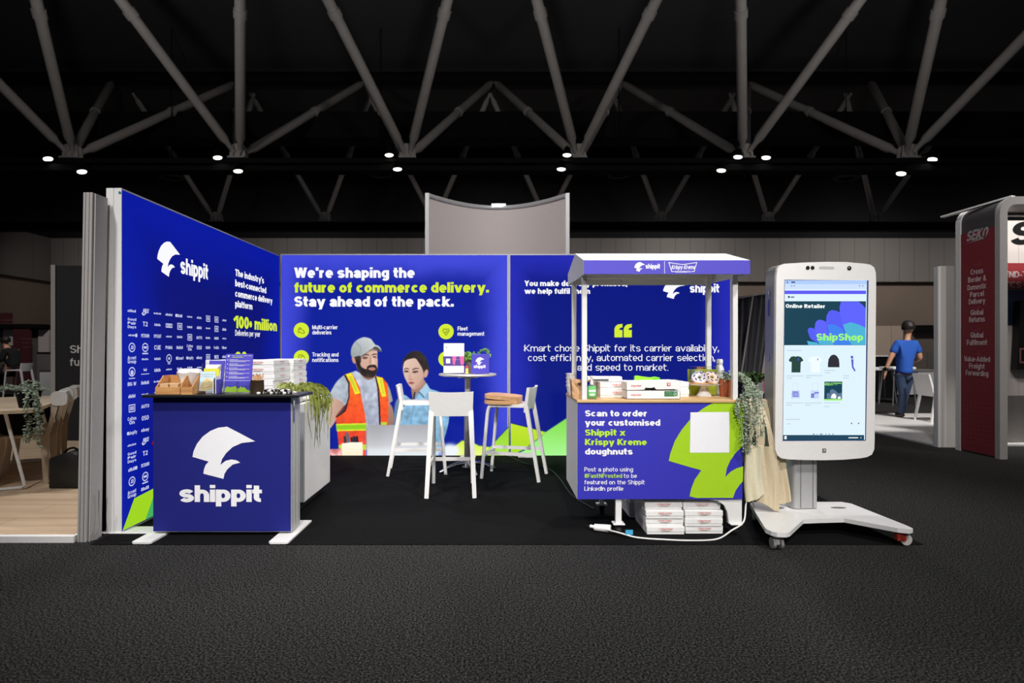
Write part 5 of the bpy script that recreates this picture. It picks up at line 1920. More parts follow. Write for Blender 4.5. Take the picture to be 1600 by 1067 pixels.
for k in range(16):
    ex = 1.715 + rq.uniform(.0, .07)
    ey = rq.uniform(4.09, 4.22)
    if k < 9:
        ex, ey = 1.645 + k * .018, 4.055 + rq.uniform(-.015, .02)
    zl_ = rq.choice((.58, .64, .7, .76, .82)) + (.08 if k > 11 else 0)
    st.append([tuple(pc + Vector((0, 0, .12))), (pc.x + .05, (pc.y + ey) / 2 + .03, ZT_ + .17), ((ex + pc.x) / 2 + .05, ey + .02, ZT_ + .075), (ex, ey - .01, ZT_ + .0), (ex + rq.uniform(-.01, .02), ey - .012, (ZT_ + zl_) / 2), (ex + rq.uniform(-.01, .03), ey - .012, zl_)])
trailing('trailing_plant', pc, .055, .13, TERRACOTTA, 'grey green trailing plant in a terracotta pot hanging over the cart side', st, GREYLEAF, 21, .017, 60, .09)


# canvas bags over the cart handle
def tote(name, x0, x1, y, zt, zb_, hx, hz, label, seed, skew=0.0):
    t = thing(name, ((x0 + x1) / 2, y, zb_), label, 'tote bag', 'canvas tote bags on the cart handle')
    rr = np.random.RandomState(seed)
    b = MB()
    nx, nz = 14, 16
    ph = rr.uniform(0, 6, 4)
    g = []
    for side_ in (-1, 1):
        rowz = []
        for j in range(nz + 1):
            v = j / nz
            row = []
            for i in range(nx + 1):
                u = i / nx
                th = .010 + .012 * math.sin(PI * u) * (0.3 + .7 * v)
                wob = .009 * math.sin(u * 9 + ph[0] + v * 1.5) + .006 * math.sin(u * 17 + ph[1] - v * 2)
                x = x0 + (x1 - x0) * (.5 + (u - .5) * (.86 + .14 * v)) + skew * v + .006 * math.sin(v * 5 + ph[2])
                z = zt + (zb_ - zt) * v + .012 * math.sin(u * 5 + ph[3]) * v + .05 * (u - .5) * v * (1 if seed % 2 else -1)
                row.append(b.bm.verts.new((x, y + wob + side_ * th, z)))
            rowz.append(row)
        g.append(rowz)
    for s_ in range(2):
        for j in range(nz):
            for i in range(nx):
                q = (g[s_][j][i], g[s_][j][i + 1], g[s_][j + 1][i + 1], g[s_][j + 1][i])
                b.bm.faces.new(q if s_ else q[::-1])
    for j in range(nz):
        for i in (0, nx):
            b.bm.faces.new((g[0][j][i], g[0][j + 1][i], g[1][j + 1][i], g[1][j][i]))
    for i in range(nx):
        b.bm.faces.new((g[0][nz][i], g[0][nz][i + 1], g[1][nz][i + 1], g[1][nz][i]))
        b.bm.faces.new((g[0][0][i], g[0][0][i + 1], g[1][0][i + 1], g[1][0][i]))
    b.build('pouch', CANVAS2 if seed == 3 else CANVAS, t, True)
    for k, (fr_, yo) in enumerate(((.2, -.012), (.72, -.004))):
        xa = x0 + (x1 - x0) * fr_
        path = smooth_path([(xa, y + yo, zt - .02), (xa + (hx - xa) * .45, y + yo - .004, (zt + hz) / 2), (hx + k * .018, 4.322 + yo * .3, hz - .01), (hx + k * .018, 4.34, hz + .012), (hx + k * .018, 4.37, hz + .012), (hx + k * .018 - .004, 4.392, hz - .03), (hx + k * .018 - .004, 4.395, hz - .15)], 6)
        m = MB()
        P = [Vector(p_) for p_ in path]
        A, B_ = [], []
        for i, p_ in enumerate(P):
            wv = .017 + .003 * math.sin(i * .8 + seed)
            A.append((m.bm.verts.new(p_ + Vector((-wv, 0, 0))), m.bm.verts.new(p_ + Vector((-wv * .9, .004, .0)))))
            B_.append((m.bm.verts.new(p_ + Vector((wv, -.002, 0))), m.bm.verts.new(p_ + Vector((wv * .9, .003, 0)))))
        for i in range(len(P) - 1):
            m.bm.faces.new((A[i][0], B_[i][0], B_[i + 1][0], A[i + 1][0]))
            m.bm.faces.new((A[i][1], A[i + 1][1], B_[i + 1][1], B_[i][1]))
            m.bm.faces.new((A[i][0], A[i + 1][0], A[i + 1][1], A[i][1]))
            m.bm.faces.new((B_[i][0], B_[i][1], B_[i + 1][1], B_[i + 1][0]))
        m.build('strap', CANVAS, t, True)


HZ = .905
tote('tote_bag', fx(1164, 4.16), fx(1196, 4.16), 4.19, fz(697, 4.16), fz(779, 4.16), 1.83, HZ, 'pale canvas tote bag closest to the cart side', 3, .012)
tote('tote_bag', fx(1182, 4.24), fx(1217, 4.24), 4.245, fz(698, 4.24), fz(791, 4.24), 1.885, HZ, 'canvas tote bag hanging between the two others', 6, .0)
tote('tote_bag', fx(1200, 4.29), fx(1229, 4.29), 4.295, fz(694, 4.29), fz(786, 4.29), 1.945, HZ, 'canvas tote bag beside the kiosk column', 9, .02)

# ================================================================== PHONE SHAPED KIOSK
KA = R(6.5)
kc = Vector((2.361, 4.263, CF))
kiosk = thing('touchscreen_kiosk', kc, 'tall white kiosk shaped like a smartphone showing a web shop', 'kiosk')
KU = Vector((math.cos(KA), math.sin(KA), 0))
KN = Vector((math.sin(KA), -math.cos(KA), 0))
KP = Plane((kc.x, kc.y, 0), KU, (0, 0, 1), KN)


def kp(px, py):
    r = (px - CX) / F
    s = (r * kc.y - kc.x) / (KU.x - r * KU.y)
    d = kc.y + s * KU.y
    return (s, H - (py - CY) * d / F)


outl = []
for crn in ([(1213, 444), (1213.5, 430), (1215, 420), (1219, 414.5), (1226, 412)], [(1258, 410), (1290, 409), (1322, 409.3)], [(1352, 412), (1360, 413.5), (1366, 418), (1368.5, 426), (1369, 440)],
            [(1368, 560)], [(1366.6, 690), (1366, 702), (1362.5, 710), (1355, 714), (1345, 715.8)], [(1320, 718), (1288, 719), (1255, 718.6)], [(1232, 717.6), (1221, 716), (1215, 711.5), (1211.5, 702), (1211, 688)], [(1212, 560)]):
    outl += [kp(*q) for q in crn]
MB().prism(outl, KP.P(0, 0, 0), KU, (0, 0, 1), -KN * .025).build('front_bezel', WHITE_PL, kiosk)
cxo = sum(p[0] for p in outl) / len(outl)
MB().prism([(cxo + (x - cxo) * .996, 1.2 + (z - 1.2) * .997) for x, z in outl], KP.P(0, 0, -.025), KU, (0, 0, 1), -KN * .115).build('side_band', mat('silver_trim', (150, 150, 152), .35, metal=.6, var=.03), kiosk)
for z0, z1 in ((1.52, 1.64), (1.66, 1.70), (1.2, 1.23)):
    q = KP.P(outl[-1][0] * .997, 0, -.08)
    MB().bar(q + Vector((0, 0, z0)), q + Vector((0, 0, z1)), .012, .012).build('side_button', CHROME, kiosk)
scr = Print(KP, .0015)
SC = lambda pr, pts: pr.poly([kp(x, y) for x, y in pts])
SC(scr, [(1225.6, 437), (1357, 438.2), (1352.8, 688.2), (1222.6, 688.8)])
sco = scr.build('screen', glow('screen_dark_edge', (44, 62, 112), 1.0), kiosk)


def sq(name, m, shapes, lift):
    p = Print(KP, lift)
    for s_ in shapes:
        SC(p, s_)
    p.build(name, m, sco)


def sx(px, py):
    """screen pixels measured on the untilted page"""
    return (px - (py - 437) * .0118, py)


def srect(x0, x1, y0, y1):
    return [sx(x0, y1), sx(x1, y1), sx(x1, y0), sx(x0, y0)]


def stext(p, s, x0, x1, yb, cap, w_=.3, h_=.2):
    a_ = kp(*sx(x0, yb)); b_ = kp(*sx(x1, yb)); c_ = kp(*sx(x0, yb - cap))
    p.text(s, a_[0], b_[0], a_[1], c_[1] - a_[1], w_, h_)


Gp = lambda n, c: glow('screen_' + n, c, 1.0)
sq('page_print', Gp('page', (224, 244, 255)), [srect(1226, 1354.2, 438, 687)], .0022)
sq('tab_bar_print', Gp('tabbar', (176, 206, 255)), [srect(1226, 1354.2, 438, 444)], .0028)
sq('tool_bar_print', Gp('toolbar', (206, 226, 255)), [srect(1226, 1354.2, 444, 452)], .0028)
sq('promo_bar_print', Gp('promo', (92, 88, 246)), [srect(1226, 1353, 454, 459.5)], .0028)
sq('hero_print', Gp('hero', (0, 62, 82)), [srect(1226, 1353, 470.7, 539.3)], .0028)
h6 = lambda pts: [(1215 + x / 7.907, 425 + y / 7.907) for x, y in pts]
PET = [Gp('petal_a', (92, 98, 255)), Gp('petal_b', (84, 92, 246)), Gp('petal_c', (60, 130, 240)), Gp('petal_d', (74, 180, 216))]
petals = [([(778, 366), (995, 366), (1040, 400), (1084, 450), (1084, 900), (910, 900), (850, 800), (800, 660), (765, 520), (762, 430)], 0, [(805, 650), (900, 620), (1000, 650), (1084, 690), (1084, 900), (910, 900), (850, 800)], .0034),
          ([(668, 470), (720, 478), (764, 500), (790, 610), (830, 760), (905, 900), (690, 900), (630, 780), (592, 640), (600, 540), (630, 485)], 1, [(612, 650), (700, 650), (790, 700), (850, 790), (905, 900), (690, 900), (640, 800)], .0037),
          ([(515, 588), (560, 598), (594, 618), (610, 720), (680, 860), (690, 900), (510, 900), (470, 800), (452, 700), (462, 630), (485, 598)], 0, [(480, 800), (560, 790), (640, 800), (690, 900), (510, 900)], .0040),
          ([(402, 688), (430, 692), (452, 710), (470, 790), (500, 870), (470, 862), (410, 830), (380, 770), (368, 720), (378, 696)], 1, [(358, 850), (420, 862), (480, 870), (510, 900), (375, 900)], .0043)]
for k, (o_, ci, i_, lf) in enumerate(petals):
    sq('petal_print', PET[ci], [h6(smooth_path(o_, 3, True)) if k == 3 else h6(o_)], lf)
    sq('petal_base_print', PET[2] if k in (1, ) else PET[3], [h6(i_)], lf + .00015)
p = Print(KP, .0052)
stext(p, 'Online Retailer', 1227.5, 1289.5, 481, 6.0)
p.build('hero_lettering', Gp('white', (250, 255, 255)), sco)
p = Print(KP, .0052)
stext(p, 'ShipShop', 1276, 1349, 532, 11)
p.build('shop_lettering', Gp('lime', (160, 250, 120)), sco)
sq('footer_print', Gp('footer', (20, 66, 92)), [srect(1226, 1352.5, 679.5, 687.5)], .0034)
p = Print(KP, .004)
SC(p, srect(1228, 1231.5, 681, 686))
for x0, x1 in ((1328, 1343), (1347, 1348.2)): SC(p, srect(x0, x1, 683, 684.4))
p.build('footer_mark_print', Gp('white', (250, 255, 255)), sco)
h7 = lambda pts: [(1215 + x / 6.887, 545 + y / 6.887) for x, y in pts]
tee = [(170, 78), (190, 84), (215, 78), (250, 88), (276, 125), (246, 142), (242, 254), (146, 254), (148, 140), (130, 140), (116, 122), (140, 86)]
sq('dark_tee_print', Gp('darktee', (28, 66, 60)), [h7(tee)], .0034)
sq('white_tee_print', Gp('whitetee', (240, 252, 255)), [h7([(x + 208, y + 2) for x, y in tee])], .0034)
sq('beanie_print', Gp('beanie', (40, 38, 50)), [h7([(538, 198), (538, 160), (545, 110), (570, 72), (600, 60), (630, 72), (656, 110), (662, 160), (662, 198)])], .0034)
sq('product_mark_print', Gp('blueish', (70, 90, 200)), [h7(s_) for s_ in ([(782, 76), (808, 74), (810, 104), (786, 106)], [(788, 112), (812, 112), (812, 190), (836, 235), (826, 246), (796, 200)], [(424, 102), (434, 102), (432, 124), (424, 124)], [(214, 102), (228, 102), (226, 128), (214, 126)])], .0037)
for pts in ([(148, 446), (234, 446), (238, 534), (142, 534)], [(356, 446), (440, 446), (442, 534), (352, 534)]):
    sq('tote_print', Gp('paletote', (202, 216, 250)), [h7(pts)], .0034)
p = Print(KP, .0037)
for pts in ([(164, 446), (166, 372), (214, 372), (216, 446)], [(372, 446), (374, 372), (426, 372), (428, 446)]):
    p.line([kp(*q) for q in h7(pts)], .0018)
p.build('tote_strap_print', Gp('palegrey', (206, 216, 226)), sco)
p = Print(KP, .0037)
for x0, x1, y0 in ((156, 220, 462), (152, 196, 482), (200, 226, 482), (156, 226, 504), (392, 440, 470), (356, 396, 484), (356, 390, 500), (356, 390, 515)):
    SC(p, h7([(x0, y0 + 9), (x1, y0 + 9), (x1, y0 - 3), (x0, y0 - 3)]))
p.build('tote_lettering', Gp('blueish', (70, 90, 200)), sco)
sq('report_cover_print', Gp('hero', (0, 62, 82)), [h7([(500, 352), (692, 352), (690, 556), (497, 556)])], .0034)
sq('cover_shape_print', Gp('cover_grey', (92, 120, 150)), [h7([(525, 535), (526, 480), (545, 470), (560, 490), (560, 445), (585, 432), (620, 450), (650, 480), (690, 470), (690, 540)])], .0037)
sq('cover_paper_print', Gp('white', (250, 255, 255)), [h7([(568, 530), (580, 490), (606, 478), (628, 500), (624, 536)]), h7([(642, 520), (668, 508), (676, 534), (646, 540)])], .0040)
sq('cover_band_print', Gp('lime', (160, 250, 120)), [h7([(497, 556), (690, 556), (690, 540), (497, 540)])], .0043)
p = Print(KP, .0040)
for s_, x0, x1, yb in (('State of Shipping', 504, 682, 376), ('Report 2023'[:7] + '----', 504, 636, 392)):
    a_ = h7([(x0, yb), (x1, yb), (x0, yb - 14)])
    k0, k1, k2 = [kp(*q) for q in a_]
    p.text(s_, k0[0], k1[0], k0[1], k2[1] - k0[1])
p.build('cover_lettering', Gp('lime', (160, 250, 120)), sco)
p = Print(KP, .0036)
for x0, x1, y in ((100, 258, 18), (95, 280, 292), (95, 160, 316), (300, 484, 288), (300, 356, 310), (504, 620, 232), (504, 566, 256), (704, 768, 290), (704, 764, 314), (90, 280, 582), (90, 150, 606), (294, 474, 582), (294, 356, 606), (498, 664, 580), (498, 560, 620), (85, 240, 758), (100, 140, 806)):
    n = max(3, int((x1 - x0) / 14))
    for q in range(n):
        e0 = x0 + (x1 - x0) * q / n
        SC(p, h7([(e0, y + 4), (e0 + (x1 - x0) / n * .72, y + 4), (e0 + (x1 - x0) / n * .72, y - 4), (e0, y - 4)]))
p.build('caption_lettering', Gp('pale_caption', (176, 194, 214)), sco)
p = Print(KP, .0036)
for x in (792, 868): SC(p, h7([(x - 6, 808), (x + 6, 808), (x + 6, 794), (x - 6, 794)]))
for x0, x1 in ((375, 395), (418, 428), (450, 480), (510, 522), (545, 560), (585, 600)): SC(p, h7([(x0, 921), (x1, 921), (x1 - 3, 912), (x0 + 3, 912)]))
SC(p, srect(1231, 1234, 465.5, 462.5)); SC(p, srect(1235.5, 1241, 465, 463.4))
for x0, x1 in ((1229, 1231), (1236, 1242)): SC(p, srect(x0, x1, 442, 440))
for x in (1236, 1240, 1342, 1347): SC(p, srect(x, x + 1.4, 447.5, 446))
p.build('icon_print', Gp('navy_icon', (34, 46, 90)), sco)
for px in (1262, 1269.5):
    q = kp(px, 418.5)
    MB().tube([KP.P(q[0], q[1], 0), KP.P(q[0], q[1], .002)], .0145, 20).build('sensor', BLACK, kiosk)
q = kp(1326.8, 419)
MB().tube([KP.P(q[0], q[1], 0), KP.P(q[0], q[1], .003)], .0155, 24).build('camera_lens', BLACK, kiosk)
MB().tube([KP.P(q[0] - .003, q[1] + .003, .003), KP.P(q[0] - .003, q[1] + .003, .0036)], .005, 12).build('camera_glint', ALU_MATT, kiosk)
q0, q1 = kp(1280, 420), kp(1303.5, 416.5)
MB().prism(rrect(q0[0], q1[0], q0[1], q1[1], .007), KP.P(0, 0, 0), KU, (0, 0, 1), KN * .0015).build('speaker_slot', mat('pale_grey_grille', (188, 186, 186), .6), kiosk)
q = kp(1287.7, 704)
MB().prism(rrect(q[0] - .0145, q[0] + .0145, q[1] - .0155, q[1] + .0155, .004), KP.P(0, 0, 0), KU, (0, 0, 1), KN * .0015).build('home_button', mat('grey_button', (108, 106, 106), .4), kiosk)
p = Print(Plane(KP.P(0, 0, 0), KU, (0, 0, 1), KN), .003)
p.rect(q[0] - .005, q[0] - .002, q[1] - .009, q[1] + .009).line([(q[0] - .004, q[1] + .008), (q[0] + .006, q[1] + .008), (q[0] + .006, q[1]), (q[0] - .004, q[1])], .003)
p.build('button_print', WHITE_INK, kiosk)
# column and wheeled base
cl = MB()
cl.prism(rrect(-.095, .095, .03, .15, .03, 5), (kc.x - .11, kc.y + .03, .13), (KU.x, KU.y, 0), (-KU.y, KU.x, 0), (0, 0, .45))
cl.build('column', mat('silver_column', (190, 190, 190), .45, metal=.4, var=.02), kiosk, True)
for k in (-.045, .05):
    e = Vector((kc.x - .11, kc.y + .03, 0)) + KU * k - KN * .0295
    MB().bar(e + Vector((0, 0, .135)), e + Vector((0, 0, .58)), .005, .004).build('column_groove', mat('groove_grey', (110, 110, 112), .6), kiosk)
zbp = .125
bp = [(1.905, 4.48), (1.742, 3.86), (1.752, 3.80), (1.775, 3.772), (1.83, 3.765), (1.862, 3.785), (2.09, 4.06), (2.20, 4.075), (2.385, 4.09), (2.60, 3.865), (2.66, 3.84), (2.695, 3.86), (2.70, 3.92), (2.665, 4.48), (2.62, 4.53), (1.95, 4.53)]
MB().prism(bp, (0, 0, zbp - .028), (1, 0, 0), (0, 1, 0), (0, 0, .028)).build('base_plate', WHITE, kiosk)
for x, y in ((2.05, 4.36), (2.50, 4.36)):
    MB().prism([(.055 * math.cos(q), .022 * math.sin(q)) for q in np.linspace(0, 2 * PI, 20)[:-1]], (x, y, zbp), (1, 0, 0), (0, 1, 0), (0, 0, .0015)).build('oval_slot', mat('slot_grey', (96, 96, 98), .7), kiosk)
RED_PL = mat('red_brake', (170, 50, 36), .5)
for x, y, kind in ((1.80, 3.83, 'twin'), (2.655, 3.90, 'side'), (1.96, 4.46, 'twin'), (2.62, 4.46, 'twin')):
    m = MB()
    for e in (-.024, .024) if kind == 'twin' else (0,):
        m.tube([(x + e - .009, y, CF + .036), (x + e + .009, y, CF + .036)] if kind == 'twin' else [(x + .02, y - .012, CF + .036), (x + .02, y + .012, CF + .036)], .036, 20)
    w_ = m.build('caster', mat('grey_caster', (128, 126, 124), .5) if kind == 'twin' else mat('pale_caster', (190, 184, 180), .5), kiosk, True)
    MB().box(x - .012, x + .012, y - .02, y + .02, CF + .03, .098).build('fork', ALU_MATT if kind == 'twin' else RED_PL, w_)
    if kind == 'side':
        MB().box(x - .045, x - .012, y - .02, y + .02, CF + .03, .095, .006).build('brake', RED_PL, w_)

# ================================================================== STOOLS AND TABLE
def make_stool():
    t = thing('bar_stool', (0, 0, 0), 'white plastic bar stool', 'bar stool')
    zs = .735
    b = MB()
    b.prism(rrect(-.19, .19, -.17, .21, .05), (0, 0, zs - .028), (1, 0, 0), (0, 1, 0), (0, 0, .028))
    bmesh.ops.bevel(b.bm, geom=[e for e in b.bm.edges if abs(e.verts[0].co.z - e.verts[1].co.z) < 1e-5 and e.verts[0].co.z > zs - .005], offset=.006, segments=2, profile=.5, affect='EDGES')
    b.build('seat', WHITE_PL, t, True)
    # backrest: curved shell
    b = MB()
    nx, nz = 12, 6
    g = []
    for s_ in (0, 1):
        rows_ = []
        for j in range(nz + 1):
            v = j / nz
            row = []
            for i in range(nx + 1):
                u = i / nx * 2 - 1
                hw = .188 + .008 * v
                zlow = zs - .045 + .0 * abs(u)
                z = zlow + (.905 - zlow) * v - (.006 * (1 - u * u) * v)
                if j == 0: z += -.028 * (abs(u) > .86)
                y = -.185 - .035 * v - .022 * (1 - u * u) + s_ * (.02 if abs(u) < .9 else .03)
                row.append(b.bm.verts.new((u * hw, y, z)))
            rows_.append(row)
        g.append(rows_)
    for s_ in (0, 1):
        for j in range(nz):
            for i in range(nx):
                q = (g[s_][j][i], g[s_][j][i + 1], g[s_][j + 1][i + 1], g[s_][j + 1][i])
                b.bm.faces.new(q)
    for j in range(nz):
        for i in (0, nx):
            b.bm.faces.new((g[0][j][i], g[0][j + 1][i], g[1][j + 1][i], g[1][j][i]))
    for i in range(nx):
        for j in (0, nz):
            b.bm.faces.new((g[0][j][i], g[0][j][i + 1], g[1][j][i + 1], g[1][j][i]))
    b.build('backrest', WHITE_PL, t, True)
    for s_ in (-1, 1):
        MB().bar((s_ * .172, -.178, zs + .0), (s_ * .205, -.31, 0), .044, .036, taper=.8).build('leg', WHITE_PL, t)
        b = MB()
        pts = smooth_path([(s_ * .17, .12, zs - .016), (s_ * .172, .17, zs - .018), (s_ * .174, .198, zs - .04), (s_ * .176, .212, zs - .1)], 5) + [(s_ * .185, .27, 0)]
        b.tube(pts, .0175, 10)
        b.build('leg', WHITE_PL, t, True)
        MB().bar((s_ * .192, -.265, .255), (s_ * .181, .24, .255), .018, .032, (0, 0, 1)).build('side_rail', WHITE_PL, t)
    MB().bar((-.18, .238, .235), (.18, .238, .235), .02, .032, (0, 0, 1)).build('footrest', WHITE_PL, t)
    return t


stool = make_stool()
for k, (x, y, rz, lb) in enumerate(((-.40, 5.42, R(2), 'white bar stool seen from behind in front of the round table'), (-.80, 6.23, R(-84), 'white bar stool facing the table from the laptop side'),
                                    (.165, 6.0, R(75), 'white bar stool with wooden trays on its seat'))):
    place(stool if k == 0 else copy_tree(stool), (x, y, CF), rz, lb, 'bar stools at the round table')
for k in range(2):
    M = Matrix.Translation((.10, 5.985, CF + .737 + k * .043)) @ Matrix.Rotation(R(75), 4, 'Z') @ Matrix.Rotation(R(0 if k == 0 else 4), 4, 'X')
    t = thing('wooden_tray', M.translation, f'{("lower", "upper")[k]} round edged wooden tray lying on the stool seat', 'tray', 'wooden trays on the stool')
    b = MB()
    b.prism(rrect(-.19, .19, -.15, .2, .12), M @ Vector((0, 0, 0)), M.to_3x3() @ Vector((1, 0, 0)), M.to_3x3() @ Vector((0, 1, 0)), M.to_3x3() @ Vector((0, 0, .036)))
    b.build('tray', wood_mat('tray_wood', (206, 156, 106), (228, 182, 132), 0, 5), t)
    b = MB()
    b.box(-.05, .05, .199, .2015, .011, .026, 0, 1, M)
    b.build('grip_slot', mat('dark_slot', (60, 40, 26), .8), t)

tc_ = Vector((-.295, 6.22, CF))
t = thing('bar_table', tc_, 'round silver high table between the white stools', 'table')
MB().lathe([(0, 1.0), (.27, 1.0), (.296, 1.008), (.3, 1.016), (.297, 1.026), (.285, 1.028), (0, 1.028)], (tc_.x, tc_.y, 0), 48).build('tabletop', mat('silver_laminate', (214, 212, 208), .35, metal=.25, var=.03), t, True)
MB().tube([(tc_.x, tc_.y, .06), (tc_.x, tc_.y, .62)], .036, 20).build('lower_column', mat('steel_tube', (150, 148, 146), .25, metal=.5, var=.02), t, True)
MB().tube([(tc_.x, tc_.y, .62), (tc_.x, tc_.y, 1.0)], .03, 20).build('upper_column', mat('silver_tube', (206, 204, 200), .3, metal=.15, var=.02), t, True)
MB().lathe([(0, .98), (.1, .98), (.12, 1.0), (0, 1.0)], (tc_.x, tc_.y, 0), 24).build('top_bracket', ALU, t)
MB().lathe([(0, .05), (.055, .055), (.045, .10), (.0, .105)], (tc_.x, tc_.y, 0), 20).build('hub', CHROME, t, True)
for k in range(4):
    an = R(20 + 90 * k)
    dx = Vector((math.cos(an), math.sin(an), 0))
    b = MB()
    b.tube([tc_ + dx * .03 + Vector((0, 0, .09)), tc_ + dx * .12 + Vector((0, 0, .082)), tc_ + dx * .22 + Vector((0, 0, .05)), tc_ + dx * .30 + Vector((0, 0, .012))], [.026, .024, .02, .013], 10)
    b.build('base_foot', CHROME, t, True)
zt = 1.034
d = 6.05
t = thing('sign_holder', (fx(709, d), d, zt), 'clear acrylic stand with a white and purple poster on the round table', 'sign holder')
x0, x1 = fx(692.5, d), fx(725.5, d)
v_ = Vector((0, .12, 1)).normalized()
n_ = Vector((0, -1, .12)).normalized()
MB().prism([(0, 0), (x1 - x0, 0), (x1 - x0, .31), (0, .31)], (x0, d, zt + .003), (1, 0, 0), v_, -n_ * .004).box(x0, x1, d - .03, d + .08, zt, zt + .003).build('stand', GLASSY, t)
pl = Plane((x0, d, zt + .003), (1, 0, 0), v_, n_)
ps = thing('poster', pl.P((x1 - x0) / 2, 0, .002), 'white poster with a purple and pink band in the acrylic stand', 'poster')
wd = x1 - x0
MB().prism([(.003, .003), (wd - .003, .003), (wd - .003, .305), (.003, .305)], pl.P(0, 0, .001), pl.u, pl.v, pl.n * .001).build('sheet', WHITE_CARD, ps)
p = Print(pl, .0035); p.rect(.003, wd - .003, .075, .172); p.build('band_print', mat('deep_purple_ink', (70, 48, 136), .6), ps)
p = Print(pl, .0045); p.poly([(.09, .172), (.135, .172), (.115, .075), (.095, .1)]).poly([(.165, .172), (wd - .003, .172), (wd - .003, .1), (wd - .02, .078), (.175, .09)]); p.build('shape_print', mat('pink_ink', (206, 84, 150), .6), ps)
p = Print(pl, .0045); p.rect(.028, .07, .1, .148).text('--------', .085, .165, .135, .007, .2, .2); p.build('white_print', WHITE_INK, ps)
p = Print(pl, .0035); p.text('-----------', .05, .15, .25, .008, .2, .2).text('---------', .055, .14, .232, .008, .2, .2).text('---- ---- ---- ----', .02, wd - .02, .035, .006, .2, .2).disc(.03, .262, .008, 14); p.build('grey_lettering', GREY_INK, ps)
t_p = trailing('potted_herb', (fx(735, 6.2), 6.21, zt), .06, .125, mat('grey_brown_pot', (120, 112, 104), .8), 'bushy green plant in a grey pot on the round table',
               [[(fx(740, 6.2), 6.2, zt + .14), (fx(752, 6.2), 6.18, zt + .22), (fx(760, 6.2), 6.17, zt + .24), (fx(765, 6.2), 6.16, zt + .17)]], leaf_mat('fresh_leaf', (70, 120, 30), (140, 190, 70)), 8, .026, 170, .125)
d = 6.02
x0, x1 = fx(736.5, d), fx(764.5, d)
t = thing('emblem_block', ((x0 + x1) / 2, d, zt), 'square purple block with the white sail emblem on the round table', 'sign')
MB().box(x0, x1, d, d + .04, zt, fz(553, d), .003, 2).build('block', PURPLE, t)
a = Print(depth_plane(d), .0015)
emblem(a, fx(743, d), fx(757, d), fz(570, d), fz(558, d))
tpx(a, d, 'shippit', 740, 759, 575, 5.2, .3, .2, 0, .05)
a.build('emblem_print', WHITE_INK, t)
c_ = (fx(729.5, 6.0), 5.99, zt)
t = thing('lip_balm', c_, 'small yellow tube with a pink cap beside the purple block', 'tube')
MB().lathe([(0, 0), (.016, 0), (.016, .055), (0, .055)], c_, 16).build('tube', mat('pale_yellow_plastic', (226, 208, 120), .5), t, True)
MB().lathe([(0, .056), (.0165, .056), (.0165, .075), (.012, .08), (0, .08)], c_, 16).build('cap', mat('pink_plastic', (210, 84, 96), .4), t, True)
tag(MB().tube(smooth_path([(.14, 7.10, .02), (.20, 6.95, CF + .006), (.34, 6.6, CF + .005), (.55, 6.35, CF + .005), (.62, 5.9, CF + .005), (.66, 5.2, CF + .005), (.78, 4.75, CF + .005)], 8), .006, 7).build('floor_cable', BLACK, None, True), 'black cable lying on the carpet from the backlit wall to the cart', 'cable')

# ================================================================== BEHIND THE BOOTH: tall curved banner
t = thing('curved_banner', (.03, 11.5, 0), 'tall pale grey curved fabric wall with an aluminium top rail behind the booth', 'banner wall')
N = 24
xs = [fx(670, 11) + (fx(884, 11) - fx(670, 11)) * i / N for i in range(N + 1)]
ys = [11.0 + .95 * (1 - (2 * i / N - 1) ** 2) for i in range(N + 1)]
b = MB()
ZTB = fz(309, 11)
fr_ = [(b.bm.verts.new((x, y, .05)), b.bm.verts.new((x, y, ZTB)), b.bm.verts.new((x, y + .05, .05)), b.bm.verts.new((x, y + .05, ZTB))) for x, y in zip(xs, ys)]
for p_, q_ in zip(fr_, fr_[1:]):
    b.bm.faces.new((p_[0], q_[0], q_[1], p_[1])); b.bm.faces.new((p_[2], p_[3], q_[3], q_[2])); b.bm.faces.new((p_[1], q_[1], q_[3], p_[3])); b.bm.faces.new((p_[0], p_[2], q_[2], q_[0]))
b.build('fabric', mat('pale_grey_fabric', (196, 186, 181), .9, var=.02), t, True)
b = MB()
b.tube([(x, y, ZTB + .04) for x, y in zip(xs, ys)], .045, 10)
b.build('top_rail', ALU_MATT, t, True)
for x in (xs[0] - .03, xs[-1] + .03):
    MB().box(x - .035, x + .035, 10.97, 11.05, 0, fz(302, 11)).build('side_pole', ALU_MATT, t)
MB().box(xs[12] - .12, xs[12] + .18, ys[12] - .05, ys[12] + .05, ZTB + .03, ZTB + .12, .01).build('rail_joint', ALU, t)

# ================================================================== LEFT NEIGHBOUR: wooden lounge
GREYMET = mat('dull_grey_profile', (176, 172, 170), .5, metal=.2, var=.03)
t = thing('partition_frame', (-2.75, 4.05, 0), 'grey aluminium end frame of the neighbouring stand beside the client logo wall', 'frame')
b = MB()
b.box(-2.783, -2.722, 3.965, 4.10, 0.0, 2.325, .003)
b.box(-2.716, -2.708, 3.98, 4.10, 0, 2.32)
for v in b.bm.verts:
    v.co.x += .018 * v.co.z
b.build('end_post', GREYMET, t)
b = MB()
for x in (-2.765, -2.74):
    b.box(x - .0015, x + .0015, 3.963, 3.966, 0.0, 2.325)
for v in b.bm.verts:
    v.co.x += .018 * v.co.z
b.build('profile_groove', mat('groove_dark', (92, 90, 90), .6), t)
MB().box(-2.80, -2.74, 4.12, 7.0, 0, 2.32).build('panel', BLACK_MATT, t)
tag(MB().tube(smooth_path([(-2.66, 4.0, .34), (-2.675, 4.02, .2), (-2.66, 4.0, .08), (-2.69, 3.96, .02), (-2.66, 3.99, .02)], 6), .004, 6).build('loose_cable', mat('grey_cable', (120, 118, 116), .5), None, True), 'thin grey cable in the gap between the grey frame and the logo wall', 'cable')

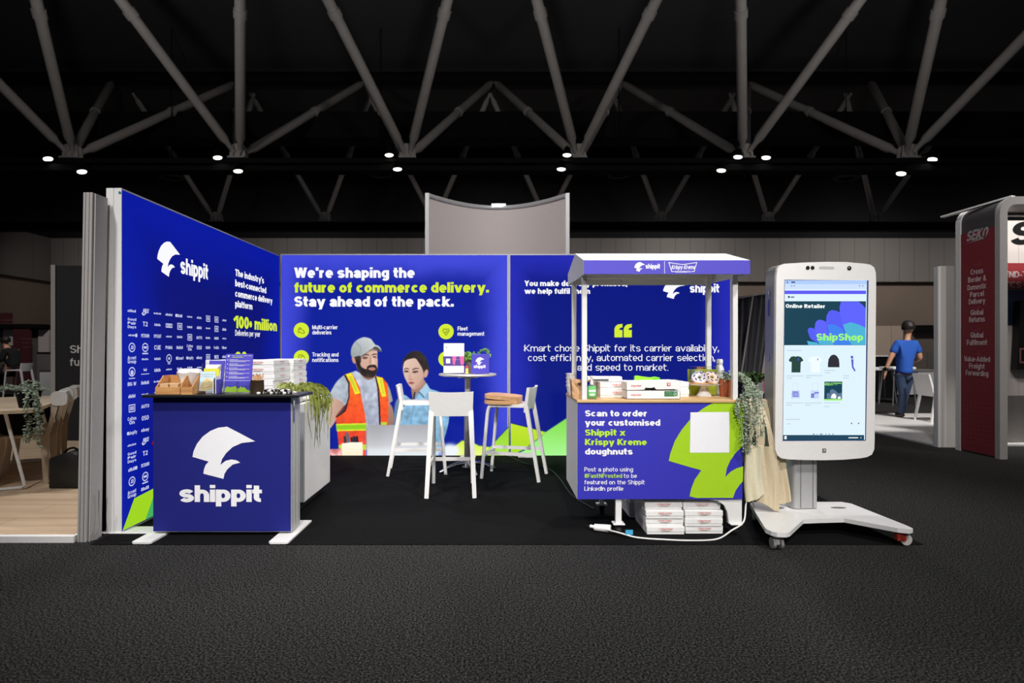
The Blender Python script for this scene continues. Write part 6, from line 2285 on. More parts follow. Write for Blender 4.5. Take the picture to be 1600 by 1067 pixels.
t = thing('lounge_platform', (-7.5, 6.5, 0), 'pale wooden raised floor with a white edge under the lounge', 'platform')
MB().box(-13, -2.80, 3.955, 9.2, .001, .043).build('white_edge', WHITE_MATT, t)
MB().box(-13, -2.83, 4.0, 9.2, .043, .047).build('wood_floor', wood_mat('oak_floor', (196, 170, 142), (214, 190, 162), 0, 2.0, .4, .19), t)
ZP = .047
LD, FD = Vector((-.475, .88, 0)), Vector((-.88, -.475, 0))
t = thing('lounge_table', (-4.7, 5.9, ZP), 'long pale wooden table with white trestle legs', 'table')
c0 = Vector((-4.02, 5.22, 0))
top = [c0 + FD * .10, c0 + FD * .03 + LD * .03, c0 + LD * .10, c0 + LD * 1.78, c0 + LD * 1.84 + FD * .06, c0 + LD * 1.84 + FD * .95, c0 + FD * .95]
MB().prism([(p.x, p.y) for p in top], (0, 0, .725), (1, 0, 0), (0, 1, 0), (0, 0, .028)).build('tabletop', wood_mat('table_top_wood', (196, 176, 150), (212, 194, 168), 1, 2.5), t)
for k in (.12, 1.62):
    o_ = c0 + LD * k + FD * .1
    e_ = o_ + FD * .75
    b = MB()
    m_ = (o_ + e_) / 2
    b.tube([Vector((m_.x, m_.y, .72)) - FD * .24, Vector((o_.x, o_.y, ZP + .03)), Vector((o_.x, o_.y, ZP + .014)) + FD * .02, Vector((e_.x, e_.y, ZP + .014)) - FD * .02, Vector((e_.x, e_.y, ZP + .03)), Vector((m_.x, m_.y, .72)) + FD * .24], .014, 8)
    b.build('trestle_leg', WHITE, t, True)


def plank_chair():
    t = thing('plywood_chair', (0, 0, 0), 'chair', 'chair')
    W2 = .2
    MB().box(-W2, W2, -.2, .22, .43, .455, .008).build('seat', PALEWOOD, t)
    for s_ in (-1, 1):
        MB().prism([(-.225, 0), (-.19, 0), (-.17, .42), (-.205, .46), (-.29, .82), (-.33, .82), (-.235, .45)], (s_ * W2 - .0125, 0, 0), (0, 1, 0), (0, 0, 1), (.025, 0, 0)).build('back_post', PALEWOOD, t)
        MB().bar((s_ * .18, .17, .43), (s_ * .19, .22, 0), .03, .045).build('leg', PALEWOOD, t)
        b = MB()
        b.prism(rrect(-.37, -.245, .715, .845, .04), (s_ * W2 - .022, 0, 0), (0, 1, 0), (0, 0, 1), (.044, 0, 0))
        b.build('post_cap', WHITE_MATT, t)
    MB().box(-W2 + .03, W2 - .03, -.335, -.31, .745, .83, .006).build('top_rail', WHITE_MATT, t)
    MB().box(-W2, W2, -.17, -.14, .36, .43).build('apron', PALEWOOD, t)
    return t


ch = plank_chair()
RZ = R(118.4)
ca = Vector((-4.40, 5.545, ZP))
for k, (o_, lb) in enumerate(((ca, 'plywood chair with white back caps holding a black backpack'), (ca + LD * .66, 'second plywood chair with white back caps beside the dark sign wall'))):
    place(ch if k == 0 else copy_tree(ch), o_, RZ, lb, 'plywood chairs at the lounge table')
t = thing('backpack', ca + Vector((0, 0, .455)), 'soft black backpack on the plywood chair', 'bag')
M = Matrix.Translation(ca + Vector((0, 0, .457))) @ Matrix.Rotation(RZ, 4, 'Z')
b = MB()
b.box(-.17, .17, -.10, .18, 0, .205, .08, 4, M)
b.build('bag', BLACK_MATT, t, True)
MB().tube([M @ Vector(p) for p in smooth_path([(-.05, -.09, .12), (-.04, -.15, .17), (.04, -.15, .17), (.05, -.09, .12)], 5)], .01, 7).build('carry_loop', BLACK_MATT, t, True)
t = thing('black_bag', (-3.84, 5.35, ZP), 'square black bag standing on the wooden floor beside the chairs', 'bag')
b = MB()
b.prism([(-3.96, 0), (-3.70, .0), (-3.70, .30), (-3.76, .33), (-3.95, .27)], (0, 5.28, ZP), (1, 0, 0), (0, 0, 1), (-.05, .22, 0))
bmesh.ops.bevel(b.bm, geom=b.bm.edges[:], offset=.015, segments=2, profile=.5, affect='EDGES')
b.build('bag', BLACK, t, True)
MB().tube(smooth_path([(-3.9, 5.38, ZP + .28), (-3.86, 5.38, ZP + .33), (-3.80, 5.38, ZP + .345), (-3.76, 5.38, ZP + .32)], 5), .01, 7).build('handle', BLACK_MATT, t, True)
pc = at(45, 636, 5.42)
pc.z = .753
st = []
rq = random.Random(17)
for k in range(8):
    e_ = pc + Vector((.12 + .02 * k, -.12 - rq.uniform(.0, .1), 0)) if k < 5 else pc + Vector((-.16 - .03 * k, -.1, 0))
    dz = rq.choice((.1, .2, .3, .36)) if k < 5 else rq.choice((.0, .03))
    st.append([tuple(pc + Vector((0, 0, .14))), (pc.x * .5 + e_.x * .5, pc.y * .5 + e_.y * .5, .753 + .19), (e_.x, e_.y, .80 if k < 5 else .772), (e_.x + .02, e_.y - .01, .78 - dz * .6 if k < 5 else .765), (e_.x + .02, e_.y - .02, .78 - dz if k < 5 else .76)])
trailing('ivy_pot', pc, .10, .15, BLACK_MATT, 'grey green trailing plant in a black pot on the lounge table', st, GREYLEAF, 33, .028, 60, .13)
tag(MB().box(-4.62, -4.40, 5.1, 5.22, .7535, .756).build('blue_leaflet', mat('blue_paper', (60, 80, 150), .6)), 'blue printed leaflet lying on the lounge table', 'leaflet')
d = 8.03
t = thing('sign_wall', (-5.7, d, 0), 'dark sign wall with a pale edge post behind the lounge', 'display wall')
MB().box(fx(87, d), fx(156, d), d, d + .06, 0.047, fz(415, d)).build('panel', mat('charcoal_fabric', (28, 29, 33), .85), t)
MB().box(fx(80, d), fx(87, d), d - .01, d + .09, 0.047, fz(414, d)).build('edge_post', GREYMET, t)
a = Print(depth_plane(d), .002)
tpx(a, d, 'Sh', 109.5, 130, 551.5, 12, .17, .14)
tpx(a, d, 'fu', 109.5, 124, 571.5, 12, .17, .14)
a.build('lettering', mat('pale_grey_ink', (214, 214, 216), .6), t)


# ------------------------------------------------------------------ people
def skin_part(name, nodes, edges, m, parent, sub=2):
    """one smooth surface grown round a skeleton: nodes {key: (x, y, z, radius[, radius2])}"""
    me = bpy.data.meshes.new(name)
    keys = list(nodes)
    ix = {k: i for i, k in enumerate(keys)}
    me.from_pydata([nodes[k][:3] for k in keys], [(ix[a_], ix[b_]) for a_, b_ in edges], [])
    o = bpy.data.objects.new(name, me)
    COL.objects.link(o)
    sk = o.modifiers.new('skin', 'SKIN')
    sk.use_smooth_shade = True
    for i, k in enumerate(keys):
        r1 = nodes[k][3]
        r2 = nodes[k][4] if len(nodes[k]) > 4 else r1
        me.skin_vertices[0].data[i].radius = (r1, r2)
        me.skin_vertices[0].data[i].use_root = (i == 0)
    sb = o.modifiers.new('sub', 'SUBSURF')
    sb.levels = sb.render_levels = sub
    dg = bpy.context.evaluated_depsgraph_get()
    dg.update()
    me2 = bpy.data.meshes.new_from_object(o.evaluated_get(dg))
    me2.name = name
    bpy.data.objects.remove(o)
    me2.materials.clear()
    me2.materials.append(m)
    o = bpy.data.objects.new(name, me2)
    COL.objects.link(o)
    o.parent = parent
    o.location = -WLOC[parent.name]
    return o


SKIN = mat('skin', (196, 146, 118), .55, var=.04)
HAIR = mat('black_hair', (22, 18, 17), .6, var=.3, scale=60)


def fingers(nodes, edges, root, base, dirn, side, curl):
    """four fingers and a thumb from the palm node"""
    base, dirn, side, curl = Vector(base), Vector(dirn).normalized(), Vector(side).normalized(), Vector(curl)
    for k, ln in enumerate((.068, .076, .07, .055)):
        p0 = base + side * (.027 - .018 * k) + dirn * .03
        p1 = p0 + dirn * ln * .55 + curl * .012
        p2 = p1 + dirn * ln * .4 + curl * .026
        for j, p in enumerate((p0, p1, p2)):
            nodes[f'{root}f{k}{j}'] = (*p, .0095 - .001 * j)
        edges += [(root, f'{root}f{k}0'), (f'{root}f{k}0', f'{root}f{k}1'), (f'{root}f{k}1', f'{root}f{k}2')]
    p0 = base + side * .036 - dirn * .015
    p1 = p0 + side * .02 + dirn * .035
    nodes[root + 't0'] = (*p0, .011)
    nodes[root + 't1'] = (*p1, .009)
    edges += [(root, root + 't0'), (root + 't0', root + 't1')]


def hair_cap(parent, c, rx, ry, rz):
    b = MB()
    rr = random.Random(3)
    b.lathe([(math.sin(q), math.cos(q)) for q in np.linspace(0.0, PI * .66, 12)], n=24)
    for v in b.bm.verts:
        k = 1 + rr.uniform(-.05, .05)
        v.co = Vector((c[0] + v.co.x * rx * k, c[1] + v.co.y * ry * k, c[2] + v.co.z * rz * k))
    b.build('hair', HAIR, parent, True)


DP = 10.84
t = thing('person', at(1413, 654, DP), 'person in a blue polo shirt and jeans walking away on the white floor', 'person')


def q3(px, py, dy=0.0):
    p = at(px, py, DP)
    return (p.x, p.y + dy, p.z)


nd = {'pel': (*q3(1412.5, 577), .07, .06), 'wst': (*q3(1413, 566), .08, .065), 'chs': (*q3(1414.5, 548), .15, .105), 'nck': (*q3(1417, 531, -.01), .055), 'nk2': (*q3(1418.5, 523, -.0), .052),
      'hd1': (*q3(1420, 516, .015), .07, .078), 'hd2': (*q3(1419.2, 509, .0), .084, .094), 'hd3': (*q3(1419, 505.5, .0), .06, .07),
      'sl': (*q3(1402, 537), .062), 'el': (*q3(1392.5, 560, .02), .044), 'wl': (*q3(1387.5, 578, .06), .03), 'hl': (*q3(1387, 585, .08), .03, .02),
      'sr': (*q3(1430, 537), .062), 'er': (*q3(1437, 560, -.02), .044), 'wr': (*q3(1436, 566, .2), .03), 'hr': (*q3(1433, 562, .27), .03, .022),
      'hpl': (*q3(1407, 585), .06), 'knl': (*q3(1410, 617, -.02), .058), 'anl': (*q3(1410.5, 646, .03), .04),
      'hpr': (*q3(1419, 585), .06), 'knr': (*q3(1417, 617, .06), .058), 'anr': (*q3(1418, 643, .16), .04)}
ed = [('pel', 'wst'), ('wst', 'chs'), ('chs', 'nck'), ('nck', 'nk2'), ('nk2', 'hd1'), ('hd1', 'hd2'), ('hd2', 'hd3'), ('chs', 'sl'), ('sl', 'el'), ('el', 'wl'), ('wl', 'hl'), ('chs', 'sr'), ('sr', 'er'), ('er', 'wr'), ('wr', 'hr'),
      ('pel', 'hpl'), ('hpl', 'knl'), ('knl', 'anl'), ('pel', 'hpr'), ('hpr', 'knr'), ('knr', 'anr')]
shell = dict(nd)
fingers(nd, ed, 'hl', nd['hl'][:3], (-.1, .15, -1), (.3, 1, 0), (0.4, .4, .2))
fingers(nd, ed, 'hr', nd['hr'][:3], (-.3, 1, .2), (-.2, 0, 1), (-.5, 0, 0))
# nose, ear on the turned head
nd['ns'] = (*q3(1426.5, 514, .05), .014)
ed.append(('hd1', 'ns'))
nd['er1'] = (*q3(1424, 514.5, -.045), .018, .03)
ed.append(('hd1', 'er1'))
skin_part('body', nd, ed, SKIN, t)
g = 1.14
polo = {'chs': (*shell['chs'][:3], .178, .132), 'wst': (*shell['wst'][:3], .15, .122), 'hem': (*q3(1413, 580), .155, .13), 'hm2': (*q3(1413, 585), .15, .125), 'nck': (*q3(1416.5, 533), .085, .08), 'sl': (*shell['sl'][:3], .082), 'sl2': (*q3(1395.5, 553, .014), .07),
        'sr': (*shell['sr'][:3], .082), 'sr2': (*q3(1435.5, 553, -.014), .07)}
skin_part('polo_shirt', polo, [('chs', 'wst'), ('wst', 'hem'), ('hem', 'hm2'), ('chs', 'nck'), ('chs', 'sl'), ('sl', 'sl2'), ('chs', 'sr'), ('sr', 'sr2')], mat('blue_polo', (30, 84, 176), .85, var=.06), t)
je = {'pel': (*shell['pel'][:3], .145, .12), 'hpl': (*q3(1406.5, 587), .1), 'knl': (*shell['knl'][:3], .074), 'anl': (*q3(1410.5, 648, .03), .058), 'hpr': (*q3(1419.5, 587), .1), 'knr': (*shell['knr'][:3], .074), 'anr': (*q3(1418, 645, .16), .058)}
skin_part('jeans', je, [('pel', 'hpl'), ('hpl', 'knl'), ('knl', 'anl'), ('pel', 'hpr'), ('hpr', 'knr'), ('knr', 'anr')], mat('dark_denim', (42, 58, 86), .85, var=.12), t)
for x_, y_, dy in ((1410, 653, .03), (1417.5, 651.5, .16)):
    c_ = q3(x_, y_, dy)
    skin_part('shoe', {'a': (c_[0], c_[1] - .07, .075, .04, .04), 'b': (c_[0], c_[1] + .06, .072, .045, .035), 'c': (c_[0] + .02, c_[1] + .17, .065, .04, .028)}, [('a', 'b'), ('b', 'c')], mat('brown_shoe', (58, 44, 38), .6), t, 1)
hair_cap(t, q3(1418.6, 510.5, -.012), .102, .118, .118)
MB().tube([q3(1385.2, 576.5, .05), q3(1389.8, 577.5, .06)], .036, 12).build('watch', BLACK, t)

# ================================================================== RIGHT SIDE: white floor, partition, red tower
t = thing('white_platform', (7.5, 9.7, 0), 'low white floor under the walking person', 'platform')
MB().box(5.74, 12, 7.85, 11.6, .001, .022).build('edge', ALU_MATT, t)
MB().box(5.77, 12, 7.88, 11.57, .022, .028).build('floor_panel', mat('white_vinyl', (214, 211, 208), .4, var=.03), t)
t = thing('white_partition', (6.1, 7.8, 0), 'tall pale grey partition between the white floor and the red tower', 'partition')
MB().box(5.745, 5.785, 7.76, 7.84, .0, fz(417, 7.8), .003).build('edge_post', WHITE, t)
MB().box(5.785, 6.6, 7.77, 7.83, .0, fz(416, 7.8)).build('panel', mat('pale_grey_panel', (196, 190, 186), .6, var=.02), t)


def white_chair(x, y, rz, z, label):
    t = thing('white_chair', (0, 0, 0), label, 'chair')
    MB().box(-.21, .21, -.2, .22, .435, .46, .01).build('seat', WHITE_PL, t)
    b = MB()
    b.prism([(-.2, .44), (-.17, .44), (-.21, .62), (-.27, .82), (-.3, .82), (-.245, .62)], (-.2, 0, 0), (0, 1, 0), (0, 0, 1), (.4, 0, 0))
    b.build('backrest', WHITE_PL, t)
    for sx_ in (-1, 1):
        MB().bar((sx_ * .19, -.17, .44), (sx_ * .2, -.25, 0), .035, .045, taper=.7).build('leg', WHITE_PL, t)
        MB().bar((sx_ * .19, .19, .44), (sx_ * .2, .22, 0), .035, .04, taper=.7).build('leg', WHITE_PL, t)
    return place(t, (x, y, z), rz)


white_chair(7.65, 10.35, R(-90), .028, 'white plastic chair standing on the white floor near the walking person')

t = thing('red_tower', (6.2, 7.25, 0), 'dark red rounded tower with white service lettering and an arched front', 'display tower')
prof = [(5.86, 0), (5.86, 2.86)] + arc(6.04, 2.86, .18, .18, 180, 90, 8)[1:] + [(9.0, 3.04)]


def arch(y0, y1, out, thick, m, name, z0=0.0):
    b = MB()
    A_, B_ = [], []
    n = len(prof)
    for i, (x, z) in enumerate(prof):
        p0, p1 = prof[max(i - 1, 0)], prof[min(i + 1, n - 1)]
        tx, tz = p1[0] - p0[0], p1[1] - p0[1]
        ln = math.hypot(tx, tz)
        nx_, nz_ = -tz / ln, tx / ln
        z = max(z, z0)
        A_.append([b.bm.verts.new((x + nx_ * out, y, z + nz_ * out)) for y in (y0, y1)])
        B_.append([b.bm.verts.new((x - nx_ * (thick - out), y, z - nz_ * (thick - out))) for y in (y0, y1)])
    for i in range(n - 1):
        b.bm.faces.new((A_[i][0], A_[i + 1][0], A_[i + 1][1], A_[i][1]))
        b.bm.faces.new((B_[i][0], B_[i][1], B_[i + 1][1], B_[i + 1][0]))
        for k in (0, 1):
            b.bm.faces.new((A_[i][k], A_[i + 1][k], B_[i + 1][k], B_[i][k]))
    b.bm.faces.new((A_[0][0], A_[0][1], B_[0][1], B_[0][0]))
    return b.build(name, m, t)


arch(6.93, 7.0, .012, .09, GREYMET, 'front_frame')
arch(7.52, 7.60, .012, .09, WHITE_MATT, 'rear_frame')
arch(7.0, 7.52, 0, .05, mat('dark_tower_skin', (70, 68, 70), .4), 'skin')
RED = mat('dark_red_vinyl', (128, 42, 52), .55, var=.04)
rp_ = MB().box(5.852, 5.859, 7.002, 7.518, .02, 2.72).build('red_panel', RED, t)
PS = Plane((5.852, 0, 0), (0, -1, 0), (0, 0, 1), (-1, 0, 0))
PALE_INK = mat('dull_white_ink', (214, 196, 196), .6)
a = Print(PS, .002)
yc = 7.265
for s_, y_, wd in (('Cross', 428, .19), ('Border &', 440, .27), ('Domestic', 452, .29), ('Parcel', 463.5, .21), ('Delivery', 474.5, .25), ('Global', 492, .19), ('Returns', 503, .24), ('Global', 527.5, .19), ('Fulfilment', 539, .31), ('Value-Added', 565, .39), ('Freight', 576, .24), ('Forwarding', 587, .34)):
    a.text(s_, -yc - wd / 2, -yc + wd / 2, H - (y_ - CY) * yc / F, .066, .2, .15)
a.build('service_lettering', PALE_INK, rp_)
a = Print(PS, .002)
a.text('SEKO', -yc - .17, -yc + .15, H - (374 - CY) * yc / F, .125, .3, .2, .3)
a.poly([(-yc - .2, 2.585), (-yc + .1, 2.605), (-yc + .2, 2.70), (-yc + .19, 2.74), (-yc + .16, 2.66), (-yc + .05, 2.615)])
a.build('brand_lettering', mat('grey_silver_ink', (170, 164, 166), .5), rp_)
for y_ in (413, 481, 516, 553):
    a = Print(PS, .002)
    z_ = H - (y_ - CY) * yc / F
    a.line([(-yc - .05, z_), (-yc + .05, z_)], .012).line([(-yc + .02, z_ + .03), (-yc + .05, z_), (-yc + .02, z_ - .03)], .012)
    a.build('arrow_print', mat('red_tint_ink', (156, 66, 74), .6), rp_)
a = Print(PS, .002)
for j in range(10):
    for i in range(8):
        x_ = -7.48 + i * .058
        z_ = .13 + j * .055
        a.rect(x_, x_ + .022, z_, z_ + .012)
a.build('tick_print', mat('red_tint_ink', (156, 66, 74), .6), rp_)
MB().bar((5.77, 7.72, 2.985), (6.03, 6.96, 3.06), .07, .02, (0, 0, 1)).build('light_strip', WHITE_MATT, t)
# inner wall of the red stand
d = 8.0
t = thing('stand_back_wall', (7.6, d, 0), 'pale inner wall with a big black letter and a red band inside the arch', 'display wall')
MB().box(6.72, 9.4, d, d + .06, 0, 3.0).build('panel', panel_wall_mat('white_wall_panels', (214, 204, 198), .5, .012), t)
MB().box(6.73, 9.39, d - .006, d - .001, fz(452, d), fz(411, d)).build('red_band', mat('deep_red_print', (150, 44, 50), .6), t)
MB().box(6.73, 9.39, d - .006, d - .001, fz(508, d), fz(452.5, d)).build('photo_band', mat('dusk_photo_print', (34, 44, 76), .5, var=.5, scale=6), t)
MB().box(6.73, 9.39, d - .01, d - .001, 0.0, fz(618, d)).build('base_panel', mat('grey_base_panel', (120, 114, 110), .7), t)
a = Print(depth_plane(d), .008)
tpx(a, d, 'END-T', 1569, 1604, 433.5, 9.5, .2, .16)
tpx(a, d, 'TICS F', 1569, 1606, 449.5, 9.5, .12, .11)
a.build('band_lettering', PALE_INK, t)
a = Print(depth_plane(d), .004)
tpx(a, d, 'S', 1576, 1612, 382, 36, .3, .2, .25)
a.build('black_letter_print', BLACK, t)
tvv = thing('wall_screen', (fx(1600, 7.9), 7.9, fz(577, 7.9)), 'black screen hanging on the pale inner wall', 'screen')
MB().prism([(fx(1593, 7.9), fz(470, 7.9)), (fx(1640, 7.9), fz(470, 7.9)), (fx(1640, 7.9), fz(577, 7.9)), (fx(1587, 7.9), fz(577, 7.9))], (0, 7.88, 0), (1, 0, 0), (0, 0, 1), (0, .1, 0)).build('casing', BLACK, tvv)
a = Print(depth_plane(7.88), .002)
a.line([(fx(1606, 7.9), fz(545, 7.9)), (fx(1592, 7.9), fz(545, 7.9)), (fx(1592, 7.9), fz(566, 7.9)), (fx(1606, 7.9), fz(566, 7.9))], .02)
a.build('frame_print', mat('pinkish_ink', (150, 90, 90), .6), tvv)

# far stands seen between kiosk and partition
d = 17.0
t = thing('far_stand', (fx(1420, d), d, 0), 'far beige exhibition stand with a dark counter behind the walking person', 'stand')
MB().box(fx(1362, d), fx(1411, d), d, d + .1, 0, fz(509, d)).build('beige_panel', panel_wall_mat('beige_panels', (188, 168, 150), .45, .03), t)
MB().box(fx(1411, d), fx(1475, d), d + .2, d + .3, 0, fz(512, d)).build('brown_panel', panel_wall_mat('brown_panels', (112, 100, 92), .55, .03), t)
MB().box(fx(1428, d), fx(1480, d), d - .05, d + .2, fz(518, d), fz(508, d)).build('dark_header', BLACK_MATT, t)
MB().box(fx(1430, d), fx(1475, d), d - .5, d - .44, fz(577, d), fz(550, d)).build('grey_screen', mat('dull_grey_panel', (98, 92, 90), .6), t)
t = thing('dark_counter', (fx(1378, 15.5), 15.5, 0), 'dark bar counter with a white top beside the kiosk', 'counter')
MB().box(fx(1340, 15.5), fx(1398, 15.5), 15.4, 15.8, 0, fz(557, 15.5)).build('body', BLACK_MATT, t)
MB().box(fx(1338, 15.5), fx(1400, 15.5), 15.36, 15.84, fz(557, 15.5), fz(555, 15.5)).build('top', WHITE_MATT, t)
d = 15.86
for x0, x1, lb in ((1392, 1428, 'white low counter behind the walking person'), (1436, 1470, 'white low counter behind the white chair')):
    t = thing('white_counter', (fx((x0 + x1) / 2, d), d, 0), lb, 'counter', 'white counters of the far stand')
    MB().box(fx(x0, d), fx(x1, d), d, d + .5, .06, fz(580, d)).build('body', WHITE_MATT, t)
    MB().box(fx(x0, d) + .03, fx(x1, d) - .03, d + .04, d + .46, 0, .06).build('plinth', BLACK_MATT, t)
    MB().box(fx(x0, d) - .02, fx(x1, d) + .02, d - .02, d + .52, fz(580, d), fz(577.5, d)).build('top', GREYMET, t)
d = 14.2
t = thing('white_table', (fx(1376, d), d, 0), 'white round table on thin chrome legs beside the kiosk edge', 'table')
tx = fx(1378, d)
MB().lathe([(0, fz(578, d)), (.34, fz(578, d)), (.35, fz(576, d)), (.34, fz(574, d)), (0, fz(574, d))], (tx, d, 0), 30).build('top', WHITE_MATT, t, True)
for k in range(4):
    an = R(45 + 90 * k)
    MB().tube([(tx + .2 * math.cos(an), d + .2 * math.sin(an), fz(578, d)), (tx + .3 * math.cos(an), d + .3 * math.sin(an), 0)], .014, 8).build('leg', ALU, t, True)
t = thing('white_stool_table', (fx(1402, 13.6), 13.6, 0), 'white side table with crossed chrome legs behind the walking person', 'table')
tx, d = fx(1402, 13.6), 13.6
MB().box(tx - .26, tx + .26, d - .25, d + .25, fz(576.5, d), fz(573, d), .01).build('top', WHITE_MATT, t)
for sx_ in (-1, 1):
    for sy_ in (-1, 1):
        MB().tube([(tx + sx_ * .2, d + sy_ * .2, fz(576.5, d)), (tx + sx_ * .26, d + sy_ * .24, 0)], .012, 8).build('leg', ALU, t, True)

# between cart and kiosk
d = 12.5
t = thing('grey_drape_wall', (fx(1178, d), d, 0), 'dark grey draped partition with slanted edges between cart and kiosk', 'partition')
b = MB()
nx = 26
for i in range(nx):
    pass
g = []
for j in (0, 1):
    row = []
    for i in range(nx + 1):
        u = i / nx
        xb = fx(1148 + (1181 - 1148) * u, d)
        xt = fx(1152 + (1208 - 1152) * u, d)
        zt_ = fz(464 - 8 * u, d)
        x, z = (xb, 0.0) if j == 0 else (xt, zt_)
        row.append((x, d + .04 * math.sin(i * 1.35), z))
    g.append(row)
fv = [[[b.bm.verts.new((x, y + o_, z)) for x, y, z in row] for row in g] for o_ in (0, .06)]
for i in range(nx):
    b.bm.faces.new((fv[0][0][i], fv[0][0][i + 1], fv[0][1][i + 1], fv[0][1][i]))
    b.bm.faces.new((fv[1][0][i], fv[1][1][i], fv[1][1][i + 1], fv[1][0][i + 1]))
    b.bm.faces.new((fv[0][1][i], fv[0][1][i + 1], fv[1][1][i + 1], fv[1][1][i]))
for i in (0, nx):
    b.bm.faces.new((fv[0][0][i], fv[0][1][i], fv[1][1][i], fv[1][0][i]))
b.build('drape', mat('dark_grey_drape', (86, 86, 88), .8, var=.05), t, True)
MB().bar((fx(1155, d), d - .08, fz(590, d)), (fx(1174, d), d - .08, fz(462, d)), .03, .02).build('edge_tube', GREYMET, t)
MB().bar((fx(1152, d), d - .06, fz(466, d)), (fx(1208, d), d - .06, fz(456, d)), .03, .03).build('top_tube', GREYMET, t)
d = 11.2
pc = Vector((fx(1172, d), d, 0))
t = thing('planter_box', pc, 'grey planter box with low green plants between cart and kiosk', 'planter')
MB().box(pc.x - .17, pc.x + .17, d - .17, d + .17, 0, fz(597, d), .01).build('box', mat('grey_planter', (150, 148, 146), .7), t)
fl_ = MB()
rq = random.Random(9)
for k in range(160):
    p = Vector((pc.x + rq.uniform(-.2, .2), d + rq.uniform(-.18, .16), fz(597, d) + rq.uniform(0, .14)))
    small_leaf(fl_, p, (rq.uniform(-1, 1), rq.uniform(-1, 1), rq.uniform(0, 1)), (0, -1, .4), .1, .05)
fl_.build('foliage', leaf_mat('planter_leaf', (40, 70, 24), (86, 116, 50)), t)
d = 13.4
t = thing('pink_stool', (fx(1200, d), d, 0), 'pink upholstered seat on wooden legs beside the kiosk edge', 'stool')
sx0, sx1 = fx(1189, d), fx(1212, d)
MB().box(sx0, sx1, d, d + .32, fz(616, d) + .02, fz(588, d), .03, 3).build('cushion', mat('pink_fabric', (196, 96, 130), .85), t, True)
MB().box(sx0 - .02, sx1 + .02, d - .02, d + .34, fz(588, d), fz(582, d), .01).build('wooden_top', PALEWOOD, t)
for x_ in (sx0 + .02, sx1 - .02):
    for y_ in (d - .01, d + .33):
        MB().bar((x_, y_, fz(584, d)), (x_, y_, 0), .03, .03).build('leg', PALEWOOD, t)
d = 19
t = thing('pale_far_wall', (fx(1200, d), d, 0), 'pale pinkish far stand wall beside the kiosk edge', 'display wall')
MB().box(fx(1186, d), fx(1232, d), d, d + .1, 0, fz(500, d)).build('panel', mat('pale_pink_wall', (214, 200, 198), .7), t)
MB().box(fx(1186, d) + .02, fx(1232, d) - .02, d - .01, d - .001, fz(532, d), fz(514, d)).build('pink_print', mat('pale_pink_ink', (214, 164, 168), .7), t)
for x0, z1 in ((1232.5, 470), ):
    pass

# far left stand
d = 20.0
t = thing('far_stand', (fx(40, d), d, 0), 'far exhibition stand with dark red panels behind the lounge', 'stand')
MB().box(fx(-30, d), fx(78, d), d + .1, d + .2, 0, fz(506, d)).build('grey_wall', mat('taupe_panel', (96, 88, 82), .8), t)
MB().box(fx(-30, d), fx(31, d), d - .4, d - .3, fz(506, d), fz(490, d)).build('red_header', mat('maroon_panel', (78, 28, 34), .7), t)
MB().box(fx(-30, d), fx(78, d), d - .35, d + .1, fz(513, d), fz(507, d)).build('dark_shelf', BLACK_MATT, t)
MB().box(fx(31.5, d), fx(57, d), d - .3, d - .2, 0, fz(506.5, d)).build('red_panel', mat('maroon_panel', (78, 28, 34), .7), t)
MB().box(fx(59, d), fx(75.5, d), d + .02, d + .09, fz(550, d), fz(515, d)).build('pale_screen', mat('pale_screen_print', (196, 184, 180), .6), t)
MB().box(fx(4, d), fx(30, d), d + .02, d + .09, fz(540, d), fz(514, d)).build('pale_screen', mat('pale_screen_print', (196, 184, 180), .6), t)
a = Print(depth_plane(d - .4), .004)
for x0, x1, y_ in ((3, 22, 501), ):
    a.text('-------', fx(x0, d - .4), fx(x1, d - .4), fz(y_, d - .4), .05, .2, .3)
a.build('header_print', mat('rose_ink', (160, 100, 104), .7), t)
a = Print(depth_plane(d - .3), .004)
for x0, x1, y_ in ((34, 55, 530), (34, 52, 536), (36, 46, 543)):
    a.text('-------', fx(x0, d - .3), fx(x1, d - .3), fz(y_, d - .3), .04, .2, .3)
a.build('panel_print', mat('rose_ink', (160, 100, 104), .7), t)
d = 15.0
t = thing('white_counter', (fx(72, d), d, 0), 'white counter end beside the dark sign wall', 'counter')
MB().box(fx(62, d), fx(90, d), d, d + .5, 0, fz(579, d)).build('body', WHITE_MATT, t)
MB().box(fx(60, d), fx(92, d), d - .02, d + .52, fz(579, d), fz(577, d)).build('top', mat('taupe_panel', (96, 88, 82), .8), t)
t = thing('grey_screen_stand', (fx(68, 16.5), 16.5, 0), 'grey low screen above the white counter end', 'screen')
MB().box(fx(58, 16.5), fx(84, 16.5), 16.5, 16.58, 0, fz(552, 16.5)).build('panel', mat('dull_grey_panel', (98, 92, 90), .6), t)
MB().box(fx(58, 16.5), fx(84, 16.5), 16.48, 16.6, fz(552, 16.5), fz(550, 16.5)).build('top_edge', BLACK_MATT, t)

# seated person in black on a far bar stool
DS = 15.6
o = copy_tree(stool)
place(o, (fx(30, DS), DS, 0), R(90), 'grey white bar stool under the person in black', 'far bar stools')
t = thing('person', at(12, 600, DS), 'person in black clothes sitting on a far bar stool', 'person')


def r3(px, py, dy=0.0):
    p = at(px, py, DS)
    return (p.x, p.y + dy, p.z)


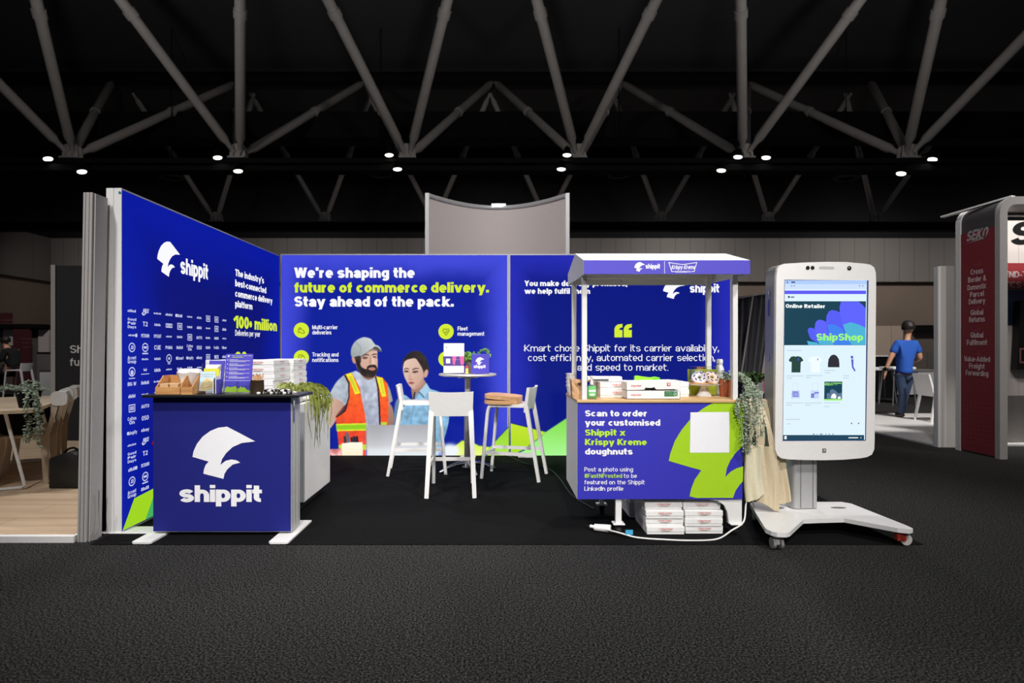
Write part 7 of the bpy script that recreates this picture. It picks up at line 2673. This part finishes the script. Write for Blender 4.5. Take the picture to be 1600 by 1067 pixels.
nd = {'pel': (*r3(22, 578), .13), 'wst': (*r3(20, 566), .125, .11), 'chs': (*r3(15, 552), .15, .12), 'nck': (*r3(10, 542), .055), 'hd1': (*r3(7, 534), .08), 'hd2': (*r3(7.5, 529), .082), 'ns': (*r3(2.5, 535), .014),
      'sl': (*r3(16, 549, -.17), .07), 'el': (*r3(12, 563, -.2), .05), 'wl': (*r3(0, 560, -.15), .032), 'hl': (*r3(-4, 559, -.14), .032, .022),
      'sr': (*r3(16, 549, .17), .07), 'er': (*r3(8, 563, .2), .05), 'wr': (*r3(-3, 560, .15), .032), 'hr': (*r3(-7, 559, .14), .032, .022),
      'kl': (*r3(-6, 582, -.1), .075), 'al': (*r3(-3, 606, -.1), .045), 'kr': (*r3(-6, 582, .1), .075), 'ar': (*r3(-3, 606, .1), .045)}
ed = [('pel', 'wst'), ('wst', 'chs'), ('chs', 'nck'), ('nck', 'hd1'), ('hd1', 'hd2'), ('hd1', 'ns'), ('chs', 'sl'), ('sl', 'el'), ('el', 'wl'), ('wl', 'hl'), ('chs', 'sr'), ('sr', 'er'), ('er', 'wr'), ('wr', 'hr'),
      ('pel', 'kl'), ('kl', 'al'), ('pel', 'kr'), ('kr', 'ar')]
sh_ = {k: v for k, v in nd.items()}
fingers(nd, ed, 'hl', nd['hl'][:3], (-1, 0, -.1), (0, -1, .2), (0, 0, -.6))
fingers(nd, ed, 'hr', nd['hr'][:3], (-1, 0, -.1), (0, 1, .2), (0, 0, -.6))
skin_part('body', nd, ed, SKIN, t)
BK = mat('black_cloth', (20, 20, 22), .9)
skin_part('black_top', {'chs': (*sh_['chs'][:3], .19, .17), 'wst': (*sh_['wst'][:3], .165, .15), 'hem': (*r3(22, 575), .165, .15), 'nck': (*r3(11.5, 545), .09), 'sl': (*sh_['sl'][:3], .09), 'el': (*sh_['el'][:3], .07), 'wl': (*r3(4, 561, -.16), .05),
                        'sr': (*sh_['sr'][:3], .09), 'er': (*sh_['er'][:3], .07), 'wr': (*r3(1, 561, .16), .05)}, [('chs', 'wst'), ('wst', 'hem'), ('chs', 'nck'), ('chs', 'sl'), ('sl', 'el'), ('el', 'wl'), ('chs', 'sr'), ('sr', 'er'), ('er', 'wr')], BK, t)
skin_part('trousers', {'pel': (*sh_['pel'][:3], .16), 'kl': (*sh_['kl'][:3], .09), 'al': (*r3(-3, 603, -.1), .06), 'kr': (*sh_['kr'][:3], .09), 'ar': (*r3(-3, 603, .1), .06)}, [('pel', 'kl'), ('kl', 'al'), ('pel', 'kr'), ('kr', 'ar')], BK, t)
hair_cap(t, r3(8.8, 531.5), .115, .105, .118)
